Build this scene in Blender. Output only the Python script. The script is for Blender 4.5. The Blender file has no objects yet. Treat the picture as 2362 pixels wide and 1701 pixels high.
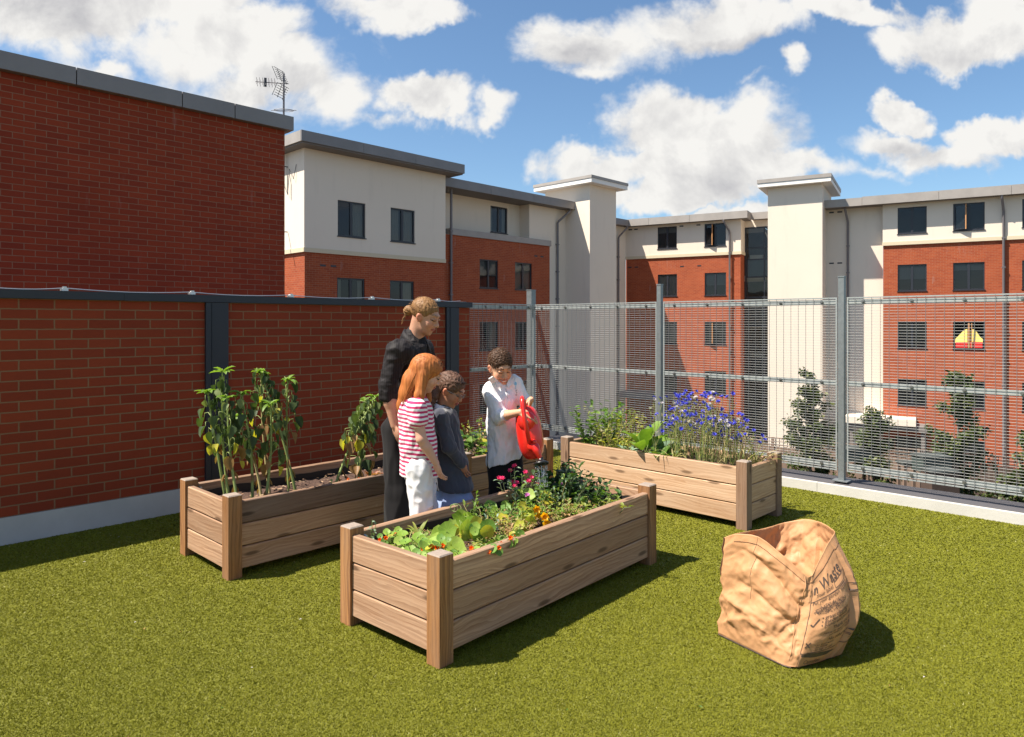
import bpy, math, random
import numpy as np
from mathutils import Vector, Matrix, noise as mnoise
R = math.radians
rng = random.Random(7)
nrng = np.random.default_rng(7)
SC = bpy.context.scene
COL = SC.collection

# ------------------------------------------------------------------ camera
CAM_H = 1.6; F = 1630.0; CX = 1181.0; HZ = 744.6
cam_d = bpy.data.cameras.new('camera'); cam = bpy.data.objects.new('camera', cam_d); COL.objects.link(cam)
cam.location = (0, 0, CAM_H); cam.rotation_euler = (R(90), 0, 0)
cam_d.sensor_width = 36; cam_d.lens = F / 2362 * 36; cam_d.shift_y = -(850.5 - HZ) / 2362
cam_d.clip_start = 0.05; cam_d.clip_end = 2000
SC.camera = cam
# ------------------------------------------------------------------ light
SUN = Vector((-.62, -.15, 1.0)).normalized()          # towards the sun
sun_d = bpy.data.lights.new('sun', 'SUN'); sun = bpy.data.objects.new('sun', sun_d); COL.objects.link(sun)
sun_d.energy = 5.0; sun_d.angle = R(.5); sun_d.color = (1, .92, .80)
sun.rotation_euler = (-SUN).to_track_quat('-Z', 'Y').to_euler(); sun.location = (-6, -2, 12)
SC.view_settings.view_transform = 'Standard'; SC.view_settings.look = 'None'
SC.view_settings.gamma = 1; SC.view_settings.exposure = 1.08
SC.cycles.max_bounces = 8; SC.cycles.transparent_max_bounces = 12
SC.cycles.sample_clamp_indirect = 6

# ------------------------------------------------------------------ node helpers
class NT:
    def __init__(s, tree): s.t = tree; s.n = tree.nodes; s.l = tree.links
    def new(s, typ, **kw):
        n = s.n.new(typ)
        for k, v in kw.items(): setattr(n, k, v)
        return n
    def link(s, a, b): s.l.new(a, b)
    def put(s, node, name, v):
        i = node.inputs[name]
        if isinstance(v, bpy.types.NodeSocket): s.l.new(v, i)
        else: i.default_value = v
    def math(s, op, a, b=0.0, c=None, clamp=False):
        n = s.new('ShaderNodeMath', operation=op); n.use_clamp = clamp
        s.put(n, 0, a); s.put(n, 1, b)
        if c is not None: s.put(n, 2, c)
        return n.outputs[0]
    def vmath(s, op, a, b=(0, 0, 0), out=0):
        n = s.new('ShaderNodeVectorMath', operation=op); s.put(n, 0, a); s.put(n, 1, b)
        return n.outputs[out]
    def mix(s, fac, a, b, blend='MIX'):
        n = s.new('ShaderNodeMix', data_type='RGBA', blend_type=blend)
        n.clamp_factor = True
        s.put(n, 0, fac); s.put(n, 6, a if not isinstance(a, tuple) else (*a, 1)[:4]); s.put(n, 7, b if not isinstance(b, tuple) else (*b, 1)[:4])
        return n.outputs[2]
    def noise(s, vec, scale=5, detail=3, rough=.5, dist=0.0, out='Fac', dim='3D'):
        n = s.new('ShaderNodeTexNoise', noise_dimensions=dim)
        if vec is not None: s.link(vec, n.inputs['Vector'])
        n.inputs['Scale'].default_value = scale; n.inputs['Detail'].default_value = detail
        n.inputs['Roughness'].default_value = rough; n.inputs['Distortion'].default_value = dist
        return n.outputs[out]
    def ramp(s, fac, stops):
        n = s.new('ShaderNodeValToRGB'); e = n.color_ramp.elements
        while len(e) < len(stops): e.new(.5)
        for el, (p, c) in zip(e, stops): el.position = p; el.color = (*c, 1)[:4] if not isinstance(c, float) else (c, c, c, 1)
        s.link(fac, n.inputs[0]); return n.outputs[0]
    def maprange(s, v, a, b, c=0., d=1., smooth=False):
        n = s.new('ShaderNodeMapRange'); n.clamp = True
        if smooth: n.interpolation_type = 'SMOOTHSTEP'
        s.put(n, 0, v)
        for i, x in enumerate((a, b, c, d)): n.inputs[i + 1].default_value = x
        return n.outputs[0]
    def bump(s, h, strength=.3, dist=.01):
        n = s.new('ShaderNodeBump'); s.link(h, n.inputs['Height'])
        n.inputs['Strength'].default_value = strength; n.inputs['Distance'].default_value = dist
        return n.outputs[0]
    def scale(s, vec, sc, loc=(0, 0, 0)):
        n = s.new('ShaderNodeMapping'); s.link(vec, n.inputs[0]); n.inputs['Scale'].default_value = sc; n.inputs['Location'].default_value = loc
        return n.outputs[0]

# ------------------------------------------------------------------ sky: Nishita air plus clouds laid out by world direction
world = bpy.data.worlds.new('World'); SC.world = world; world.use_nodes = True
w = NT(world.node_tree); w.n.clear()
sky = w.new('ShaderNodeTexSky', sky_type='NISHITA'); sky.sun_disc = False
sky.sun_elevation = math.asin(SUN.z); sky.sun_rotation = math.atan2(SUN.x, SUN.y)
sky.air_density = 1.0; sky.dust_density = .6; sky.ozone_density = 2.2; sky.altitude = 50
tc = w.new('ShaderNodeTexCoord'); D = tc.outputs['Generated']
sp = w.new('ShaderNodeSeparateXYZ'); w.link(D, sp.inputs[0])
yy = w.math('MAXIMUM', sp.outputs[1], .08)
gx = w.math('DIVIDE', sp.outputs[0], yy); gz = w.math('DIVIDE', sp.outputs[2], yy)
cb = w.new('ShaderNodeCombineXYZ'); w.link(gx, cb.inputs[0]); w.link(gz, cb.inputs[1])
P = cb.outputs[0]                                   # tangent plane of the northern sky
wn = w.noise(P, 3.2, 6, .6, out='Color')
warp = w.vmath('SCALE', w.vmath('SUBTRACT', wn, (.5, .5, .5))); warp.node.inputs['Scale'].default_value = .26
Pw = w.vmath('ADD', P, warp)
BL = [  # cloud banks seen from the roof: centre and radii (2268-wide measure), weight
 (120,30,330,125,1.1),(330,20,260,75,1.0),(470,120,210,95,1),(620,190,170,90,1),(720,240,130,85,1),(560,215,160,60,.9),(240,165,95,38,.8),(372,196,50,30,.7),
 (860,20,190,52,.9),(930,250,120,48,.8),(1085,242,70,36,.7),(860,300,190,38,.45),
 (1330,105,190,78,.95),(1240,70,110,60,.7),(1560,60,220,70,.95),(1840,18,230,42,.9),(1330,165,130,35,.7),(2110,80,165,75,1.1),(2240,60,130,85,1),
 (1715,178,44,36,.8),(1640,212,50,26,.5),(1480,310,150,85,1.15),(1630,300,110,70,1.15),(1330,375,130,52,1.05),(1510,380,250,55,1.1),(1760,392,120,42,.95),(1700,330,80,80,1),
 (1985,255,75,40,.85),(1950,325,125,40,.75),(2070,345,170,45,.75),(2125,278,85,30,.6),(2200,300,105,50,.85),(1600,455,210,32,.85),(1900,400,160,28,.4),
 (-300,120,260,160,1),(2550,250,220,150,.9),(2800,40,260,140,.9),(-600,330,260,120,.8),(1000,-260,420,120,.8),(1900,-420,380,140,.8)]
k = 2362 / 2268
field = None
for (bx, by, rx, ry, wt) in BL:
    c = ((bx * k - CX) / F, (HZ - by * k) / F); r_ = (rx * k / F, ry * k / F)
    m = w.vmath('MULTIPLY', Pw, (1 / r_[0], 1 / r_[1], 0))
    d = w.vmath('DISTANCE', m, (c[0] / r_[0], c[1] / r_[1], 0), out=1)
    v = w.maprange(d, 1.45, 0.0, 0, wt)
    field = v if field is None else w.math('SMOOTH_MAX', field, v, .08)
fb = w.noise(P, 6.6, 10, .60, .25)
fb2 = w.noise(w.vmath('ADD', P, (-.022, .030, 0)), 6.6, 6, .55, .25)
dens = w.math('ADD', field, w.math('MULTIPLY', w.math('SUBTRACT', fb, .5), 1.35))
front = w.maprange(sp.outputs[1], .02, .2)
# elsewhere in the sky (behind the camera) loose broken cloud
fbk = w.noise(D, 3.0, 7, .6)
dens = w.math('ADD', w.math('MULTIPLY', dens, front), w.math('MULTIPLY', w.math('SUBTRACT', 1.0, front), w.math('MULTIPLY', fbk, .55)))
hi_ = w.math('ADD', w.math('MULTIPLY', w.maprange(w.noise(P, 2.6, 2, .5), .4, .65), .34), .24)
alpha = w.math('DIVIDE', w.math('SUBTRACT', dens, .20), hi_, clamp=True); alpha = w.maprange(alpha, 0, 1, 0, 1, True)
lit = w.math('MULTIPLY', w.math('SUBTRACT', fb, fb2), 2.6)
thick = w.maprange(dens, .6, 1.25)
shf = None
for (bx, by, rx, ry) in ((1560, 385, 210, 52), (1660, 350, 120, 50), (130, 40, 260, 90), (1300, 120, 180, 45), (2120, 110, 140, 40), (1960, 340, 110, 30), (600, 210, 170, 50), (1560, 100, 150, 30)):
    c = ((bx * k - CX) / F, (HZ - by * k) / F); r_ = (rx * k / F, ry * k / F); d = w.vmath('DISTANCE', w.vmath('MULTIPLY', Pw, (1 / r_[0], 1 / r_[1], 0)), (c[0] / r_[0], c[1] / r_[1], 0), out=1)
    v = w.maprange(d, 1.2, .2, 0, .36, True); shf = v if shf is None else w.math('MAXIMUM', shf, v)
lit = w.math('SUBTRACT', w.math('ADD', lit, 1.0), w.math('MAXIMUM', w.math('MULTIPLY', thick, .22), shf), clamp=True)
ccol = w.mix(lit, (.46, .46, .50), (1.0, .985, .95))
cl_low = w.maprange(gz, .05, .35, 0, 1)
base = w.new('ShaderNodeBackground'); 
tint = w.mix(1.0, sky.outputs[0], (.92, 1.06, 1.12), 'MULTIPLY')
w.link(tint, base.inputs[0]); base.inputs[1].default_value = .067
cbg = w.new('ShaderNodeBackground'); w.link(ccol, cbg.inputs[0]); cbg.inputs[1].default_value = .44
mx = w.new('ShaderNodeMixShader'); w.link(w.math('MULTIPLY', alpha, w.maprange(sp.outputs[2], -.02, .03)), mx.inputs[0])
w.link(base.outputs[0], mx.inputs[1]); w.link(cbg.outputs[0], mx.inputs[2])
wo = w.new('ShaderNodeOutputWorld'); w.link(mx.outputs[0], wo.inputs[0])

# ------------------------------------------------------------------ materials
def material(name):
    m = bpy.data.materials.new(name); m.use_nodes = True
    t = NT(m.node_tree); t.b = m.node_tree.nodes['Principled BSDF']; t.m = m
    return t
def simple(name, col, rough=.6, metal=0., var=.12, nscale=8, bump=0., bscale=40, spec=.5, coat=0., bdist=.004):
    t = material(name); co = t.new('ShaderNodeTexCoord').outputs['Object']
    f = t.noise(co, nscale, 5, .6)
    c = t.mix(f, tuple(x * (1 - var) for x in col), tuple(min(1, x * (1 + var)) for x in col))
    t.link(c, t.b.inputs['Base Color']); t.b.inputs['Roughness'].default_value = rough
    t.b.inputs['Metallic'].default_value = metal; t.b.inputs['Specular IOR Level'].default_value = spec
    t.b.inputs['Coat Weight'].default_value = coat
    if bump: t.link(t.bump(t.noise(co, bscale, 4, .6), bump, bdist), t.b.inputs['Normal'])
    return t.m
def brick(name, c1, c2, mortar, stain=.0, dark=.25, row=.075, wid=.225, ms=.006, bump=.6):
    t = material(name); uv = t.new('ShaderNodeUVMap').outputs[0]
    b = t.new('ShaderNodeTexBrick'); wob = t.vmath('SCALE', t.vmath('SUBTRACT', t.noise(uv, 14, 2, .5, out='Color'), (.5, .5, .5))); wob.node.inputs['Scale'].default_value = .006
    t.link(t.vmath('ADD', uv, wob), b.inputs['Vector']); b.inputs['Scale'].default_value = 1
    b.inputs['Brick Width'].default_value = wid; b.inputs['Row Height'].default_value = row
    b.inputs['Mortar Size'].default_value = ms; b.inputs['Mortar Smooth'].default_value = .15; b.inputs['Bias'].default_value = -.2
    b.inputs['Color1'].default_value = (*c1, 1); b.inputs['Color2'].default_value = (*c2, 1); b.inputs['Mortar'].default_value = (*mortar, 1)
    big = t.noise(uv, .9, 4, .6); fine = t.noise(uv, 60, 3, .7)
    c = t.mix(t.math('MULTIPLY', t.maprange(big, .35, .7), dark), b.outputs[0], tuple(x * .45 for x in c1))
    c = t.mix(t.math('MULTIPLY', fine, .25), c, tuple(x * .5 for x in c2))
    if stain:
        st = t.noise(t.scale(uv, (3.5, .55, 1)), 1.6, 5, .65)
        c = t.mix(t.math('MULTIPLY', t.maprange(st, .62, .78), stain), c, (.42, .37, .33))
    t.link(c, t.b.inputs['Base Color']); t.b.inputs['Roughness'].default_value = .82; t.b.inputs['Specular IOR Level'].default_value = .25
    h = t.math('SUBTRACT', t.math('MULTIPLY', fine, .25), b.outputs[1])
    t.link(t.bump(h, bump, .006), t.b.inputs['Normal'])
    return t.m
M = {}
M['brick_near'] = brick('near red brick', (.285, .046, .017), (.215, .032, .013), (.26, .145, .08), ms=.0055)
M['brick_tall'] = brick('tall wall red brick', (.30, .046, .016), (.22, .031, .013), (.30, .15, .09), stain=.2, ms=.005)
M['brick_far'] = brick('orange red brick', (.40, .088, .032), (.30, .055, .022), (.40, .20, .12), stain=.35, ms=.005, bump=.3)
def render_mat(name, col):
    t = material(name); uv = t.new('ShaderNodeUVMap').outputs[0]
    a = t.noise(uv, .35, 4, .6); b = t.noise(t.scale(uv, (2.2, .35, 1)), 1.4, 5, .6); c_ = t.noise(uv, 70, 3, .6)
    c = t.mix(t.math('MULTIPLY', t.maprange(a, .35, .75), .22), col, tuple(x * y for x, y in zip(col, (.86, .82, .78))))
    c = t.mix(t.math('MULTIPLY', t.maprange(b, .55, .85), .28), c, tuple(x * .68 for x in col))
    t.link(c, t.b.inputs['Base Color']); t.b.inputs['Roughness'].default_value = .9; t.b.inputs['Specular IOR Level'].default_value = .15
    t.link(t.bump(c_, .25, .004), t.b.inputs['Normal']); return t.m
M['render'] = render_mat('cream render', (.74, .65, .545))
M['band'] = render_mat('buff string course', (.62, .53, .38))
M['white'] = render_mat('white painted fascia', (.80, .78, .74))
M['fascia'] = simple('grey metal fascia', (.215, .20, .195), .5, .3, .22, 1.2)
M['fascia_lt'] = simple('weathered grey fascia', (.33, .30, .275), .6, .1, .25, 1.6)
M['soffit'] = simple('grey soffit board', (.16, .14, .13), .7, 0, .1)
M['frame'] = simple('charcoal window frame', (.022, .024, .032), .4, 0, .1)
M['pipe'] = simple('grey downpipe', (.17, .155, .16), .5, .1, .15, 3)
M['slate'] = simple('dark slate paint', (.020, .024, .036), .45, .2, .12, 4)
M['galv'] = simple('galvanised steel', (.22, .24, .245), .48, .55, .28, 26)
M['galv_lt'] = simple('pale galvanised rail', (.34, .365, .36), .5, .35, .22, 18)
M['wire'] = simple('galvanised wire', (.42, .42, .41), .55, .0, .15, 40); M['wire_v'] = simple('shaded galvanised wire', (.16, .165, .17), .5, .2, .15, 40)  # sunlight from above painted in: level wires pale, upright wires darkened
M['bolt'] = simple('steel bolt', (.26, .26, .25), .35, .8, .2, 60)
M['concrete'] = simple('grey painted plinth', (.43, .42, .415), .85, 0, .22, 3.2, .3, 30)
M['kerb'] = simple('pale upstand', (.50, .48, .44), .8, 0, .16, 4, .3, 30)
M['kerb_cap'] = simple('grey capping felt', (.075, .07, .075), .85, 0, .2, 9, .4, 60)
M['alu'] = simple('aluminium clamp', (.6, .6, .6), .35, .8, .05)
M['liner'] = simple('black liner', (.014, .012, .012), .6, 0, .4, 12, .5, 20)
def glass(name, tint=(.02, .022, .025), alpha=.45):
    t = material(name); t.n.remove(t.b); co = t.new('ShaderNodeTexCoord').outputs['Object']
    g = t.new('ShaderNodeBsdfGlossy'); g.inputs['Roughness'].default_value = .03; g.inputs['Color'].default_value = (.9, .93, 1, 1)
    t.link(t.bump(t.noise(co, 1.3, 2, .5), .12, .02), g.inputs['Normal'])
    tr = t.new('ShaderNodeBsdfTransparent'); tr.inputs[0].default_value = (.80, .84, .82, 1)
    df = t.new('ShaderNodeBsdfDiffuse'); df.inputs[0].default_value = (*tint, 1)
    m1 = t.new('ShaderNodeMixShader'); m1.inputs[0].default_value = alpha; t.link(tr.outputs[0], m1.inputs[1]); t.link(df.outputs[0], m1.inputs[2])
    fr = t.new('ShaderNodeFresnel'); fr.inputs[0].default_value = 1.45
    m2 = t.new('ShaderNodeMixShader'); t.link(t.math('ADD', fr.outputs[0], .0, clamp=True), m2.inputs[0]); t.link(m1.outputs[0], m2.inputs[1]); t.link(g.outputs[0], m2.inputs[2])
    t.link(m2.outputs[0], t.n['Material Output'].inputs[0]); return t.m
M['glass'] = glass('window glass'); M['glass_clear'] = glass('clear stair glass', alpha=.2)
M['room'] = simple('dim room wall', (.14, .125, .11), .9, 0, .3, 1.5)
M['curtain'] = simple('cream curtain', (.62, .58, .50), .9, 0, .15, 2)
M['blind'] = simple('grey blind', (.33, .33, .33), .8, 0, .1, 2)
M['yellow_cloth'] = simple('yellow cloth', (.80, .62, .16), .8, 0, .1, 4)
M['red_plastic'] = simple('red plastic box', (.60, .03, .02), .4, 0, .1, 4)
M['spandrel'] = simple('grey spandrel panel', (.10, .11, .12), .5, 0, .15, 2)
M['wood_sash'] = simple('varnished sash edge', (.45, .22, .09), .5, 0, .2, 8)

def wood(name, light, dark, grey, greyamt=.35, knots=1.0, tint=.62):
    t = material(name); uv = t.new('ShaderNodeUVMap').outputs[0]
    low = t.noise(t.scale(uv, (.8, 3.0, 1)), 1.0, 3, .5, out='Color')
    kv = t.new('ShaderNodeTexVoronoi', feature='F1', distance='EUCLIDEAN', voronoi_dimensions='2D'); t.link(t.scale(uv, (1.5, 6.0, 1)), kv.inputs['Vector']); kv.inputs['Scale'].default_value = 1
    kd = kv.outputs['Distance']
    wob = t.vmath('SCALE', t.vmath('SUBTRACT', low, (.5, .5, .5))); wob.node.inputs['Scale'].default_value = .13
    base = t.vmath('ADD', uv, wob)
    kk = t.maprange(kd, .0, .30, 1, 0, True)
    cb = t.new('ShaderNodeCombineXYZ'); t.link(t.math('MULTIPLY', kk, .022), cb.inputs[1])
    base = t.vmath('ADD', base, cb.outputs[0])
    grain = t.noise(t.scale(base, (1.1, 55, 1)), 1.0, 5, .62)
    wv = t.new('ShaderNodeTexWave', wave_type='BANDS', bands_direction='Y', wave_profile='SAW'); t.link(t.scale(base, (.25, 1, 1)), wv.inputs['Vector'])
    wv.inputs['Scale'].default_value = 13; wv.inputs['Distortion'].default_value = 7; wv.inputs['Detail'].default_value = 3; wv.inputs['Detail Scale'].default_value = 1.4
    g = t.math('ADD', t.math('MULTIPLY', grain, .82), t.math('MULTIPLY', wv.outputs[1], .18))
    c = t.mix(t.maprange(g, .36, .66), light, dark)
    bt = t.noise(t.scale(uv, (.12, .45, 1)), 1.0, 1, .5)
    c = t.mix(t.math('MULTIPLY', t.maprange(bt, .38, .62), tint), c, tuple(x * .62 for x in dark))
    wt = t.noise(t.scale(uv, (1.3, 5, 1)), 1.6, 4, .6)
    c = t.mix(t.math('MULTIPLY', t.maprange(wt, .4, .75), greyamt), c, grey)
    kn = t.math('MULTIPLY', t.maprange(kd, .04, .11, 1, 0, True), .85 * knots)
    c = t.mix(kn, c, tuple(x * .35 for x in dark))
    ck = t.noise(t.scale(base, (1.6, 120, 1)), 1, 2, .5)
    c = t.mix(t.math('MULTIPLY', t.maprange(ck, .70, .76), .6), c, tuple(x * .3 for x in dark))
    sc_ = t.noise(t.scale(uv, (5, 9, 1)), 1, 3, .6)
    c = t.mix(t.math('MULTIPLY', t.maprange(sc_, .72, .8), .35), c, (.72, .58, .42))
    t.link(c, t.b.inputs['Base Color']); t.b.inputs['Roughness'].default_value = .78; t.b.inputs['Specular IOR Level'].default_value = .3
    t.link(t.bump(t.math('ADD', grain, t.math('MULTIPLY', ck, .5)), .35, .003), t.b.inputs['Normal'])
    return t.m
M['wood_mid'] = wood('weathered pine', (.60, .375, .235), (.31, .165, .09), (.34, .24, .17))
M['wood_grey'] = wood('greyed pine', (.36, .22, .135), (.20, .11, .065), (.27, .20, .155), .55)
M['wood_lt'] = wood('pale pine', (.66, .44, .28), (.42, .24, .13), (.58, .44, .32), .35)
M['wood_dark'] = wood('dark greyed pine', (.235, .15, .11), (.13, .075, .05), (.20, .155, .13), .5)
M['wood_post'] = wood('brown pine post', (.40, .19, .07), (.19, .08, .03), (.30, .21, .14), .4, .3)
M['endgrain'] = simple('grey end grain', (.27, .215, .175), .85, 0, .35, 60, .5, 90)
M['soil'] = simple('bark mulch soil', (.085, .045, .03), .95, 0, .6, 55, 1.0, 70, bdist=.02)

# ------------------------------------------------------------------ mesh builder
class MB:
    def __init__(s): s.v = []; s.f = []; s.m = []; s.uv = []; s.mats = []; s.smooth = []
    def mi(s, m):
        if m not in s.mats: s.mats.append(m)
        return s.mats.index(m)
    def face(s, pts, m=None, uv=None, smooth=False):
        i = len(s.v); s.v += [tuple(p) for p in pts]; s.f.append(tuple(range(i, i + len(pts))))
        s.m.append(s.mi(m)); s.uv.append(uv or [(0, 0)] * len(pts)); s.smooth.append(smooth)
    def grid(s, rows, m=None, closed=False, smooth=True, uvs=None, flip=False):
        n = len(rows[0]); i0 = len(s.v); mi = s.mi(m)
        for r_ in rows: s.v += [tuple(p) for p in r_]
        for a in range(len(rows) - 1):
            for b in range(n if closed else n - 1):
                b2 = (b + 1) % n
                q = (i0 + a * n + b, i0 + a * n + b2, i0 + (a + 1) * n + b2, i0 + (a + 1) * n + b)
                if flip: q = q[::-1]
                s.f.append(q); s.m.append(mi); s.smooth.append(smooth)
                if uvs:
                    u = [uvs[a][b], uvs[a][b + 1 if b + 1 < len(uvs[a]) else b2], uvs[a + 1][b + 1 if b + 1 < len(uvs[a]) else b2], uvs[a + 1][b]]
                    s.uv.append(u[::-1] if flip else u)
                else: s.uv.append([(0, 0)] * 4)
        return i0
    def box(s, o, ax, ay, az, m=None, uo=(0, 0), bevel=0.0, caps=None, grain=0):
        """box from corner o with edge vectors; uv in metres with u along edge number `grain`"""
        o = Vector(o); A = [Vector(ax), Vector(ay), Vector(az)]
        if A[0].cross(A[1]).dot(A[2]) < 0: o = o + A[0]; A[0] = -A[0]
        L = [a.length for a in A]
        def P(i, j, k): return o + A[0] * i + A[1] * j + A[2] * k
        fs = [((0,0,0),(0,1,0),(1,1,0),(1,0,0),0,1),((0,0,1),(1,0,1),(1,1,1),(0,1,1),0,1),((0,0,0),(1,0,0),(1,0,1),(0,0,1),0,2),
              ((0,1,0),(0,1,1),(1,1,1),(1,1,0),0,2),((0,0,0),(0,0,1),(0,1,1),(0,1,0),1,2),((1,0,0),(1,1,0),(1,1,1),(1,0,1),1,2)]
        for n, (a, b, c, d, i, j) in enumerate(fs):
            if j == grain: i, j = j, i
            uv = [(uo[0] + p[i] * L[i], uo[1] + p[j] * L[j] + n * .37) for p in (a, b, c, d)]
            mm = caps if (caps and grain not in (i, j)) else m
            s.face([P(*p) for p in (a, b, c, d)], mm, uv)
    def tube(s, pts, r, m=None, n=8, cap=True, smooth=True):
        pts = [Vector(p) for p in pts]; k = len(pts); rs = r if isinstance(r, (list, tuple)) else [r] * k
        rows = []; up = None
        for i, p in enumerate(pts):
            t = (pts[min(i + 1, k - 1)] - pts[max(i - 1, 0)]); 
            if t.length < 1e-9: t = Vector((0, 0, 1))
            t.normalize()
            if up is None: up = t.orthogonal().normalized()
            up = (up - t * up.dot(t)); up = up.normalized() if up.length > 1e-6 else t.orthogonal().normalized()
            sd = t.cross(up)
            rows.append([p + (up * math.cos(2 * math.pi * j / n) + sd * math.sin(2 * math.pi * j / n)) * rs[i] for j in range(n)])
        s.grid(rows, m, closed=True, smooth=smooth)
        if cap:
            s.face(rows[0][::-1], m); s.face(rows[-1], m)
    def build(s, name, mat=None):
        me = bpy.data.meshes.new(name)
        me.from_pydata(s.v, [], s.f)
        mats = [(M[x] if isinstance(x, str) else x) if x is not None else (M[mat] if isinstance(mat, str) else mat) for x in s.mats]
        for x in mats: me.materials.append(x)
        me.polygons.foreach_set('material_index', s.m); me.polygons.foreach_set('use_smooth', s.smooth)
        l = me.uv_layers.new(name='UVMap'); l.data.foreach_set('uv', [c for f in s.uv for p in f for c in p])
        me.update()
        return obj(name, me)
def obj(name, me):
    o = bpy.data.objects.new(name, me); COL.objects.link(o)
    return o
def tag(o, label=None, cat=None, group=None, kind=None):
    if label: o['label'] = label
    if cat: o['category'] = cat
    if group: o['group'] = group
    if kind: o['kind'] = kind
    return o
def thing(name, label, cat, loc=(0, 0, 0), group=None):
    o = bpy.data.objects.new(name, None); COL.objects.link(o); o.location = loc; o.empty_display_size = .1
    return tag(o, label, cat, group)
def part(mb, name, mat, parent):
    """meshes are written in world coordinates; the parent chain's own offset is taken out again"""
    o = mb.build(name, mat); o.parent = parent
    r_ = parent
    off = Vector(r_.location)
    while r_.parent: r_ = r_.parent; off = Vector(r_.location)
    # children of a mesh part sit at the part's origin (already the world origin), so only the root's offset counts
    o.matrix_parent_inverse = Matrix.Translation(-off) if parent.parent is None else Matrix()
    return o
def struct(mb, name, mat):
    return tag(mb.build(name, mat), kind='structure')

def at(px, py, Y):                                     # point on the photograph's ray at depth Y (measuring aid)
    return Vector(((px - CX) / F * Y, Y, CAM_H - (py - HZ) / F * Y))
def V2(a, b, z=0): return Vector((a, b, z))
U = Vector((.695, .719, 0)).normalized(); NU = Vector((U.y, -U.x, 0))     # wall direction, its normal towards us
Mdir = Vector((.866, -.5, 0)); NM = Vector((-.5, -.866, 0))
UP = Vector((0, 0, 1))
class Fac:
    """a facade plane: origin, direction to the right, outward normal"""
    def __init__(s, o, d, n): s.o = Vector((o[0], o[1], 0)); s.d = d.normalized(); s.n = n.normalized()
    def t(s, px):
        q = (px - CX) / F
        return (q * s.o.y - s.o.x) / (s.d.x - q * s.d.y)
    def p(s, t, z=0, out=0): return s.o + s.d * t + s.n * out + UP * z
    def off(s, out, t=0): q = s.o + s.n * out + s.d * t; return Fac((q.x, q.y), s.d, s.n)
# ================================================================== the place: roof terrace, courtyard, buildings
GZ = -5.2
mb = MB(); S_ = 260
mb.face([(-S_, -S_, GZ), (S_, -S_, GZ), (S_, S_, GZ), (-S_, S_, GZ)], 'ground')
M['ground'] = simple('courtyard ground', (.085, .075, .055), .95, 0, .6, 1.4, .4, 20)
struct(mb, 'ground', 'ground')

WALL = Fac((-3.667, 5.06), U, NU)                      # inner face of the parapet wall
KD = NU.copy(); KER = Fac((2.63, 6.92), KD, -U)        # inner face of the kerb under the mesh fence
# corner where wall line and kerb line meet
def meet(a, b):
    A = np.array([[a.d.x, -b.d.x], [a.d.y, -b.d.y]]); r_ = np.linalg.solve(A, np.array([b.o.x - a.o.x, b.o.y - a.o.y]))
    return r_[0], r_[1]
tc_, kc_ = meet(WALL, KER)
CORNER = WALL.p(tc_)
# turf sheet
def turf_mat():
    t = material('artificial turf'); co = t.new('ShaderNodeTexCoord').outputs['Object']
    a = t.noise(co, 2.2, 4, .6); b = t.noise(co, 150, 3, .7); c_ = t.noise(co, 9, 4, .6)
    c = t.mix(b, (.125, .132, .008), (.21, .21, .014)); c = t.mix(t.math('MULTIPLY', a, .35), c, (.17, .16, .03))
    c = t.mix(t.math('MULTIPLY', t.maprange(c_, .5, .8), .3), c, (.07, .085, .012))
    t.link(c, t.b.inputs['Base Color']); t.b.inputs['Roughness'].default_value = .7
    t.link(t.bump(b, .8, .012), t.b.inputs['Normal']); return t.m
M['turf'] = turf_mat()
def blade_mat():
    t = material('turf blade'); g = t.new('ShaderNodeNewGeometry'); rp = g.outputs['Random Per Island']
    pos = g.outputs['Position']; big = t.noise(pos, 1.1, 4, .6); mid = t.noise(pos, 7, 3, .6)
    c = t.ramp(rp, [(0, (.145, .152, .010)), (.5, (.182, .184, .012)), (.95, (.215, .21, .015)), (.993, (.22, .22, .03)), (1, (.50, .46, .22))])
    c = t.mix(t.math('MULTIPLY', t.maprange(big, .35, .7), .38), c, (.152, .16, .010))
    c = t.mix(t.math('MULTIPLY', t.maprange(mid, .5, .75), .25), c, (.12, .13, .010))
    t.link(c, t.b.inputs['Base Color']); t.b.inputs['Roughness'].default_value = .75; t.b.inputs['Specular IOR Level'].default_value = .22
    tr = t.new('ShaderNodeBsdfTranslucent'); t.link(c, tr.inputs[0]); mx = t.new('ShaderNodeMixShader'); mx.inputs[0].default_value = .22
    t.link(t.b.outputs[0], mx.inputs[1]); t.link(tr.outputs[0], mx.inputs[2]); t.link(mx.outputs[0], t.n['Material Output'].inputs[0])
    return t.m
M['blade'] = blade_mat()
mb = MB(); a = WALL.p(-14); b = CORNER; c = KER.p(12); d = c + (a - b)
mb.face([d, c, b, a], 'turf')
struct(mb, 'turf_base', 'turf')
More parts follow.
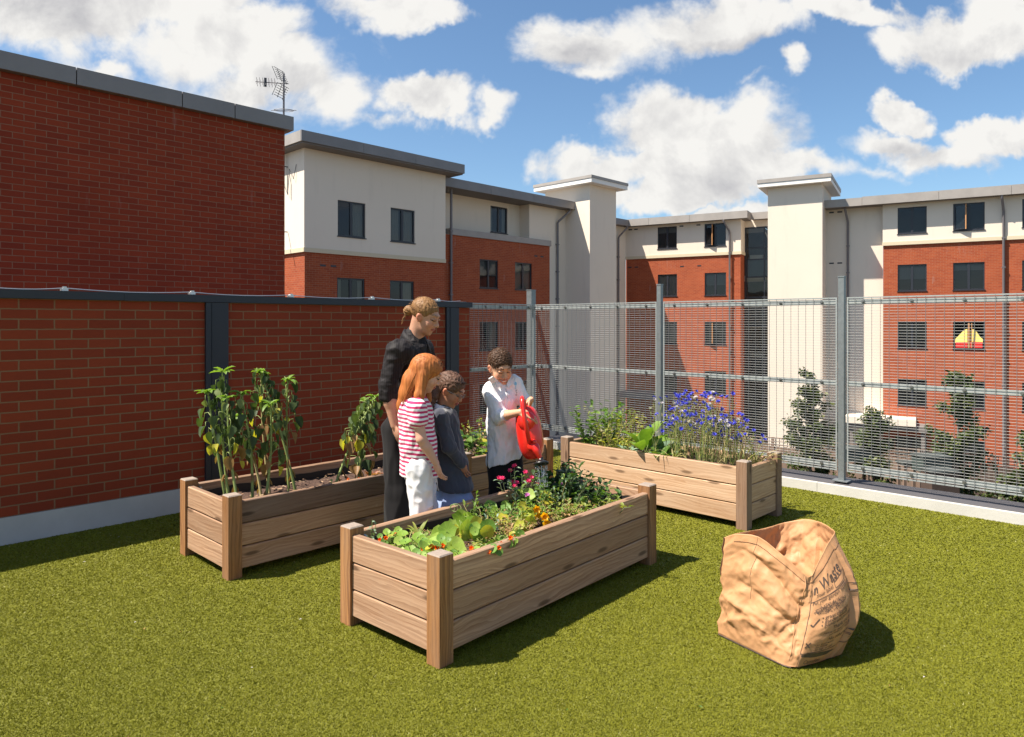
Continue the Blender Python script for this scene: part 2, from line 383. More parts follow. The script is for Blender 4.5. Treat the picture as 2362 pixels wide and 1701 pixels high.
# pile of the turf: short blades, one triangle each
def turf_blades():
    pts = []
    def sample(n, y0, y1):
        y = y0 * (y1 / y0) ** nrng.random(n); x = (nrng.random(n) * 2 - 1) * (.76 * y + .15)
        return np.stack([x, y], 1)
    pts = sample(1150000, 2.5, 9.4)
    rel = pts - np.array([WALL.o.x, WALL.o.y]); inw = rel @ np.array([NU.x, NU.y]) > .004
    rel = pts - np.array([KER.o.x, KER.o.y]); ink = rel @ np.array([-U.x, -U.y]) > .004
    pts = pts[inw & ink]; n = len(pts)
    ang = nrng.random(n) * 2 * np.pi; wdt = .0006 * pts[:, 1] ** 1.3; h = .003 + .006 * nrng.random(n)
    ln = (.010 * nrng.random(n) + .003) * (pts[:, 1] / 3.5) ** .5; la = nrng.random(n) * 2 * np.pi
    v = np.zeros((n, 3, 3), np.float32)
    v[:, 0, 0] = pts[:, 0] + np.cos(ang) * wdt; v[:, 0, 1] = pts[:, 1] + np.sin(ang) * wdt
    v[:, 1, 0] = pts[:, 0] - np.cos(ang) * wdt; v[:, 1, 1] = pts[:, 1] - np.sin(ang) * wdt
    v[:, 2, 0] = pts[:, 0] + np.cos(la) * ln; v[:, 2, 1] = pts[:, 1] + np.sin(la) * ln; v[:, 2, 2] = h
    me = bpy.data.meshes.new('turf_pile'); me.vertices.add(3 * n); me.loops.add(3 * n); me.polygons.add(n)
    me.vertices.foreach_set('co', v.ravel()); me.loops.foreach_set('vertex_index', np.arange(3 * n, dtype=np.int32))
    me.polygons.foreach_set('loop_start', np.arange(0, 3 * n, 3, dtype=np.int32)); me.polygons.foreach_set('loop_total', np.full(n, 3, np.int32))
    me.update(); me.validate(); me.materials.append(M['blade'])
    o = obj('turf_pile', me); tag(o, 'short olive green artificial turf pile covering the roof terrace', 'artificial turf', kind='stuff')
turf_blades()
# block of building under the terrace
mb = MB(); zz0 = GZ + .02
e1 = KER.p(12, 0, -.36); e2 = KER.p(kc_ - .34, 0, -.36); e3 = WALL.p(tc_ + .36, 0, -.34); e4 = WALL.p(-14, 0, -.34); e5 = e4 + (KER.p(12) - CORNER)
ring = [e1, e3, e4, e5]
for i in range(4):
    p, q = ring[i], ring[(i + 1) % 4]; L = (q - p).length
    mb.face([p + UP * zz0, q + UP * zz0, q + UP * (-.03), p + UP * (-.03)], 'brick_near', [(0, 0), (L, 0), (L, 5.2), (0, 5.2)])
mb.face([p_ + UP * (-.03) for p_ in ring], 'kerb_cap')
struct(mb, 'terrace_block', 'brick_near')

# ---- parapet wall
def parapet():
    t0, t1 = -9.0, WALL.t(1083)
    W = thing('parapet_wall', 'low dark red brick parapet wall with charcoal coping and pale plinth behind the flower boxes', 'wall', WALL.p(t0))
    mb = MB(); zb, zt = .20, 1.775
    L = t1 - t0
    mb.face([WALL.p(t0, zb), WALL.p(t1, zb), WALL.p(t1, zt), WALL.p(t0, zt)], None, [(0, 0), (L, 0), (L, zt - zb), (0, zt - zb)])
    mb.face([WALL.p(t1, -.02, -.3), WALL.p(t0, -.02, -.3), WALL.p(t0, zt, -.3), WALL.p(t1, zt, -.3)], None, [(0, 0), (L, 0), (L, zt + .02), (0, zt + .02)])
    mb.face([WALL.p(t1, zb), WALL.p(t1, zb, -.3), WALL.p(t1, zt, -.3), WALL.p(t1, zt)], None, [(0, 0), (.3, 0), (.3, zt - zb), (0, zt - zb)])
    part(mb, 'brickwork', 'brick_near', W)
    mb = MB(); seams = [t0, -3.2, .9, t1 + .02]
    for a_, b_ in zip(seams, seams[1:]):
        mb.box(WALL.p(a_ + .003, zt + .002, .035), WALL.d * (b_ - a_ - .006), -WALL.n * .37, UP * .062)
    for s_ in seams[1:-1]: mb.box(WALL.p(s_ - .09, zt + .0, .038), WALL.d * .18, -WALL.n * .376, UP * .066)
    part(mb, 'coping', 'slate', W)
    mb = MB(); jo = [t0, -3.4, -.62, 1.6, t1]
    for a_, b_ in zip(jo, jo[1:]): mb.box(WALL.p(a_ + .002, -.01, .012), WALL.d * (b_ - a_ - .004), -WALL.n * .3, UP * .208)
    part(mb, 'plinth', 'concrete', W)
    for xa, xb in ((472, 524), (1027, 1055)):
        mb = MB(); ta, tb = WALL.t(xa), WALL.t(xb)
        mb.box(WALL.p(ta, .0, .028), WALL.d * (tb - ta), -WALL.n * .06, UP * 1.773)
        mb.box(WALL.p(ta + .05, .0, .034), WALL.d * .012, -WALL.n * .06, UP * 1.773)
        part(mb, 'column', 'slate', W)
    # lightning tape on clips
    cl = [152, 448, 677, 864, 1017]; pts = []
    xs = [-60] + cl + [1080]
    for i in range(len(xs) - 1):
        ta, tb = WALL.t(xs[i]), WALL.t(xs[i + 1])
        for s_ in range(6):
            f = s_ / 6; pts.append(WALL.p(ta + (tb - ta) * f, zt + .088 - .018 * math.sin(math.pi * f) , -.06 + .02 * math.sin(i * 2 + f * 3)))
    mb = MB(); mb.tube(pts, .004, None, 5); part(mb, 'conductor_wire', 'alu', W)
    for x in cl:
        mb = MB(); q = WALL.p(WALL.t(x) - .02, zt + .064, -.035)
        mb.box(q, WALL.d * .045, -WALL.n * .05, UP * .022); mb.box(q + UP * .022 + WALL.d * .01, WALL.d * .025, -WALL.n * .03, UP * .014)
        part(mb, 'clip', 'alu', W)
parapet()

# ---- kerb and mesh fence
def kerb():
    W = thing('kerb_upstand', 'low pale upstand with grey capping along the turf edge below the wire fence', 'kerb', KER.p(0))
    t0, t1 = kc_ - .02, 9.0
    mb = MB(); jo = [t0, .35, 2.2, 4.2, t1]
    for a_, b_ in zip(jo, jo[1:]): mb.box(KER.p(a_ + .002, -.02, 0), KER.d * (b_ - a_ - .004), -KER.n * .05, UP * .108)
    part(mb, 'upstand', 'kerb', W)
    mb = MB(); mb.box(KER.p(t0, -.02, -.051), KER.d * (t1 - t0), -KER.n * .42, UP * .102)
    part(mb, 'capping', 'kerb_cap', W)
kerb()
def fence():
    W = thing('mesh_fence', 'galvanised steel fence with wire mesh panels on square posts above the kerb', 'fence', KER.p(0))
    FO = KER.off(-.20)                                  # fence centre plane
    tp3 = FO.t(1942); posts = [tp3 - 4.0, tp3 - 2.0, tp3, tp3 + 2.0, tp3 + 4.0]
    FW = WALL.off(-.17)
    def post(Fc, t, top=2.03):
        mb = MB(); s_ = .088 if t == posts[0] else .052
        mb.box(Fc.p(t - s_ / 2, .10, s_ / 2), Fc.d * s_, -Fc.n * s_, UP * (top - .10))
        mb.box(Fc.p(t - s_ / 2 - .004, top, s_ / 2 + .004), Fc.d * (s_ + .008), -Fc.n * (s_ + .008), UP * .012)
        mb.box(Fc.p(t - .07, .1, .07), Fc.d * .14, -Fc.n * .14, UP * .008)
        part(mb, 'post', 'galv', W)
    for t in posts: post(FO, t)
    def panel(Fc, a, b, z0=.19, z1=1.84, zm=1.0):
        mb = MB(); e = .012
        for z in (z0, z1 - .012):
            mb.box(Fc.p(a, z, .002), Fc.d * (b - a), -Fc.n * .012, UP * .012)
        for t in (a, b - .012): mb.box(Fc.p(t, z0 + .012, .002), Fc.d * .012, -Fc.n * .012, UP * (z1 - z0 - .024))
        P_ = part(mb, 'panel', 'galv_lt', W)
        for z in (z0 + .025, zm, z1 - .068):
            mb = MB(); mb.box(Fc.p(a + .003, z, -.006), Fc.d * (b - a - .006), -Fc.n * .006, UP * .048)
            mb.box(Fc.p(a + .003, z, -.0125), Fc.d * (b - a - .006), -Fc.n * .03, UP * .005)
            part(mb, 'rail', 'galv_lt', P_)
        mb = MB(); r_ = .0015; n = int((b - a) / .076)
        for i in range(1, n + 1):
            t = a + (b - a) * i / (n + 1); q = Fc.p(t - r_, z0 + .006, .004)
            mb.box(q, Fc.d * 2 * r_, Fc.n * 2 * r_, UP * (z1 - z0 - .012), 'wire_v')
        n = int((z1 - z0) / .0254); r_ = .0014
        for i in range(1, n):
            z = z0 + (z1 - z0) * i / n; q = Fc.p(a + .004, z - r_, .0005)
            mb.box(q, Fc.d * (b - a - .008), Fc.n * 2 * r_, UP * 2 * r_)
        part(mb, 'wire_mesh', 'wire', P_)
        for z in (z0 + .05, zm + .024, z1 - .044):
            for i in range(5 if b - a > 1.2 else 2):
                k_ = 5 if b - a > 1.2 else 2
                c = Fc.p(a + (b - a) * (i + .35) / (k_ - .3), z, .0)
                m2 = MB(); m2.tube([c, c + Fc.n * .008], .016, None, 10); m2.tube([c + Fc.n * .008, c + Fc.n * .02], .009, None, 6)
                part(m2, 'bolt', 'bolt', P_)
    for a, b in zip(posts, posts[1:]): panel(FO, a + .045, b - .045)
    # short return to the brick wall
    ca = FO.p(posts[0]); ta = (ca - FW.o).dot(FW.d)
    te = WALL.t(1083) + .03
    panel(FW, te + .05, ta - .045)
    mb = MB(); mb.box(FW.p(te - .012, -.02, .03), FW.d * .06, -FW.n * .06, UP * 1.87); part(mb, 'post', 'galv', W)
    mb = MB()
    mb.box(FW.p(te - .03, 1.70, .075), FW.d * .075, -FW.n * .01, UP * .14); mb.box(FW.p(te - .03, 1.28, .06), FW.d * .06, -FW.n * .01, UP * .12)
    part(mb, 'bracket', 'alu', W)
fence()

# ---- facades
def wall_grid(mb, Fc, t0, t1, z0, z1, holes, m, rev=.11):
    ts = sorted({t0, t1, *[h[0] for h in holes], *[h[1] for h in holes]}); zs = sorted({z0, z1, *[h[2] for h in holes], *[h[3] for h in holes]})
    ts = [t for t in ts if t0 - 1e-6 <= t <= t1 + 1e-6]; zs = [z for z in zs if z0 - 1e-6 <= z <= z1 + 1e-6]
    for a, b in zip(ts, ts[1:]):
        for c, d in zip(zs, zs[1:]):
            tm, zm = (a + b) / 2, (c + d) / 2
            if any(h[0] < tm < h[1] and h[2] < zm < h[3] for h in holes): continue
            mb.face([Fc.p(a, c), Fc.p(b, c), Fc.p(b, d), Fc.p(a, d)], m, [(a, c), (b, c), (b, d), (a, d)])
    for h in holes:
        a, b = h[0], h[1]; c, d = max(h[2], z0), min(h[3], z1)
        if c >= d: continue
        mb.face([Fc.p(a, c), Fc.p(a, d), Fc.p(a, d, -rev), Fc.p(a, c, -rev)], m, [(0, c), (0, d), (rev, d), (rev, c)])
        mb.face([Fc.p(b, c), Fc.p(b, c, -rev), Fc.p(b, d, -rev), Fc.p(b, d)], m, [(0, c), (rev, c), (rev, d), (0, d)])
        if d == h[3]: mb.face([Fc.p(a, d), Fc.p(b, d), Fc.p(b, d, -rev), Fc.p(a, d, -rev)], m, [(a, 0), (b, 0), (b, rev), (a, rev)])
        if c == h[2]: mb.face([Fc.p(a, c), Fc.p(a, c, -rev), Fc.p(b, c, -rev), Fc.p(b, c)], m, [(a, 0), (a, rev), (b, rev), (b, 0)])
def window(B, Fc, h, style='plain', rev=.09, seed=0):
    a, b, c, d = h; r_ = random.Random(seed); f = .055; mid = (a + b) / 2
    mb = MB(); dep = .05
    def bar(x0, x1, y0, y1, o=-rev + dep, dp=dep): mb.box(Fc.p(x0, y0, o), Fc.d * (x1 - x0), -Fc.n * dp, UP * (y1 - y0))
    bar(a + .002, a + f, c + .002, d - .002); bar(b - f, b - .002, c + .002, d - .002); bar(a + f, b - f, d - f, d - .002); bar(a + f, b - f, c + .002, c + f)
    bar(mid - .05, mid + .05, c + f, d - f)
    W_ = part(mb, 'window', 'frame', B)
    mb = MB(); mb.box(Fc.p(a - .03, c - .035, .035), Fc.d * (b - a + .06), -Fc.n * .11, UP * .034); part(mb, 'sill', 'frame', W_)
    o = -rev + .02
    mb = MB()
    for x0, x1 in ((a + f, mid - .05), (mid + .05, b - f)):
        if (style == 'open' and x0 < mid) or style == 'yellow': continue
        mb.face([Fc.p(x0, c + f, o), Fc.p(x1, c + f, o), Fc.p(x1, d - f, o), Fc.p(x0, d - f, o)], 'glass')
    part(mb, 'pane', 'glass', W_)
    if style in ('open', 'open2'):                      # side-hung sash swung outwards
        hx = mid if style == 'open' else mid + .04
        ang = R(24); dd = (-Fc.d * math.cos(ang) + Fc.n * math.sin(ang)) if style == 'open' else (-Fc.d * math.cos(ang * .7) + Fc.n * math.sin(ang * .7))
        wdt = mid - .05 - (a + f); q = Fc.p(hx - .05, c + f, -rev + dep + .005) ; q = Fc.p(a + f, c + f, -rev + dep + .005); dd = Fc.d * math.cos(ang) + Fc.n * math.sin(ang)
        mb = MB(); H = d - c - 2 * f; nn = dd.cross(UP)
        for x0, x1, y0, y1 in ((0, .045, 0, H), (wdt - .045, wdt, 0, H), (.045, wdt - .045, 0, .045), (.045, wdt - .045, H - .045, H)):
            mb.box(q + dd * x0 + UP * y0, dd * (x1 - x0), nn * .04, UP * (y1 - y0), 'wood_sash' if x0 > .1 else 'frame')
        mb.face([q + dd * .045 + UP * .045, q + dd * (wdt - .045) + UP * .045, q + dd * (wdt - .045) + UP * (H - .045), q + dd * .045 + UP * (H - .045)], 'glass')
        part(mb, 'open_sash', 'frame', W_)
    # shallow room behind
    mb = MB(); D_ = 1.6; e = .05
    A, Bq = Fc.p(a - e, 0, -rev - .01), Fc.p(b + e, 0, -rev - .01); z0, z1 = c - e, d + e; bk = -Fc.n * D_
    mb.face([A + bk + UP * z0, Bq + bk + UP * z0, Bq + bk + UP * z1, A + bk + UP * z1]); mb.face([A + UP * z0, A + bk + UP * z0, A + bk + UP * z1, A + UP * z1])
    mb.face([Bq + UP * z0, Bq + UP * z1, Bq + bk + UP * z1, Bq + bk + UP * z0]); mb.face([A + UP * z0, Bq + UP * z0, Bq + bk + UP * z0, A + bk + UP * z0]); mb.face([A + UP * z1, A + bk + UP * z1, Bq + bk + UP * z1, Bq + UP * z1])
    part(mb, 'room_recess', 'room', W_)
    def cloth(x0, x1, y0, y1, m='curtain', amp=.018):
        n = max(4, int((x1 - x0) / .02)); rows = []
        for z in (y0, y1):
            rows.append([Fc.p(x0 + (x1 - x0) * i / n, z, -rev - .07 + amp * math.sin(i * 1.3 + seed) + .3 * amp * math.sin(i * 3.1)) for i in range(n + 1)])
        mb = MB(); mb.grid(rows, m); part(mb, 'curtain' if m != 'blind' else 'blind', m, W_)
    w_ = b - a
    if style == 'curtain_r': cloth(mid + .02, b - .02, c + .02, d)
    if style == 'curtains': cloth(a, a + w_ * .42, c, d); cloth(mid + .02, b, c, d)
    if style == 'closed': cloth(a, mid - .01, c, d, amp=.006); cloth(mid + .01, b, c, d, amp=.006)
    if style == 'blind': cloth(a, b, c + (d - c) * .45, d, 'blind', .002)
    if style == 'halfblind': cloth(a, b, c + (d - c) * .72, d, 'blind', .002)
    if style == 'gap': cloth(a, a + w_ * .22, c, d); cloth(b - w_ * .2, b, c, d)
    if style == 'yellow':
        mb = MB()
        for s_, x in ((-1, mid - .05), (1, mid + .05)):
            rows = [[Fc.p(x + s_ * (.5 * k_ / 8) , c + .28 + (.66 * ((.62 + .38 * math.cos(k_ * .33)) if s_ < 0 else (.80 + .25 * math.sin(k_ * .55 + .3) - .03 * k_))) * j, -rev + .03 - .03 * j) for k_ in range(9)] for j in (0, .5, 1)]
            mb.grid(rows, 'yellow_cloth')
        part(mb, 'yellow_drape', 'yellow_cloth', W_); mb = MB(); mb.box(Fc.p(mid - .03, c + .06, .02), Fc.d * .06, -Fc.n * .05, UP * (d - c - .12)); mb.box(Fc.p(mid + .10, c + .06, .06), Fc.d * .03, -Fc.n * .05, UP * (d - c - .12)); part(mb, 'open_sash', 'wood_sash', W_)
        mb = MB(); mb.box(Fc.p(a + .1, c + .06, -rev + .08), Fc.d * (w_ * .38), -Fc.n * .2, UP * .26); mb.box(Fc.p(mid + .04, c + .06, -rev + .08), Fc.d * (w_ * .40), -Fc.n * .2, UP * .28)
        part(mb, 'red_box', 'red_plastic', W_)
    if style == 'plants':
        mb = MB()
        for i in range(26):
            q = Fc.p(a + .15 + r_.random() * (w_ - .3), c + .08, -rev - .15); mb.tube([q, q + Vector((r_.uniform(-.1, .1), r_.uniform(-.05, .05), r_.uniform(.15, .5)))], [.012, .002], 'leaf_far', 4)
        for x in (a + .3, b - .35): mb.tube([Fc.p(x, c + .06, -rev - .15), Fc.p(x, c + .2, -rev - .15)], [.06, .08], 'red_plastic', 10)
        part(mb, 'window_plants', 'red_plastic', W_)
    return W_
def slab(mb, Fc, t0, t1, z0, z1, out, back, m=None, uo=(0, 0)):
    mb.box(Fc.p(t0, z0, out), Fc.d * (t1 - t0), -Fc.n * (out + back), UP * (z1 - z0), m, uo)
def downpipe(B, Fc, px, z0, z1, kink=0., off=.09, r_=.055, m='pipe'):
    t = Fc.t(px) if px > 100 else px; mb = MB()
    pts = [Fc.p(t, z0, off), Fc.p(t, z1 - (.7 if kink else 0), off)]
    if kink: pts += [Fc.p(t + kink * .1, z1 - .6, off + .04), Fc.p(t + kink * .8, z1 - .2, off + .3), Fc.p(t + kink, z1 - .1, off + .36), Fc.p(t + kink, z1, off + .36)]
    mb.tube(pts, r_, None, 10)
    z = z0 + 1.2
    while z < z1 - 1: mb.box(Fc.p(t - r_ * 1.35, z, off + r_ * .9), Fc.d * r_ * 2.7, -Fc.n * (off + r_ * .9), UP * .05); z += 1.35
    part(mb, 'downpipe', m, B)
def vents(B, Fc, lst, z, m='frame'):
    for x in lst:
        mb = MB(); t = Fc.t(x); mb.box(Fc.p(t - .11, z, .006), Fc.d * .22, -Fc.n * .03, UP * .07); part(mb, 'air_vent', m, B)
ROW_A = [(4.70, 5.98), (1.93, 3.21), (-.84, .44), (-3.6, -2.33)]
ROW_B = [(5.90, 7.18), (3.13, 4.41), (.36, 1.64), (-2.41, -1.13), (-5.0, -3.90)]
M['leaf_far'] = simple('dark houseplant', (.03, .06, .02), .6)
EAVE = 7.60

# --- tall windowless brick building beside the terrace
TALL = Fac((-4.84, 9.1), U, NU)
def tall():
    B = thing('brick_building', 'tall windowless red brick building with grey metal fascia rising behind the parapet wall', 'building', TALL.p(0, GZ))
    t1 = TALL.t(656.6); t0 = -11; L = t1 - t0; mb = MB()
    mb.face([TALL.p(t0, GZ), TALL.p(t1, GZ), TALL.p(t1, 4.47), TALL.p(t0, 4.47)], None, [(0, 0), (L, 0), (L, 9.67), (0, 9.67)])
    mb.face([TALL.p(t1, GZ), TALL.p(t1, GZ, -7), TALL.p(t1, 4.47, -7), TALL.p(t1, 4.47)], None, [(0, 0), (7, 0), (7, 9.67), (0, 9.67)])
    mb.face([TALL.p(t1, GZ, -7), TALL.p(t0, GZ, -7), TALL.p(t0, 4.47, -7), TALL.p(t1, 4.47, -7)], None, [(0, 0), (L, 0), (L, 9.67), (0, 9.67)])
    mb.face([TALL.p(t0, GZ, -7), TALL.p(t0, GZ), TALL.p(t0, 4.47), TALL.p(t0, 4.47, -7)], None, [(0, 0), (7, 0), (7, 9.67), (0, 9.67)])
    part(mb, 'brickwork', 'brick_tall', B)
    mb = MB(); js = [t0 - .1, -4, -.7, TALL.t(414), TALL.t(535), t1 + .10]
    for a, b in zip(js, js[1:]): mb.box(TALL.p(a + .006, 4.475, .10), TALL.d * (b - a - .012), -TALL.n * .12, UP * .205)
    mb.box(TALL.p(t1 + .0, 4.475, -.021), TALL.d * .1, -TALL.n * 7, UP * .205)
    part(mb, 'fascia', 'fascia', B)
    mb = MB(); mb.box(TALL.p(t0, 4.472, .07), TALL.d * (L + .02), -TALL.n * 7, UP * .17); part(mb, 'roof', 'soffit', B)
tall()

# --- cream and brick block A
FA = Fac((-7.13, 24.24), U, NU)
def blockA():
    B = thing('apartment_block', 'cream and red brick apartment block with two curtained top windows beside the tall windowless building', 'building', FA.p(0, GZ))
    t1 = FA.t(1027.6)
    cols = [(FA.t(779.1), FA.t(843.1)), (FA.t(901.2), FA.t(956.8))]
    holes = [(a, b, c, d) for a, b in cols for c, d in ROW_A]
    zb = 4.05
    mb = MB(); wall_grid(mb, FA, 0, t1, zb, EAVE, holes, None); SA = Fac((FA.p(0).x, FA.p(0).y), -NU, -U)  # side face runs away to the left
    mb.face([FA.p(0, zb, -8), FA.p(0, zb), FA.p(0, EAVE), FA.p(0, EAVE, -8)], None, [(0, 0), (8, 0), (8, 3.5), (0, 3.5)])
    mb.face([FA.p(t1, zb), FA.p(t1, zb, -8), FA.p(t1, EAVE, -8), FA.p(t1, EAVE)], None, [(0, 0), (8, 0), (8, 3.5), (0, 3.5)])
    part(mb, 'render_wall', 'render', B)
    mb = MB(); wall_grid(mb, FA.off(-.04), 0.04, t1 - .02, GZ, zb, holes, None)
    f2 = FA.off(-.04)
    mb.face([f2.p(.04, GZ, -8), f2.p(.04, GZ), f2.p(.04, zb), f2.p(.04, zb, -8)], None, [(0, 0), (8, 0), (8, zb - GZ), (0, zb - GZ)])
    mb.face([f2.p(t1 - .02, GZ), f2.p(t1 - .02, GZ, -8), f2.p(t1 - .02, zb, -8), f2.p(t1 - .02, zb)], None, [(0, 0), (8, 0), (8, zb - GZ), (0, zb - GZ)])
    part(mb, 'brick_wall', 'brick_far', B)
    mb = MB(); mb.box(FA.p(-.03, zb - .02, .035), FA.d * (t1 + .03), -FA.n * .06, UP * .15); mb.box(FA.p(-.035, zb - .02, .0), FA.d * .04, -FA.n * 8, UP * .15); part(mb, 'string_course', 'band', B)
    st = {(0, 0): 'curtain_r', (1, 0): 'curtains', (0, 1): 'gap', (1, 1): 'curtain_r'}
    for ci, (a, b) in enumerate(cols):
        for ri, (c, d) in enumerate(ROW_A): window(B, FA if ri == 0 else f2, (a, b, c, d), st.get((ci, ri), 'plain'), seed=ci * 7 + ri)
    mb = MB(); z0, z1 = 7.66, 8.02
    js = [-.45, 2.0, 4.35, t1 + .5]
    for a, b in zip(js, js[1:]): mb.box(FA.p(a + .005, z0, .62), FA.d * (b - a - .01), -FA.n * .05, UP * (z1 - z0))
    for a, b in ((0, 3), (3, 8)): mb.box(FA.p(-.45, z0, .62 - .05 - a * 1.0 - .005), FA.d * .05, -FA.n * (b - a - .01), UP * (z1 - z0), 'fascia_lt')
    mb.box(FA.p(t1 + .45, z0, .565), FA.d * .05, -FA.n * 8, UP * (z1 - z0))
    F_ = part(mb, 'fascia', 'fascia', B)
    mb = MB(); mb.box(FA.p(-.39, EAVE + .005, .56), FA.d * (t1 + .83), -FA.n * 8.4, UP * .07, 'soffit'); part(mb, 'soffit', 'soffit', B)
    mb = MB(); mb.box(FA.p(-.38, z1 - .06, .55), FA.d * (t1 + .82), -FA.n * 8.3, UP * .04); part(mb, 'roof', 'soffit', B)
    vents(B, f2, (745, 769), 2.55 + 1.02)
    # bracket, cable loops on the bright side wall
    mb = MB(); q = FA.p(-.02, 7.1, -1.1); s_ = -FA.d
    mb.tube([q, q + s_ * .35, q + s_ * .35 - UP * .5], .02, None, 5)
    mb.tube([q + FA.n * .6, q + FA.n * .5 + s_ * .05 - UP * .5, q + FA.n * .2 + s_ * .04 - UP * .1, q + FA.n * .1 + s_ * .05 - UP * 1.0, q - FA.n * .4 + s_ * .04 - UP * .3], .010, None, 4)
    mb.tube([q - UP * 2.3, q - UP * 2.3 + s_ * .6], .018, None, 5)
    part(mb, 'cable_bracket', 'frame', B)
    mb = MB(); f3 = Fac((FA.p(0).x, FA.p(0).y), -NU, -U)
    # the neighbouring pier with cap seen between the two buildings
    mb.box(FA.p(-.05, GZ, -2.0) - FA.d * 1.0, FA.d * .9, -FA.n * .5, UP * (3.95 - GZ)); part(mb, 'render_pier', 'render', B)
    mb = MB(); mb.box(FA.p(-1.12, 3.955, -1.93), FA.d * 1.1, -FA.n * .64, UP * .2); part(mb, 'pier_cap', 'fascia_lt', B)
    return t1
tA = blockA()
# --- antenna on its mast
def antenna():
    q = at(654.5, 300, 25.0); q.z = 6.4
    A = thing('tv_antenna', 'grey television antenna with wire dipoles on a thin mast above the brick building', 'antenna', q)
    ztop = CAM_H - (170 - HZ) / F * 25.0; mb = MB(); mb.tube([q, V2(q.x, q.y, ztop)], .035, None, 8); part(mb, 'mast', 'pipe', A)
    Zc = CAM_H - (193 - HZ) / F * 25; c = V2(q.x, q.y, Zc); mb = MB(); dx = Vector((1, .2, 0)).normalized(); dy = Vector((-.2, 1, 0)).normalized()
    mb.tube([c + dx * .15, c - dx * .95], .016, None, 5)
    part(mb, 'boom', 'pipe', A)
    mb = MB()
    for sg in (1, -1):                                  # folding reflector grid
        for i in range(6):
            f = i / 5; p0 = c + dx * (.10 + .18 * f) + UP * sg * (.06 + .62 * f); p0 = c + dx * (-.22 + .16 * (1 - f)) + UP * sg * (.08 + .40 * f) 
            mb.tube([p0 - dy * .28 - dx * .08, p0 + dy * .28 + dx * .20], .010, None, 4)
        for s_ in (-1, 0, 1): mb.tube([c + dx * (-.06 + .12 * s_) + dy * .25 * s_ + UP * sg * .05, c + dx * (-.22 + .14 * s_) + dy * .25 * s_ + UP * sg * .50], .011, None, 4)
    part(mb, 'reflector', 'frame', A)
    mb = MB()
    for i in range(7): p0 = c - dx * (.3 + .1 * i); mb.tube([p0 - dy * .12 - UP * .12, p0 + dy * .12 + UP * .12], .008, None, 4); mb.tube([p0 + dy * .12 - UP * .12, p0 - dy * .12 + UP * .12], .008, None, 4)
    mb.tube([c - dx * .62 - UP * .15, c - dx * .62 + UP * .15], .05, 'frame', 6)
    part(mb, 'director', 'pipe', A)
    c2 = V2(q.x, q.y, CAM_H - (255 - HZ) / F * 25); mb = MB()
    pts = [c2 + Vector((-.0 + .33 * math.cos(a), .33 * math.sin(a), .05 * math.sin(a))) for a in [2 * math.pi * i / 20 for i in range(21)]]
    mb.tube(pts, .012, None, 4); mb.tube([c2, c2 + Vector((.45, 0, 0))], .012, None, 4); mb.tube([c2, c2 + Vector((-.45, 0, .0))], .012, None, 4)
    part(mb, 'loop_dipole', 'pipe', A)
antenna()

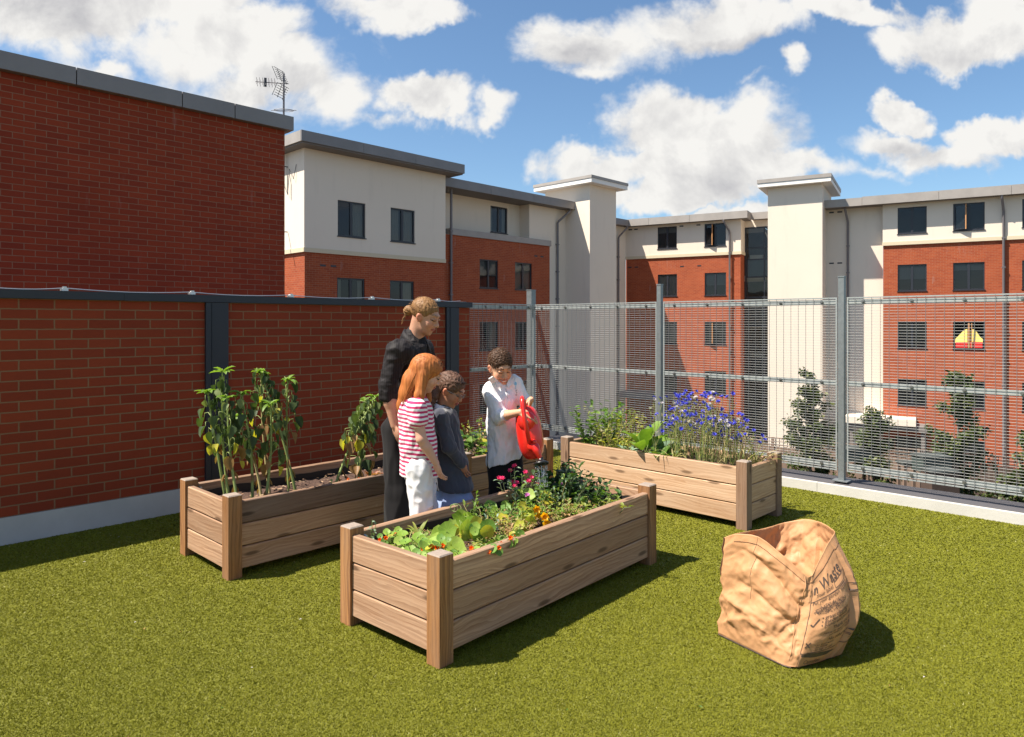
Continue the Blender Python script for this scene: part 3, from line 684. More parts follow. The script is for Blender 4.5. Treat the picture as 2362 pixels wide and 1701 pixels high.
# --- block B
FB = Fac((-1.397, 31.2), U, NU)
def blockB():
    B = thing('apartment_block', 'apartment block with lower brick front under a grey coping left of the first render tower', 'building', FB.p(0, GZ))
    tl = FB.t(1041) - 1.2; tr = FB.t(1267.8); zc = 5.33
    cols = [(FB.t(1106.4), FB.t(1149)), (FB.t(1188), FB.t(1227))]
    holes = [(a, b, c, d) for a, b in cols for c, d in ROW_B[1:]]
    mb = MB(); wall_grid(mb, FB, tl, tr, GZ, zc, holes, None)
    mb.face([FB.p(tr, GZ), FB.p(tr, GZ, -1.2), FB.p(tr, zc, -1.2), FB.p(tr, zc)], None, [(0, 0), (1.2, 0), (1.2, zc - GZ), (0, zc - GZ)])
    part(mb, 'brick_wall', 'brick_far', B)
    mb = MB(); slab(mb, FB, FB.t(1041) - .1, tr + .06, zc + .002, 5.6, .06, .3, 'fascia_lt'); part(mb, 'coping', 'fascia_lt', B)
    mb = MB(); slab(mb, FB, tl, tr - .01, zc - .1, zc + .04, -.31, 2.4, 'soffit'); part(mb, 'terrace_floor', 'soffit', B)
    st = {(0, 1): 'blind', (1, 1): 'closed', (0, 2): 'curtain_r', (1, 2): 'plain', (0, 3): 'plain'}
    for ci, (a, b) in enumerate(cols):
        for ri, (c, d) in enumerate(ROW_B[1:4], 1): window(B, FB, (a, b, c, d), st.get((ci, ri), 'plain'), seed=20 + ci * 7 + ri)
    f1 = FB.off(-.78); h1 = (f1.t(1131.4), f1.t(1170.4), 5.80, 7.03); f2 = FB.off(-.15); s0 = f2.t(1221); s1 = f2.t(1312)
    mb = MB(); wall_grid(mb, f1, f1.t(1020) - 1, s0, 4.6, EAVE, [h1], None)
    mb.face([f1.p(s0, 4.6), f2.p(s0, 4.6), f2.p(s0, EAVE), f1.p(s0, EAVE)], None, [(0, 0), (.63, 0), (.63, 3), (0, 3)])
    wall_grid(mb, f2, s0, s1, GZ, EAVE - .01, [], None)
    part(mb, 'render_wall', 'render', B)
    window(B, f1, h1, 'gap', seed=31)
    z0, z1 = 7.24, 7.62; tl2 = tl - .3; tr2 = FB.off(.45).t(1330)
    mb = MB(); js = [tl2, 0.2, 3.0, tr2]
    for a, b in zip(js, js[1:]): mb.box(FB.p(a + .006, z0, .47), FB.d * (b - a - .012), -FB.n * .05, UP * (z1 - z0))
    mb.box(FB.p(tr2 - .05, z0, .415), FB.d * .05, -FB.n * 3.0, UP * (z1 - z0))
    part(mb, 'fascia', 'fascia', B)
    mb = MB(); mb.box(FB.p(tl2, z0 + .01, .41), FB.d * (tr2 - tl2 - .06), -FB.n * 9, UP * .06); part(mb, 'soffit', 'soffit', B)
    mb = MB(); mb.box(FB.p(tl2, z1 - .05, .41), FB.d * (tr2 - tl2 - .06), -FB.n * 9, UP * .04); part(mb, 'roof', 'soffit', B)
    downpipe(B, FB, 1037.5, GZ, 7.3); downpipe(B, f2, 1283.4, GZ, z0, .5)
    vents(B, FB, (1236, 1250), 4.75)
blockB()
def tower(label, corner, dl, dr, lw, rw, tall=(8.38, 8.5, 8.72), cr=.42, grp='render towers with flat caps'):
    """corner nearest to us; dl, dr: unit directions of the two faces away from it"""
    B = thing('render_tower', label, 'tower', V2(corner[0], corner[1], GZ), grp)
    c = V2(*corner); mb = MB(); H = tall[0]; p = [c, c + dr * rw, c + dr * rw + dl * lw, c + dl * lw]
    for i in range(4):
        a, b = p[i], p[(i + 1) % 4]; L = (b - a).length
        mb.face([a + UP * GZ, b + UP * GZ, b + UP * H, a + UP * H], None, [(i * 3, GZ), (i * 3 + L, GZ), (i * 3 + L, H), (i * 3, H)])
    part(mb, 'shaft', 'render', B)
    o = c - dl * cr - dr * cr; mb = MB(); mb.box(o + UP * (H + .001), dr * (rw + 2 * cr), dl * (lw + 2 * cr), UP * (tall[1] - H + .08)); part(mb, 'cap', 'white', B)
    o = c - dl * (cr + .03) - dr * (cr + .03); mb = MB(); mb.box(o + UP * (tall[1] + .082), dr * (rw + 2 * cr + .06), dl * (lw + 2 * cr + .06), UP * (tall[2] - tall[1] - .08)); part(mb, 'roof_edge', 'fascia_lt', B)
tower('cream render tower with flat cap standing in the inner corner of the court', (3.81, 34.6), -NU, U, 2.9, 2.18)
tower('brightly lit cream render tower with flat cap beside the glazed stair', (15.32, 34.88), -Mdir, -NM, 2.57, 4.0, (8.48, 8.60, 8.86))
# --- block M
FM = Fac((6.82, 42.4), Mdir, NM)
def blockM():
    B = thing('apartment_block', 'long cream and orange brick block with glazed stair between the two render towers', 'building', FM.p(0, GZ))
    t1 = FM.t(1709); zb = 5.40
    cols = [(FM.t(1516.8), FM.t(1561.2)), (FM.t(1625), FM.t(1674.4))]
    holes = [(a, b, c, d) for a, b in cols for c, d in ROW_B]
    mb = MB(); wall_grid(mb, FM, 0, t1, zb, 7.4, [h for h in holes if h[3] > 5], None)
    mb.face([FM.p(t1, zb), FM.p(t1, zb, -1), FM.p(t1, 7.4, -1), FM.p(t1, 7.4)], None, [(0, 0), (1, 0), (1, 2), (0, 2)])
    fc = Fac((6.82, 42.4), U, NU)
    mb.face([fc.p(-7, GZ), fc.p(0, GZ), fc.p(0, 7.4), fc.p(-7, 7.4)], None, [(0, 0), (7, 0), (7, 12), (0, 12)])
    part(mb, 'render_wall', 'render', B)
    mb = MB(); f2 = FM.off(-.04); wall_grid(mb, f2, 0, t1 - .03, GZ, zb, holes, None)
    mb.face([f2.p(t1 - .03, GZ), f2.p(t1 - .03, GZ, -1), f2.p(t1 - .03, zb, -1), f2.p(t1 - .03, zb)], None, [(0, 0), (1, 0), (1, 12), (0, 12)])
    part(mb, 'brick_wall', 'brick_far', B)
    mb = MB(); mb.box(FM.p(0.01, zb - .02, .035), FM.d * (t1 + .02), -FM.n * .06, UP * .17); mb.box(FM.p(t1 + .01, zb - .02, -.03), FM.d * .03, -FM.n * .95, UP * .17); part(mb, 'string_course', 'band', B)
    st = {(0, 0): 'halfblind', (1, 0): 'open', (0, 1): 'closed', (1, 1): 'blind', (0, 2): 'closed', (1, 2): 'open'}
    for ci, (a, b) in enumerate(cols):
        for ri, (c, d) in enumerate(ROW_B): window(B, FM if ri == 0 else f2, (a, b, c, d), st.get((ci, ri), 'plain'), seed=40 + ci * 7 + ri)
    z0, z1 = 7.30, 7.70; o_ = .5
    te = FM.off(.5).t(1724); mb = MB(); js = [-.2, 1.6, 4.0, te]
    for a, b in zip(js, js[1:]): mb.box(FM.p(a + .006, z0, o_), FM.d * (b - a - .012), -FM.n * .05, UP * (z1 - z0))
    mb.box(FM.p(te - .05, z0, o_ - .055), FM.d * .05, -FM.n * 1.0, UP * (z1 - z0)); mb.box(FM.p(te, z0 + .02, -.45), FM.d * 4, -FM.n * .05, UP * (z1 - z0 - .02))
    mb.box(fc.p(-7, z0, .5), fc.d * 6.6, -fc.n * .05, UP * (z1 - z0 - .04), 'fascia')
    part(mb, 'fascia', 'fascia_lt', B)
    mb = MB(); mb.box(FM.p(-.2, z0 + .01, .44), FM.d * (te + .1), -FM.n * 8, UP * .06); mb.box(FM.p(te, z0 + .03, -.5), FM.d * 4, -FM.n * 6, UP * .06); mb.box(fc.p(-7, z0 + .015, .44), fc.d * 6.9, -fc.n * .44, UP * .06); part(mb, 'soffit', 'soffit', B)
    # glazed stair
    g = FM.off(-1.0); a, b = g.t(1719) , g.t(1719) + 3.6; mb = MB()
    wall_grid(mb, g, t1 - .5, b, 6.93, 7.4, [], 'render'); part(mb, 'stair_lintel', 'render', B)
    mb = MB(); zs = []
    for z in (6.88, 5.75, 5.10, 4.12, 2.98, 2.33, 1.35, .21, -.44, -1.42, -2.56, -3.2, -4.19):
        mb.box(g.p(a, z, .03), g.d * (b - a), -g.n * .08, UP * .075); zs.append(z)
    for t in (a, a + 1.0, a + 2.2): mb.box(g.p(t, GZ, .025), g.d * .07, -g.n * .07, UP * (6.88 - GZ))
    G_ = part(mb, 'stair_glazing', 'frame', B)
    mb = MB(); mb.face([g.p(a, GZ, 0), g.p(b, GZ, 0), g.p(b, 6.9, 0), g.p(a, 6.9, 0)], 'glass_clear'); part(mb, 'pane', 'glass_clear', G_)
    mb = MB()
    for z in (4.16, 1.39, -1.38, -4.15): mb.face([g.p(a, z, -.02), g.p(b, z, -.02), g.p(b, z + .97, -.02), g.p(a, z + .97, -.02)], 'spandrel')
    part(mb, 'spandrel', 'spandrel', G_)
    mb = MB()
    mb.face([g.p(a - 1, GZ, -3), g.p(b, GZ, -3), g.p(b, 7, -3), g.p(a - 1, 7, -3)], 'room')
    for z in (4.05, 1.28, -1.49, -4.26): mb.box(g.p(a - .5, z, -.1), g.d * 4, -g.n * 2.9, UP * .2, 'render')
    for z in (5.4, 2.63, -.14): mb.box(g.p(a + .15, z - .62, -.5), g.d * .7, -g.n * .3, UP * .65, 'curtain'); mb.box(g.p(a + 1.1, z - .7, -.4), g.d * 1.2, -g.n * .2, UP * .3, 'red_dim')
    part(mb, 'stair_landing', 'room', G_)
    downpipe(B, FM, 1684, GZ, z0, -.25, m='pipe'); downpipe(B, fc, fc.t(1424), GZ, z0, .35)
    vents(B, f2, (1453, 1468), 4.87); vents(B, f2, (1573, 1613), 4.80); vents(B, FM, (1454, 1467, 1572, 1611), 7.12)
    # purple glass awning over the entrance
    mb = MB(); t = FM.t(1450); mb.box(FM.p(t, -2.75, 1.5), FM.d * 3.2, -FM.n * 1.5, UP * .35); part(mb, 'entrance_canopy', 'awning', B)
M['red_dim'] = simple('dull red board', (.14, .02, .02), .7); M['awning'] = simple('grey awning', (.19, .17, .20), .5, .2)
blockM()
# --- block R
FR = Fac((18.76, 34.4), Mdir, NM)
def blockR():
    B = thing('apartment_block', 'bright orange brick and cream block with three window columns behind the small trees', 'building', FR.p(0, GZ))
    tl = FR.t(2036); t1 = FR.t(2362) + 5; zb = 5.39
    cols = [(FR.t(2070.5), FR.t(2137.7)), (FR.t(2198.6), FR.t(2271.5)), (FR.t(2358), FR.t(2358) + 1.45)]
    holes = [(a, b, c, d) for a, b in cols for c, d in ROW_B[:4]] + [(a - .1, b, -4.95, -3.9) for a, b in cols[:2]]
    mb = MB(); wall_grid(mb, FR, tl, t1, zb, 7.5, [h for h in holes if h[3] > 5], None)
    fr = FR.off(-.35); tw = fr.t(1903) - 1.0
    wall_grid(mb, fr, tw, tl, GZ, 7.5, [], None)
    mb.face([fr.p(tl, zb), FR.p(tl, zb), FR.p(tl, 7.5), fr.p(tl, 7.5)], None, [(0, 0), (.35, 0), (.35, 2), (0, 2)])
    part(mb, 'render_wall', 'render', B)
    mb = MB(); f2 = FR.off(-.04); wall_grid(mb, f2, tl + .02, t1, GZ, zb, holes, None)
    mb.face([f2.p(tl + .02, GZ, -.31), f2.p(tl + .02, GZ), f2.p(tl + .02, zb), f2.p(tl + .02, zb, -.31)], None, [(0, 0), (.3, 0), (.3, 12), (0, 12)])
    part(mb, 'brick_wall', 'brick_far', B)
    mb = MB(); mb.box(FR.p(tl - .02, zb - .02, .04), FR.d * (t1 - tl), -FR.n * .065, UP * .17); part(mb, 'string_course', 'band', B)
    st = {(0, 0): 'plain', (1, 0): 'open2', (0, 1): 'blind', (1, 1): 'halfblind', (0, 2): 'plants', (1, 2): 'yellow', (2, 1): 'closed'}
    for ci, (a, b) in enumerate(cols):
        for ri, (c, d) in enumerate(ROW_B[:4]): window(B, FR if ri == 0 else f2, (a, b, c, d), st.get((ci, ri), 'plain'), seed=60 + ci * 7 + ri)
    for a, b in cols[:2]: window(B, f2, (a - .1, b, -4.95, -3.9), 'closed', seed=77)
    z0, z1 = 7.36, 7.78; o_ = .5; mb = MB(); js = [tw + .6, FR.t(1990), FR.t(2120) + .8, FR.t(2330), t1]
    for i, (a, b) in enumerate(zip(js, js[1:])): mb.box(FR.p(a + .006, z0, o_ + (.03 if i else 0)), FR.d * (b - a - .012), -FR.n * .05, UP * (z1 - z0 - (.0 if i else .03)))
    part(mb, 'fascia', 'fascia_lt', B)
    mb = MB(); mb.box(FR.p(tw + .6, z0 + .01, .44), FR.d * (t1 - tw - .6), -FR.n * 9, UP * .06); part(mb, 'soffit', 'soffit', B)
    mb = MB(); mb.box(FR.p(tw + .6, z1 - .06, .44), FR.d * (t1 - tw - .6), -FR.n * 9, UP * .04); part(mb, 'roof', 'soffit', B)
    downpipe(B, FR, 2314.6, GZ, z0, -.1); downpipe(B, fr, 1956, GZ, z0, -.1, m='pipe')
    vents(B, fr, (1918, 1937), 4.6); vents(B, fr, (1918, 1937), 7.2)
    mb = MB(); mb.box(fr.p(fr.t(1956), -3.25, 1.7), fr.d * 3.0, -fr.n * 1.68, UP * .30); part(mb, 'porch_roof', 'render', B)
    mb = MB(); mb.box(fr.p(fr.t(1956) + .15, -3.5, 1.6), fr.d * 3.3, -fr.n * 1.55, UP * .24, 'soffit'); part(mb, 'porch_beam', 'soffit', B)
    mb = MB(); [mb.box(fr.p(fr.t(1956) + .2 + k_ * 3.0, GZ, 1.5), fr.d * .15, -fr.n * .15, UP * 1.69) for k_ in (0, 1)]; part(mb, 'porch_post', 'soffit', B)
blockR()
# ================================================================== planters
def planter(label, o, d, wdir, L, Wd, mat, tops=(.525,), soil=.36, seed=0, post='wood_post', topmat=None):
    """o: near corner on the ground, d: long direction, wdir: short direction"""
    B = thing('planter_box', label, 'planter', o, 'timber planter boxes on the turf')
    r_ = random.Random(seed); s_ = .088; H = .525; ins = .014; th = .042
    for i, (a, b) in enumerate(((0, 0), (L - s_, 0), (0, Wd - s_), (L - s_, Wd - s_))):
        mb = MB(); q = o + d * a + wdir * b; h = H + r_.uniform(-.006, .006); e = .006
        uo = (r_.random() * 9, r_.random() * 9)
        mb.box(q, d * s_, wdir * s_, UP * (h - e), None, uo, caps='endgrain', grain=2)
        lo = [q + UP * (h - e), q + d * s_ + UP * (h - e), q + d * s_ + wdir * s_ + UP * (h - e), q + wdir * s_ + UP * (h - e)]
        c = q + d * s_ / 2 + wdir * s_ / 2; hi = [c + (p - c) * .87 + UP * e * .0 for p in lo]
        hi = [Vector((p.x, p.y, q.z + h)) for p in hi]
        for k_ in range(4): mb.face([lo[k_], lo[(k_ + 1) % 4], hi[(k_ + 1) % 4], hi[k_]], 'endgrain')
        mb.face(hi, 'endgrain'); part(mb, 'post', post, B)
    zs = [.052, .195, .338]; bh = .1365
    for side in range(4):
        for k_, z in enumerate(zs):
            mb = MB(); uo = (r_.random() * 20, r_.random() * 20); j = r_.uniform(-.0015, .0015)
            top = k_ == 2; hh = bh + (.003 if top else 0)
            if side == 0: q, a, b = o + d * s_ + wdir * (ins + j), d * (L - 2 * s_), wdir * th
            if side == 1: q, a, b = o + d * s_ + wdir * (Wd - ins - th + j), d * (L - 2 * s_), wdir * th
            if side == 2: q, a, b = o + wdir * s_ + d * (ins + j), wdir * (Wd - 2 * s_), d * th
            if side == 3: q, a, b = o + wdir * s_ + d * (L - ins - th + j), wdir * (Wd - 2 * s_), d * th
            e = .005; n_ = b.normalized()
            # board with eased long edges: eight-sided section
            prof = [(0, e), (0, hh - e), (e, hh), (th - e, hh), (th, hh - e), (th, e), (th - e, 0), (e, 0)]
            sgn = a.normalized().cross(n_).z
            for m_ in range(8):
                p0, p1 = prof[m_], prof[(m_ + 1) % 8]
                A = q + n_ * p0[0] + UP * (z + p0[1]); C_ = q + n_ * p1[0] + UP * (z + p1[1])
                l0 = sum(math.dist(prof[x], prof[(x + 1) % 8]) for x in range(m_)); l1 = l0 + math.dist(p0, p1)
                uvs = [(uo[0], uo[1] + l0), (uo[0], uo[1] + l1), (uo[0] + a.length, uo[1] + l1), (uo[0] + a.length, uo[1] + l0)]
                pts = [A, C_, C_ + a, A + a]
                if sgn < 0: pts = pts[::-1]; uvs = uvs[::-1]
                mb.face(pts, 'wood_grey' if (top and m_ in (2,)) else None, uvs)
            part(mb, 'board', (topmat or mat) if (top and side == 0) else mat, B)
    mb = MB(); t_ = ins + th + .003; q = o + d * t_ + wdir * t_; a = d * (L - 2 * t_); b = wdir * (Wd - 2 * t_); zl = .425
    n = 16
    def wallp(p, v):
        rows = [[p + v * (i / n) + UP * (z) + (UP * r_.uniform(-.008, .008) if z == zl else UP * 0) + UP.cross(v).normalized() * r_.uniform(0, .006) for i in range(n + 1)] for z in (.1, .25, zl)]
        mb.grid(rows, None)
    wallp(q, a); wallp(q + a, b); wallp(q + a + b, -a); wallp(q + b, -b)
    part(mb, 'liner', 'liner', B)
    mb = MB(); nx, ny = 60, 22; rows = []
    for i in range(nx + 1):
        rows.append([])
        for j in range(ny + 1):
            p = q + a * (i / nx) + b * (j / ny); p = Vector((p.x, p.y, 0)); h = mnoise.noise(p * 5) * .02 + mnoise.noise(p * 28) * .012
            rows[-1].append(Vector((p.x, p.y, soil + h)))
    mb.grid(rows, None)
    for _ in range(260):                                 # mulch chips lying on the soil
        p = q + a * r_.random() + b * r_.random(); s2 = r_.uniform(.006, .018); an = r_.random() * 3.14; z = soil + .014 + r_.uniform(0, .012)
        v1 = Vector((math.cos(an), math.sin(an), r_.uniform(-.3, .3))) * s2; v2 = Vector((-math.sin(an), math.cos(an), r_.uniform(-.3, .3))) * s2 * .5
        c = Vector((p.x, p.y, z)); mb.face([c - v1 - v2, c + v1 - v2, c + v1 + v2, c - v1 + v2], 'chip')
    part(mb, 'soil', 'soil', B)
    for (a0, b0) in ((0, 1), (1, 0)):
        mb = MB(); q2 = o + d * (s_ + .02) + wdir * (Wd - ins - th) if a0 == 0 else o + d * (L - s_ - .03) + wdir * (ins + th)
        sg = -1 if a0 == 0 else 1
        mb.tube([q2 + UP * .45, q2 + UP * .45 + wdir * sg * .03], .010, None, 8); mb.tube([q2 + UP * .45 + wdir * sg * .03, q2 + UP * .45 + wdir * sg * .04], .006, None, 6)
        part(mb, 'coach_bolt', 'alu', B)
    return B
def chip_mat():
    t = material('bark chip'); rp = t.new('ShaderNodeNewGeometry').outputs['Random Per Island']
    c = t.ramp(rp, [(0, (.05, .025, .015)), (.6, (.20, .11, .06)), (1, (.45, .32, .2))]); t.link(c, t.b.inputs['Base Color']); t.b.inputs['Roughness'].default_value = .9; return t.m
M['chip'] = chip_mat()
CD = Vector((.665, .747, 0)).normalized(); CW = Vector((-CD.y, CD.x, 0))
PC = V2(-.334, 3.254); PL = V2(-1.753, 4.367); LW = -NU
PR = V2(1.80, 5.418)                                   # near corner of the right planter; long side runs away to the left
planter('timber planter box standing in front, overflowing with round leaves under the watering can', PC, CD, CW, 1.95, .78, 'wood_mid', seed=3)
planter('timber planter box with tall wilting sunflowers in front of the brick wall', PL, U, LW, 1.93, .76, 'wood_mid', seed=11, soil=.37, topmat='wood_dark')
planter('short timber planter box behind the boy in the white polo shirt', PL + U * 1.955, U, LW, 1.12, .76, 'wood_grey', seed=17, soil=.40)
planter('pale timber planter box full of blue cornflowers beside the wire mesh fence', PR, -NU, U, 1.86, .64, 'wood_lt', seed=23, soil=.40, post='wood_grey')

# ================================================================== leaves and plants
def leaf_mat(name, stops, rough=.5, trans=.35, vein=0):
    t = material(name); rp = t.new('ShaderNodeNewGeometry').outputs['Random Per Island']
    c = t.ramp(rp, stops); co = t.new('ShaderNodeTexCoord').outputs['Object']
    n = t.noise(co, 30, 4, .6); c = t.mix(t.math('MULTIPLY', t.maprange(n, .3, .75), .4), c, tuple(x * .55 for x in stops[0][1]))
    t.link(c, t.b.inputs['Base Color']); t.b.inputs['Roughness'].default_value = rough; t.b.inputs['Specular IOR Level'].default_value = .35
    su = t.new('ShaderNodeSeparateXYZ'); t.link(t.new('ShaderNodeUVMap').outputs[0], su.inputs[0]); vn = t.math('ABSOLUTE', t.math('SUBTRACT', t.math('FRACT', t.math('ADD', su.outputs[0], .5)), .5)); vn = t.math('MULTIPLY', t.math('MULTIPLY', t.maprange(t.math('MULTIPLY', vn, t.math('MAXIMUM', su.outputs[1], .2)), .015, .07, 1, 0), t.math('GREATER_THAN', su.outputs[1], .01)), .55); c = t.mix(vn, c, (.55, .62, .30))
    tr = t.new('ShaderNodeBsdfTranslucent'); tc2 = t.mix(1.0, c, (1.5, 1.6, .6), 'MULTIPLY'); t.link(tc2, tr.inputs[0])
    mx = t.new('ShaderNodeMixShader'); mx.inputs[0].default_value = trans; t.link(t.b.outputs[0], mx.inputs[1]); t.link(tr.outputs[0], mx.inputs[2])
    t.link(mx.outputs[0], t.n['Material Output'].inputs[0]); t.link(t.bump(n, .4, .004), t.b.inputs['Normal']); return t.m
M['sun_leaf'] = leaf_mat('wilting sunflower leaf', [(0, (.045, .075, .028)), (.6, (.095, .14, .05)), (1, (.22, .27, .10))])
M['young_leaf'] = leaf_mat('young leaf', [(0, (.12, .22, .03)), (1, (.24, .36, .06))])
M['dry_leaf'] = leaf_mat('dry brown leaf', [(0, (.20, .10, .04)), (1, (.42, .26, .10))], trans=.2)
M['yel_leaf'] = leaf_mat('yellowing leaf', [(0, (.45, .42, .05)), (1, (.60, .52, .06))], trans=.4)
M['yelgreen_leaf'] = leaf_mat('yellow green leaf', [(0, (.26, .32, .03)), (.6, (.38, .42, .04)), (1, (.52, .48, .06))])
M['nast_leaf'] = leaf_mat('nasturtium leaf', [(0, (.12, .24, .05)), (.5, (.20, .36, .05)), (1, (.33, .46, .08))], trans=.35)
M['squash_leaf'] = leaf_mat('broad light leaf', [(0, (.22, .36, .045)), (1, (.40, .50, .10))], trans=.35)
M['blue_leaf'] = leaf_mat('blue green leaf', [(0, (.16, .25, .16)), (1, (.30, .40, .28))], trans=.2)
M['bush_leaf'] = leaf_mat('bushy leaf', [(0, (.05, .12, .02)), (.6, (.11, .20, .03)), (1, (.22, .30, .05))])
M['dark_leaf'] = leaf_mat('dark leaf', [(0, (.02, .05, .015)), (1, (.06, .11, .03))])
M['herb_leaf'] = leaf_mat('yellow green herb leaf', [(0, (.14, .19, .03)), (.6, (.24, .28, .05)), (1, (.42, .40, .10))])
M['stem_g'] = simple('green stem', (.22, .28, .08), .6, 0, .25, 30); M['stem_y'] = simple('straw stem', (.40, .33, .14), .7, 0, .25, 30)
M['stem_d'] = simple('dull stem', (.15, .18, .08), .6, 0, .25, 30)
M['cornflower'] = leaf_mat('cornflower petal', [(0, (.05, .05, .50)), (.6, (.09, .10, .78)), (1, (.22, .25, .92))], trans=.3)
M['pale_petal'] = leaf_mat('faded petal', [(0, (.5, .45, .6)), (1, (.75, .7, .75))], trans=.3)
M['pink'] = leaf_mat('pink petal', [(0, (.70, .03, .16)), (1, (.85, .08, .25))], trans=.3)
M['mauve'] = leaf_mat('mauve petal', [(0, (.55, .16, .48)), (1, (.72, .28, .62))], trans=.3)
M['orange'] = leaf_mat('orange petal', [(0, (.75, .10, .01)), (1, (.90, .22, .02))], trans=.3)
M['yellow'] = leaf_mat('yellow petal', [(0, (.85, .55, .01)), (1, (.95, .72, .03))], trans=.3)
M['amber'] = leaf_mat('amber petal', [(0, (.85, .42, .01)), (1, (.95, .60, .02))], trans=.3)
def rv(r_, s=1.0): return Vector((r_.uniform(-s, s), r_.uniform(-s, s), r_.uniform(-s, s)))
def leaf(mb, base, d, L, W, m=None, droop=.3, fold=.25, shape='lance', n=5, up=UP, twist=0., r_=rng):
    """leaf blade as a folded strip growing from base along d"""
    d = d.normalized(); sd = d.cross(up); sd = sd.normalized() if sd.length > 1e-4 else Vector((1, 0, 0)); nn = sd.cross(d).normalized()
    if twist: q = Matrix.Rotation(twist, 3, d); sd = q @ sd; nn = q @ nn
    rows = []; p = Vector(base); dd = d.copy()
    for i in range(n + 1):
        f = i / n
        w_ = {'lance': math.sin(math.pi * min(1, f * .92 + .05)) ** .8, 'heart': (math.sin(math.pi * min(1, f ** .62)) ** .75), 'oval': math.sin(math.pi * (f * .94 + .03)) ** .6, 'strap': (1 - f ** 3) * .9 + .08, 'spade': max(0, 1 - f) ** .7 * min(1, f * 6 + .35)}[shape] * W / 2
        if i == n: w_ = W * .01
        wav = math.sin(f * 9 + base[0] * 50) * W * .05
        rows.append([p + sd * w_ + nn * (w_ * fold * 2 + wav), p + Vector((0, 0, 0)), p - sd * w_ + nn * (w_ * fold * 2 - wav)])
        dd = (dd - UP * droop / n * (1 + f)).normalized(); p = p + dd * (L / n); nn = sd.cross(dd).normalized()
    mb.grid(rows, m)
def disc(mb, c, nrm, r_, m=None, cup=.25, n=12, wob=.1, rr=rng):
    nrm = nrm.normalized(); a = nrm.orthogonal().normalized(); b = nrm.cross(a); ph = rr.random() * 6.3
    i0 = len(mb.v); mi = mb.mi(m); mb.v.append(tuple(c - nrm * r_ * cup * .6)); k9 = 9 / n
    for ring in (.55, 1.0):
        for i in range(n):
            t = 2 * math.pi * i / n; q = ring * r_ * (1 + wob * math.sin(t * 5 + ph) * ring + (-.18 if i == 0 and ring == 1 else 0)); z = (ring ** 2) * cup * r_ * .6 + math.sin(t * 5 + ph * 2) * wob * .6 * r_ * ring
            mb.v.append(tuple(c + a * math.cos(t) * q + b * math.sin(t) * q + nrm * (z - r_ * cup * .6)))
    for i in range(n):
        j = (i + 1) % n
        mb.f.append((i0, i0 + 1 + i, i0 + 1 + j)); mb.m.append(mi); mb.uv.append([((i + .5) * k9, .02), (i * k9, .55), ((i + 1) * k9, .55)]); mb.smooth.append(True)
        mb.f.append((i0 + 1 + i, i0 + 1 + n + i, i0 + 1 + n + j, i0 + 1 + j)); mb.m.append(mi); mb.uv.append([(i * k9, .55), (i * k9, 1), ((i + 1) * k9, 1), ((i + 1) * k9, .55)]); mb.smooth.append(True)
def arc(p, q, sag=.3, n=5):
    return [p.lerp(q, i / n) + UP * sag * math.sin(math.pi * i / n) for i in range(n + 1)]
def blossom(mb, c, nrm, r_, m, n=8, layers=2, cup=.5, wd=.5):
    nrm = nrm.normalized(); a = nrm.orthogonal().normalized(); b = nrm.cross(a)
    for k_ in range(layers):
        for i in range(n):
            t = 2 * math.pi * (i + .5 * k_) / n + k_; d = (a * math.cos(t) + b * math.sin(t) + nrm * (cup + .6 * k_)).normalized()
            leaf(mb, c, d, r_, r_ * wd, m, .05, .15, 'oval', 2, nrm)
def finish(B, stem=None, fol=None, flo=None, sm='stem_g', fm='bush_leaf', flm='pink', heads=()):
    if stem is not None and stem.f: part(stem, 'stem', sm, B)
    if fol is not None and fol.f: part(fol, 'foliage', fm, B)
    if flo is not None and flo.f: part(flo, 'flower', flm, B)
    for h_ in heads: part(h_, 'flower', flm, B)
def inbox(o, d, wd_, a, b, z): return o + d * a + wd_ * b + UP * z
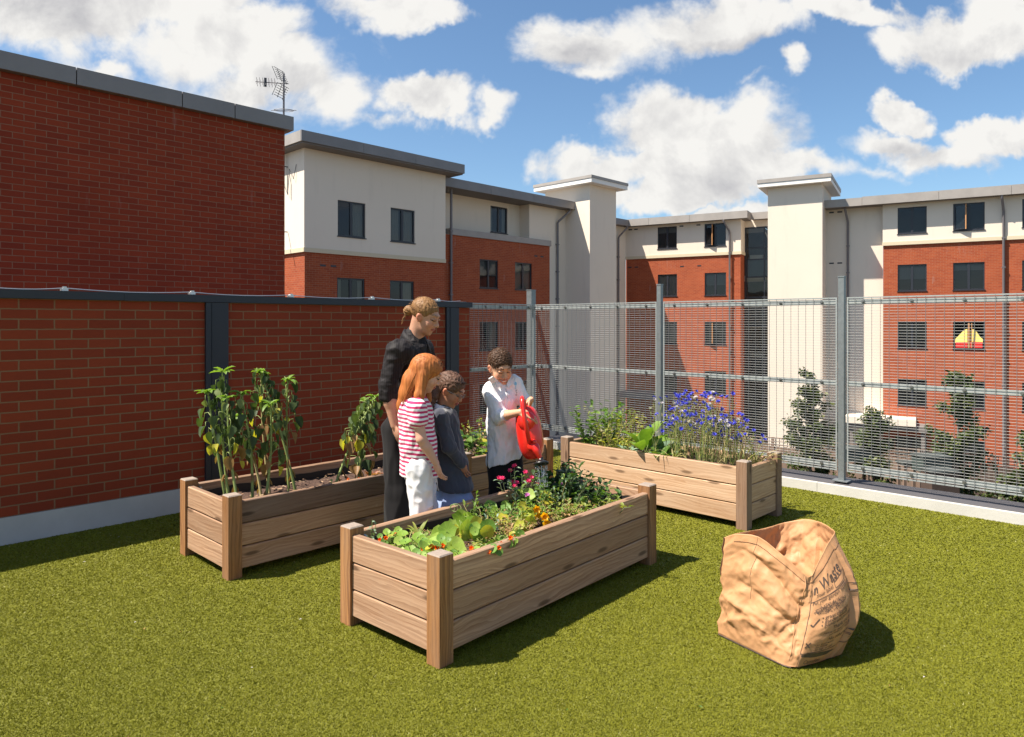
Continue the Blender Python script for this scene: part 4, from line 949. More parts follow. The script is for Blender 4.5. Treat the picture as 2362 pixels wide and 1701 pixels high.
# ---- sunflowers: (a along box, b across, height, lean)
def sunflower(p, top, label, seed, bare=.35, dens=1.0, sprd=1.0):
    r_ = random.Random(seed); B = thing('sunflower_plant', label, 'sunflower', p, 'wilting sunflower plants in the planter by the wall')
    st, fo = MB(), MB(); n = 8; ctrl = []
    bend = rv(r_, .03)
    for i in range(n + 1):
        f = i / n; ctrl.append(p.lerp(top, f) + Vector((bend.x, bend.y, 0)) * math.sin(math.pi * f) )
    st.tube(ctrl, [.011 - .006 * i / n for i in range(n + 1)], 'stem_y' if r_.random() < .5 else None, 7)
    H = (top - p).length; k_ = int(27 * dens * H)
    for i in range(k_):
        f = bare + (1 - bare) * (i + r_.random() * .6) / k_; fi = f * n; j = min(int(fi), n - 1); c = ctrl[j].lerp(ctrl[j + 1], fi - j)
        a = i * 2.4 + r_.uniform(-.4, .4); o_ = Vector((math.cos(a), math.sin(a), 0)); l = r_.uniform(.03, .08) * sprd * (1.15 - .4 * f)
        e = c + o_ * l + UP * r_.uniform(-.005, .03)
        pet = [c, c + o_ * l * .5 + UP * .03, e + UP * .015, e - UP * .012]; st.tube(pet, [.0032, .003, .0028, .0022], None, 4)
        L = r_.uniform(.055, .105) * (1.15 - .25 * f); dry = f < bare + .14 and r_.random() < .5
        dd = (-UP + o_ * r_.uniform(-.1, .45) + rv(r_, .3)).normalized()
        leaf(fo, e - UP * .01, dd, L, L * r_.uniform(.5, .8), 'dry_leaf' if dry else ('yel_leaf' if (f < bare + .2 and r_.random() < .3) else None), .15, r_.uniform(.3, .75), 'heart', 5, o_, r_.uniform(-.5, .5))
    for i in range(int(5 * dens)):                        # dead leaves hanging low on the stem
        f = r_.uniform(.12, bare + .05); c = p.lerp(top, f) + Vector((bend.x, bend.y, 0)) * math.sin(math.pi * f); o_ = rv(r_, 1); o_.z = 0; o_.normalize()
        leaf(fo, c, (-UP + o_ * .5).normalized(), r_.uniform(.05, .10), .018, 'dry_leaf', .1, .6, 'lance', 4, o_)
    for i in range(9):                                    # fresh crown leaves
        a = i * .75 + r_.random(); o_ = Vector((math.cos(a), math.sin(a), r_.uniform(.15, 1.0)))
        leaf(fo, top - UP * .005, o_, r_.uniform(.04, .095), .032, 'young_leaf', r_.uniform(.3, 1.0), .3, 'lance', 4)
    finish(B, st, fo, sm='stem_g', fm='sun_leaf')
zt = .37
def LQ(px, b, z=zt):
    q = (px - CX) / F; o_ = PL + LW * b; a = (q * o_.y - o_.x) / (U.x - q * U.y); return inbox(PL, U, LW, a, b, z)
sf = [  # photograph x, y of the crown; column and depth of the foot; lowest leaf
 (513, 857, 531, .30, .42, 'tallest left sunflower, its crown nodding beside the charcoal column'), (479, 905, 524, .36, .52, 'leftmost sunflower with a small drooping crown low against the column'),
 (524, 918, 552, .20, .42, 'short sunflower between the two leftmost crowns'), (556, 908, 582, .26, .45, 'slim sunflower with dead brown leaves low on its stem'), (540, 960, 603, .42, .55, 'sunflower leaning left behind the slim one'),
 (600, 857, 684, .30, .62, 'tall sunflower with a thick stem leaning from right to left under the middle crown'), (624, 932, 611, .22, .34, 'short upright sunflower in front of the middle tall one'), (664, 876, 667, .44, .50, 'right sunflower of the row with a pale straight stem'), (602, 862, 622, .50, .50, 'tall upright sunflower behind the middle of the row')]
for i, (px, py, fx, b, br, lb) in enumerate(sf):
    foot = LQ(fx, b); top = at(px, py, foot.y + random.Random(i).uniform(-.02, .05)); sunflower(foot, top, lb, 100 + i, br, .85)
foot = LQ(768, .20); sunflower(foot, at(866, 915, foot.y + .22), 'sunflower leaning right toward the ponytailed man', 121, .50, 2.4, 1.3)
foot = LQ(826, .34); sunflower(foot, at(846, 926, foot.y), 'short bushy sunflower next to the yellow marigolds', 122, .14, 1.7, 1.15)
def marigold(p, label, fm, seed, n=5, h=.14, sp=.06, fr=.017):
    r_ = random.Random(seed); B = thing('marigold', label, 'marigold', p); st, fo, hs = MB(), MB(), []
    for i in range(n):
        fl = MB(); hs.append(fl); o_ = Vector((r_.uniform(-sp, sp), r_.uniform(-sp, sp), h * r_.uniform(.6, 1.1))); st.tube(arc(p, p + o_, .01, 4), .0022, None, 4)
        for l in range(3): blossom(fl, p + o_ - UP * .004 + UP * l * .003, Vector((r_.uniform(-.2, .2), -.3, 1)), fr * (1 - .2 * l), None, 9, 1, .35 + l * .8, .6)
        for j in range(14): q = p + o_ * r_.uniform(.2, .9); leaf(fo, q, rv(r_) + UP * .3, r_.uniform(.02, .04), .007, None, .3, .1, 'lance', 2)
    finish(B, st, fo, None, 'stem_d', 'bush_leaf', fm, hs)
marigold(inbox(PL, U, LW, 1.72, .26, zt), 'bright yellow marigold near the end of the sunflower planter', 'yellow', 5, 7, .17, .055, .021)
marigold(inbox(PL, U, LW, 1.80, .12, zt), 'low yellow marigold close to the trouser leg of the man', 'yellow', 6, 3, .08, .03, .021)
marigold(inbox(PL, U, LW, .98, .14, zt), 'orange marigold beside the leaning sunflower foot', 'orange', 7, 5, .10, .05, .013)
marigold(inbox(PL, U, LW, 1.26, .12, zt), 'tiny orange marigold beside the brown lettuce', 'orange', 8, 3, .05, .03, .014)
def lettuce(p, label, seed, m='dry_leaf', n=60, r0=.09):
    r_ = random.Random(seed); B = thing('lettuce', label, 'lettuce', p); fo = MB()
    for i in range(n):
        a = r_.random() * 6.3; e = r_.random(); o_ = Vector((math.cos(a), math.sin(a), .3 + e * 1.4)); leaf(fo, p + Vector((math.cos(a), math.sin(a), 0)) * r0 * .4 * r_.random(), o_, r_.uniform(.04, .08), .035, None, .5, .3, 'oval', 3)
    finish(B, None, fo, None, fm=m)
M['bronze_leaf'] = leaf_mat('bronze lettuce leaf', [(0, (.25, .09, .05)), (1, (.55, .30, .20))])
lettuce(inbox(PL, U, LW, 1.42, .22, zt + .005), 'reddish brown lettuce between the sunflowers and marigolds', 1, 'bronze_leaf'); lettuce(inbox(PL, U, LW, 1.36, .40, zt), 'bronze lettuce at the back below the leaning sunflower', 2, 'bronze_leaf', 40)
def sprig(p, label, seed, cat='seedling', name='seedling', n=26, h=.09, sp=.05, m='bush_leaf', L=.035, grp=None):
    r_ = random.Random(seed); B = thing(name, label, cat, p, grp); st, fo = MB(), MB()
    for k_ in range(3):
        o_ = Vector((r_.uniform(-sp, sp), r_.uniform(-sp, sp), h * r_.uniform(.6, 1.1))); st.tube([p, p + o_ * .5 + rv(r_, .005), p + o_], .0018, None, 4)
        for i in range(n // 3): q = p + o_ * ((i + 1) / (n / 3)); leaf(fo, q, rv(r_) + UP * .5, L * r_.uniform(.7, 1.2), L * .45, None, .4, .2, 'oval', 3)
    finish(B, st, fo, None, 'stem_g', m)
sprig(inbox(PL, U, LW, .86, .14, zt), 'small dark green seedling near the sunflower stems', 3, m='dark_leaf')
# ---- bushy planting: generic
def bush(p, label, cat, name, seed, stems=10, h=.3, sp=.15, L=.05, W=.5, m='bush_leaf', dens=12, shape='oval', droop=.5, sm='stem_g', extra=None, grp=None, bias=Vector((0, 0, 0)), tip=None):
    r_ = random.Random(seed); B = thing(name, label, cat, p, grp); st, fo, hs = MB(), MB(), []
    for k_ in range(stems):
        a = r_.random() * 6.3; s2 = sp * math.sqrt(r_.random()); b0 = p + Vector((math.cos(a), math.sin(a), 0)) * s2 * .45
        e = p + Vector((math.cos(a), math.sin(a), 0)) * s2 * 1.2 + UP * h * r_.uniform(.55, 1.1) + bias; c = b0.lerp(e, .5) + UP * .02 + rv(r_, .02)
        st.tube([b0, c, e], [.003, .0025, .0015], None, 4)
        for i in range(dens):
            f = (i + r_.random()) / dens; q = b0.lerp(c, f * 2) if f < .5 else c.lerp(e, f * 2 - 1)
            d = rv(r_); d.z = abs(d.z) * .7 + .1; l = L * r_.uniform(.5, 1.2); mm = extra if (extra and r_.random() < .16) else None
            leaf(fo, q + d.normalized() * l * .25, d, l, l * W, mm, droop, r_.uniform(.1, .35), shape, 4, UP, r_.uniform(-.5, .5))
        if tip and r_.random() < tip[1]: fl = MB(); hs.append(fl); blossom(fl, e, Vector((r_.uniform(-.4, .4), -.5, .8)), tip[2], tip[0], 6, 2, .5, .7)
    finish(B, st, fo, None, sm, m, 'pink', hs)
# back planter (behind the kids)
PB = PL + U * 1.955
bush(inbox(PB, U, LW, .16, .25, .40), 'broad leaved green plant behind the girl with the braid', 'plant', 'bean_plant', 21, 9, .26, .15, .085, .75, 'bush_leaf', 8, 'heart', extra='nast_leaf')
bush(inbox(PB, U, LW, .42, .35, .40), 'pale drying vine above the back planter beside the boy', 'vine', 'vine_plant', 22, 11, .36, .16, .035, .6, 'herb_leaf', 14, 'oval', .9, extra='dry_leaf')
bush(inbox(PB, U, LW, .40, .18, .40), 'large leaved bush low in the back planter left of the boy', 'plant', 'bean_plant', 23, 8, .20, .15, .09, .75, 'bush_leaf', 7, 'heart', extra='yel_leaf')
bush(inbox(PB, U, LW, .75, .4, .40), 'tangled green bush hidden behind the boy', 'plant', 'potato_plant', 24, 9, .28, .17, .055, .6, 'bush_leaf', 9)
bush(inbox(PB, U, LW, .98, .3, .40), 'leafy bean plant right behind the red watering can', 'plant', 'bean_plant', 25, 13, .34, .17, .075, .72, 'nast_leaf', 9, 'heart', extra='bush_leaf')
# right planter: a runs from the near right end to the left end
def RP(a, b, z=.40): return inbox(PR, -NU, U, a, b, z)
for i, (a, b, h, lb) in enumerate(((1.72, .30, .34, 'dense leafy potato plant at the corner of the pale planter'), (1.62, .45, .36, 'tall green potato plant behind the corner post'), (1.50, .28, .33, 'feathery green tomato plant in the pale planter'), (1.36, .42, .30, 'feathery tomato plant nearest the fence'), (1.28, .2, .17, 'low yellowing tomato plant at the front board'))):
    bush(RP(a, b), lb, 'plant', 'tomato_plant' if i > 1 else 'potato_plant', 30 + i, 17, h * 1.15, .19, .062 if i < 2 else .038, .6 if i < 2 else .35, 'bush_leaf' if i < 2 else 'herb_leaf', 11 if i < 2 else 20, 'oval' if i < 2 else 'lance', .5, 'stem_y' if i > 1 else 'stem_g', extra='yel_leaf' if i > 2 else None)
lettuce(RP(1.50, .16), 'yellow orange spent lettuce by the front board', 9, 'yel_leaf', 50, .10)
def cabbage(p, label, seed, m='blue_leaf', n=16, L=.13, name='cabbage', cat='cabbage', up=.8, sh='oval', W=.7):
    r_ = random.Random(seed); B = thing(name, label, cat, p); st, fo = MB(), MB()
    for i in range(n):
        a = i * 2.4; f = i / n; o_ = Vector((math.cos(a), math.sin(a), up * (.35 + 1.5 * (1 - f)))).normalized(); l = L * r_.uniform(.7, 1.15)
        st.tube([p, p + o_ * l * .45], [.004, .003], None, 4); leaf(fo, p + o_ * l * .4, o_, l, l * W, None, .7, .2, sh, 6, UP, r_.uniform(-.3, .3))
    finish(B, st, fo, None, 'stem_g', m)
cabbage(RP(1.20, .15), 'small spiky green kale at the front board', 1, 'blue_leaf', 14, .11, 'kale', 'kale', .7, 'lance', .4)
cabbage(RP(1.06, .2), 'broad bright green beet leaves, one turning yellow', 2, 'young_leaf', 9, .24, 'beet_plant', 'beet plant', 1.6, 'oval', .5)
cabbage(RP(.93, .30), 'grey blue cabbage left of the cornflowers', 3, 'blue_leaf', 18, .15)
cabbage(RP(1.02, .45), 'second grey green cabbage close to the fence post', 4, 'blue_leaf', 10, .13)
cabbage(RP(.84, .12), 'dark green beet plant at the foot of the cornflowers', 6, 'bush_leaf', 10, .12, 'beet_plant', 'beet plant', 1.2)
def cornflower(p, seed, n=7, hmax=.47, lean=Vector((0, 0, 0))):
    r_ = random.Random(seed); B = thing('cornflower_plant', 'blue cornflower plant with thin dry stems in the pale planter by the fence', 'cornflower', p, 'blue cornflower plants in the pale planter')
    st, fo, hs = MB(), MB(), []
    for k_ in range(n):
        fl = MB(); hs.append(fl); a = r_.random() * 6.3; s2 = r_.uniform(.01, .11); e = p + Vector((math.cos(a) * s2, math.sin(a) * s2, hmax * r_.uniform(.5, 1.05))) + lean * r_.random()
        c = p.lerp(e, .5) + rv(r_, .02); st.tube([p + rv(r_, .015) * 1, c, e], [.0022, .0018, .0011], 'stem_y' if r_.random() < .45 else None, 4)
        for i in range(7): q = p.lerp(c, r_.random()) if i % 2 else c.lerp(e, r_.random()); leaf(fo, q, rv(r_) + UP * .9, r_.uniform(.03, .08), .004, 'stem_y' if r_.random() < .4 else None, .4, .1, 'lance', 3)
        q0 = 0 if r_.random() > .12 else 1
        if r_.random() < .9:
            nr = Vector((r_.uniform(-.5, .5), r_.uniform(-.8, .1), r_.uniform(.3, 1))); R_ = r_.uniform(.017, .025)
            st.tube([e - nr.normalized() * .012, e], [.003, .0045], 'stem_d', 5)
            blossom(fl, e, nr, R_, 'pale_petal' if q0 else None, 9, 2, .35, .55); blossom(fl, e, nr, R_ * .7, 'pale_petal' if q0 else None, 7, 1, 1.6, .5)
        for j in range(r_.choice((0, 1, 1, 2))):         # side bud
            f = r_.uniform(.55, .85); b0 = c.lerp(e, f * 2 - 1) if f > .5 else c; b1 = b0 + Vector((r_.uniform(-.05, .05), r_.uniform(-.05, .05), .06)); st.tube([b0, b1], .001, None, 4)
            if r_.random() < .6: blossom(fl, b1, UP + rv(r_, .5), .011, None, 8, 2, .5, .5)
            else: st.tube([b1, b1 + UP * .010], [.004, .002], 'stem_y', 5)
    finish(B, st, fo, None, 'stem_g', 'herb_leaf', 'cornflower', [h_ for h_ in hs if h_.f])
ci = 0
for a in np.linspace(.24, .90, 11):
    for b in (.14, .30, .46):
        if ci % 4 == 3 and b < .2: ci += 1; continue
        cornflower(RP(a + random.Random(ci).uniform(-.03, .03), b + random.Random(ci + 50).uniform(-.04, .04)), 200 + ci, 7, .58 - (.14 if a < .35 else 0) - (.05 if a > .8 else 0)); ci += 1
def onion(p, label, seed, n=16, L=.34, m='stem_y', lean=Vector((0, 0, 0)), name='onion_plant', cat='onion plant', w_=.010):
    r_ = random.Random(seed); B = thing(name, label, cat, p); fo = MB()
    for i in range(n):
        a = r_.random() * 6.3; o_ = Vector((math.cos(a) * .35, math.sin(a) * .35, 1)) + lean; leaf(fo, p + rv(r_, .01) * 1, o_, L * r_.uniform(.6, 1.1), w_, m if r_.random() < .6 else 'herb_leaf', r_.uniform(.6, 2.2), .2, 'strap', 8)
    finish(B, None, fo, None, fm='herb_leaf')
onion(RP(.16, .22), 'tall straw coloured onion leaves bent over near the corner post', 1, 20, .40, lean=Vector((.1, 0, 0)))
onion(RP(.12, .40), 'second clump of drying onion leaves at the planter end', 2, 14, .34, lean=Vector((.2, 0, 0)))
onion(RP(.72, .12), 'pale arching onion leaves at the foot of the cornflowers', 3, 14, .22)
cornflower(RP(.10, .33), 260, 6, .33, Vector((.16, 0, 0)))
# centre planter
def CP(a, b, z=.36): return inbox(PC, CD, CW, a, b, z)
def nasturtium(p, label, seed, n=12, R_=.04, h=.14, sp=.14, m='nast_leaf', flower=None, nf=3, face=Vector((0, -.5, 1)), grp='round leaved nasturtium plants in the front planter', name='nasturtium_plant', cat='nasturtium', wob=.05):
    r_ = random.Random(seed); B = thing(name, label, cat, p, grp); st, fo, fl = MB(), MB(), MB()
    for i in range(n):
        a = r_.random() * 6.3; s2 = sp * math.sqrt(r_.random()); e = p + Vector((math.cos(a) * s2, math.sin(a) * s2, h * r_.uniform(.45, 1.1)))
        st.tube(arc(p + Vector((math.cos(a) * s2, math.sin(a) * s2, 0)) * .3, e, .03, 5), .0022, None, 4)
        disc(fo, e, face + rv(r_, .55), R_ * r_.uniform(.6, 1.15), 'yel_leaf' if r_.random() < .08 else None, .3, 12, wob, r_)
    hs = []
    for i in range(nf if flower else 0):
        fl = MB(); hs.append(fl)
        a = r_.random() * 6.3; s2 = sp * r_.random(); e = p + Vector((math.cos(a) * s2, math.sin(a) * s2, h * r_.uniform(.7, 1.15))); st.tube(arc(p, e, .03, 4), .0018, None, 4)
        blossom(fl, e, Vector((r_.uniform(-.5, .5), -.8, .5)), .018, flower, 5, 2, .7, .8)
    finish(B, st, fo, None, 'stem_g', m, 'orange', hs)
def CQ(px, b, z=.36):                                   # point of the bed on the photograph's column px, b across the box
    q = (px - CX) / F; o_ = PC + CW * b; a = (q * o_.y - o_.x) / (CD.x - q * CD.y); return inbox(PC, CD, CW, a, b, z)
def up(p, px, py): return max(.03, at(px, py, p.y).z - p.z)
def nast(px, py, b, label, seed, n=12, R_=.04, sp=.12, m='nast_leaf', flower=None, nf=3, face=Vector((0, -.5, 1)), wob=.05, z=.36, squash=False):
    p = CQ(px, b, z); nasturtium(p, label, seed, n, R_, up(p, px, py), sp, m, flower, nf, face, None if squash else 'round leaved nasturtium plants in the front planter', 'squash_plant' if squash else 'nasturtium_plant', 'squash' if squash else 'nasturtium', wob)
nast(897, 1228, .60, 'small nasturtium with tiny leaves at the left rear corner of the front planter', 1, 16, .024, .06, 'nast_leaf', 'orange', 4)
nast(945, 1240, .42, 'pale cream leaved nasturtium near the short end board', 2, 11, .030, .08, 'squash_leaf')
nast(1014, 1252, .14, 'nasturtium with orange red flowers near the front corner post', 3, 13, .027, .06, 'nast_leaf', 'orange', 6)
nast(1012, 1222, .36, 'nasturtium with the broadest upright light green leaves', 4, 7, .052, .075, 'squash_leaf', None, 0, Vector((-.3, -1, .5)), wob=.09)
nast(968, 1252, .28, 'nasturtium with mid green leaves and drooping flowers beside the corner post', 17, 13, .034, .08, 'nast_leaf', 'orange', 2)
nast(1068, 1202, .46, 'pale veined squash plant in the middle of the front planter', 5, 7, .055, .085, 'squash_leaf', None, 0, Vector((.1, -1, .4)), .12, squash=True)
nast(1050, 1250, .22, 'large smooth leaved nasturtium behind the front board', 6, 7, .050, .08, 'squash_leaf', None, 0, Vector((.2, -.8, .8)))
nast(1118, 1216, .30, 'dark green nasturtium with folded leaves near the front board', 7, 14, .042, .09, 'nast_leaf', 'orange', 2, Vector((.4, -.9, .4)))
nast(1128, 1262, .05, 'nasturtium spilling over the front board with orange flowers', 8, 16, .024, .075, 'nast_leaf', 'orange', 4, Vector((.2, -1, .4)), z=.43)
nast(1183, 1236, .05, 'small round leaved nasturtium trailing over the long front board', 9, 16, .023, .075, 'nast_leaf', 'orange', 2, Vector((.2, -1, .5)), z=.43)
nast(1075, 1268, .10, 'low nasturtium tucked behind the near corner post', 16, 9, .024, .06, 'nast_leaf', 'orange', 3)
nast(1216, 1134, .56, 'plant holding one big backlit round leaf below the watering boy', 10, 1, .056, .001, 'squash_leaf', None, 0, Vector((.1, -1, .2)), .07, squash=True)
nast(1160, 1168, .55, 'shaded broad leaved squash plant left of the water stream', 11, 12, .042, .12, 'nast_leaf', None, 0, Vector((0, -.8, .7)), .1, squash=True)
nast(1186, 1190, .40, 'yellow green squash plant with spreading leaves in the bed centre', 12, 13, .036, .12, 'yelgreen_leaf', None, 0, Vector((0, -.7, .8)), .12, squash=True)
nast(1258, 1148, .44, 'bright yellow squash plant under the falling water', 13, 3, .045, .02, 'yel_leaf', None, 0, Vector((0, -1, .4)), .14, squash=True)
nast(1205, 1205, .24, 'squash plant with folded yellow green leaves by the front board', 14, 6, .038, .07, 'yelgreen_leaf', None, 0, Vector((0, -1, .4)), .2, squash=True)
def squash_flower(p, label, seed, h=.1):
    r_ = random.Random(seed); B = thing('squash_blossom', label, 'blossom', p); st, fl = MB(), MB(); e = p + UP * h; st.tube([p, e], .003, None, 5)
    blossom(fl, e, Vector((.3, -.8, .2)), .036, None, 6, 2, .6, .75); blossom(fl, e + Vector((.01, -.01, -.03)), Vector((.4, -.8, -.4)), .034, None, 5, 1, .4, .8); finish(B, st, None, fl, 'stem_g', flm='amber')
M_ = CQ(1236, .34); squash_flower(M_, 'ruffled amber squash blossom left of the wet yellow leaf', 1, up(M_, 1236, 1176)); M_ = CQ(1254, .22); squash_flower(M_, 'long curled amber squash blossom nearest the front board', 2, up(M_, 1254, 1192))
for i, (a, b, lb) in enumerate(((.30, .60, 'spiky green shoots along the rear board at the left'), (.40, .62, 'upright pointed shoots with yellowing tips beside the squash'), (.36, .55, 'bronze tipped pointed shoots behind the broad leaves'))):
    onion(CP(a, b), lb, 40 + i, 9, .15, 'young_leaf', name='lily_shoot', cat='shoots', w_=.024)
sprig(CP(.14, .68), 'thin upright sprig at the left rear corner post', 44, 'sprig', 'herb_sprig', 26, .17, .03, 'blue_leaf', .03); sprig(CP(.72, .50), 'slender herb sprig rising in the middle of the front planter', 45, 'sprig', 'herb_sprig', 40, .23, .03, 'young_leaf', .03)
sprig(CP(.70, .34), 'grey green pea sprig right of the pale squash leaf', 46, 'sprig', 'herb_sprig', 30, .16, .05, 'blue_leaf', .03)
for i, (a, b, h, lb, m, L_, n_, D_) in enumerate(((1.56, .52, .26, 'dark bushy bean plant at the far end of the front planter', 'dark_leaf', .06, 24, 13), (1.70, .40, .20, 'dark trailing bean plant beside the far end board', 'dark_leaf', .055, 16, 11), (1.44, .40, .20, 'dense dark green plant right of the water stream', 'dark_leaf', .05, 16, 11), (1.62, .28, .15, 'brighter green bean plant with light leaves at the far end', 'bush_leaf', .05, 11, 8),
    (1.35, .22, .13, 'pale feathery herb along the front board', 'herb_leaf', .035, 12, 10), (1.52, .13, .10, 'low light green herb leaning on the long front board', 'herb_leaf', .045, 10, 8), (1.28, .50, .22, 'narrow leaved pea plant with mauve flowers beside the water', 'bush_leaf', .04, 12, 10))):
    bush(CP(a, b), lb, 'plant', 'bean_plant' if i < 4 else 'herb_plant', 300 + i, n_, h, .17, L_, .5, m, D_, 'oval', .4, 'stem_d', tip=('mauve', .4, .024) if i == 6 else None, extra='bush_leaf' if i < 3 else None)
bush(CQ(1190, .68), 'pink flowered sweet pea in front of the black trousers of the boy', 'sweet pea', 'sweet_pea_plant', 320, 11, .25, .10, .035, .35, 'blue_leaf', 9, 'lance', .4, 'stem_d', tip=('pink', .75, .022))
bush(CQ(1228, .64), 'sweet pea with bright pink blooms just left of the stream', 'sweet pea', 'sweet_pea_plant', 321, 8, .22, .08, .035, .35, 'bush_leaf', 9, 'lance', .4, 'stem_d', tip=('pink', .7, .022))
for i in range(5):
    a, b = ((.30, .20), (.86, .28), (1.22, .22), (1.4, .20), (.72, .20))[i]
    bush(CP(a, b), ('dry straw ground tangle near the first corner', 'dry vine tangle left of the amber blossoms', 'dry strawy herb tangle right of the amber blossoms', 'dry seed heads along the front board near the bean plants', 'dry leaves caught on the long front board')[i], 'dry plant', 'dry_vine', 340 + i, 22, .10, .13, .026, .4, 'dry_leaf', 9, 'oval', .8, 'stem_y', extra='herb_leaf')
for i, (px, b, h, m, L_, lb) in enumerate(((930, .50, .09, 'herb_leaf', .024, 'fine yellow green groundcover behind the small nasturtiums'), (1000, .42, .10, 'bush_leaf', .026, 'mid green filler plant behind the broadest leaves'), (1090, .24, .09, 'herb_leaf', .024, 'fine stringy herb between the smooth leaves and the folded leaves'), (1150, .30, .10, 'herb_leaf', .026, 'light herb beneath the yellow green squash leaves'),
    (1215, .42, .13, 'young_leaf', .028, 'light green herb just left of the falling water'), (1275, .30, .11, 'herb_leaf', .026, 'yellowish herb right of the amber blossoms'), (1320, .20, .10, 'young_leaf', .028, 'light leaf patch against the front board near the bean plants'), (1130, .50, .14, 'bush_leaf', .034, 'bushy green stems left of the sweet peas'), (1290, .46, .20, 'blue_leaf', .026, 'grey green pea tangle right of the falling water'))):
    bush(CQ(px, b), lb, 'herb', 'filler_herb', 400 + i, 18, h, .15, L_, .4, m, 13, 'lance', .5, 'stem_y', extra='dry_leaf' if i % 2 else 'nast_leaf', tip=('mauve', .12, .016) if i in (7, 8) else None)
def tendril():
    p = CP(.62, .48); B = thing('vine_tendril', 'long curling vine tendril looping above the rear board', 'tendril', p); mb = MB()
    a0 = p + UP * .10; c = at(1052, 1172, p.y + .12); pts = [a0 + Vector((.10, .0, .04)), a0 + Vector((.06, 0, .02)), a0.lerp(c, .5)]
    for i in range(26): t = i * .5; pts.append(c + Vector((math.cos(t) * (.03 - .0006 * i) - .012 * i / 13, .01 * math.sin(t * .7), math.sin(t) * .022)))
    mb.tube(pts, .0021, None, 4); part(mb, 'stem', 'stem_g', B)
tendril()
sprig(V2(-2.61, 5.43, .0) + WALL.d * .2, 'small weed growing where the plinth meets the turf', 71, 'weed', 'weed', 16, .05, .07, 'dark_leaf', .05)

# ================================================================== courtyard beyond the fence
M['tree_leaf'] = leaf_mat('hornbeam leaf', [(0, (.025, .045, .010)), (.6, (.06, .09, .02)), (1, (.16, .17, .045))], trans=.25)
M['bark'] = simple('grey bark', (.13, .11, .085), .9, 0, .3, 20, .6, 40)
def tree(px, Y, ptop, label, wpx, seed, base=GZ, n=1500, leafs=.15, dens=(.12, .9), grp='young trees in the courtyard'):
    r_ = random.Random(seed); x = (px - CX) / F * Y; top = CAM_H - (ptop - HZ) / F * Y; H = top - base; wid = wpx / F * Y / 2
    o = V2(x, Y, base); B = thing('courtyard_tree', label, 'tree', o, grp); tr, cr = MB(), MB()
    tr.tube([o, o + UP * H * .5 + rv(r_, .06), o + UP * H * .97], [.06, .045, .012], None, 7)
    tips = []
    for i in range(60):
        f = r_.uniform(.08, .98); a = i * 2.4; prof = (1.15 - f) ** .75 * (.72 + .28 * math.sin(f * 13 + seed) ** 2); l = wid * prof * r_.uniform(.7, 1.25)
        p0 = o + UP * H * f; e = p0 + Vector((math.cos(a), math.sin(a), .55)) * l; tr.tube([p0, p0.lerp(e, .5) + UP * .04, e], [.018, .012, .004], None, 4); tips.append((p0, e))
    for i in range(n):
        p0, e = r_.choice(tips); f = r_.random() ** .8; c = p0.lerp(e, f * 1.05) + rv(r_, .10 + .05 * r_.random()); d = rv(r_); leaf(cr, c, d, leafs * r_.uniform(.6, 1.1), leafs * .6, None, .4, .2, 'oval', 2, UP, r_.uniform(-1, 1))
    part(tr, 'trunk', 'bark', B); part(cr, 'crown', 'tree_leaf', B)
tree(1872, 24, 858, 'slender dark green tree left of the thick fence post', 150, 1, n=5200)
tree(2020, 22, 955, 'lower dark green tree just right of the thick fence post', 150, 2, n=4200)
tree(2212, 21, 868, 'tallest narrow tree in front of the orange brick wall', 185, 3, n=6000)
tree(2372, 19, 1000, 'leafy tree cut by the right picture edge', 150, 4, n=3000)
def shrub(x, y, r0, h, label, seed, m='tree_leaf', n=800):
    r_ = random.Random(seed); o = V2(x, y, GZ); B = thing('shrub', label, 'shrub', o, 'low shrubs in the courtyard'); st, fo = MB(), MB()
    for i in range(8): st.tube([o, o + Vector((r_.uniform(-r0, r0) * .6, r_.uniform(-r0, r0) * .6, h * .8))], [.02, .006], None, 4)
    for i in range(n):
        u_ = rv(r_); u_ = u_ / max(u_.length, .3); c = o + Vector((u_.x * r0, u_.y * r0, h * .5 + u_.z * h * .5)); leaf(fo, c, rv(r_), .12, .07, None, .3, .2, 'oval', 2)
    part(st, 'stem', 'bark', B); part(fo, 'foliage', m, B)
for i, (px, Y, r0, h, lb) in enumerate(((1690, 24, .9, 1.0, 'shrub at the foot of the pale fence left of the slender tree'), (1925, 19, .9, 1.3, 'rounded shrub between the slender tree and the fence post'), (2010, 17, 1.0, 1.3, 'broad shrub under the lower tree'), (2120, 15, .9, 1.0, 'shrub beside the grey garden boxes'), (2240, 15, 1.0, 1.2, 'shrub just beyond the roof edge under the tallest tree'), (2345, 16, 1.2, 2.0, 'big shrub at the right edge below the brown fence'), (2180, 18, .8, 1.0, 'small shrub beside the timber screen'))):
    shrub((px - CX) / F * Y, Y, r0, h, lb, i)
M['fence_wood'] = simple('weathered fence boards', (.20, .135, .10), .85, 0, .3, 6); M['fence_dark'] = simple('dark brown fence boards', (.07, .045, .035), .8, 0, .3, 5)
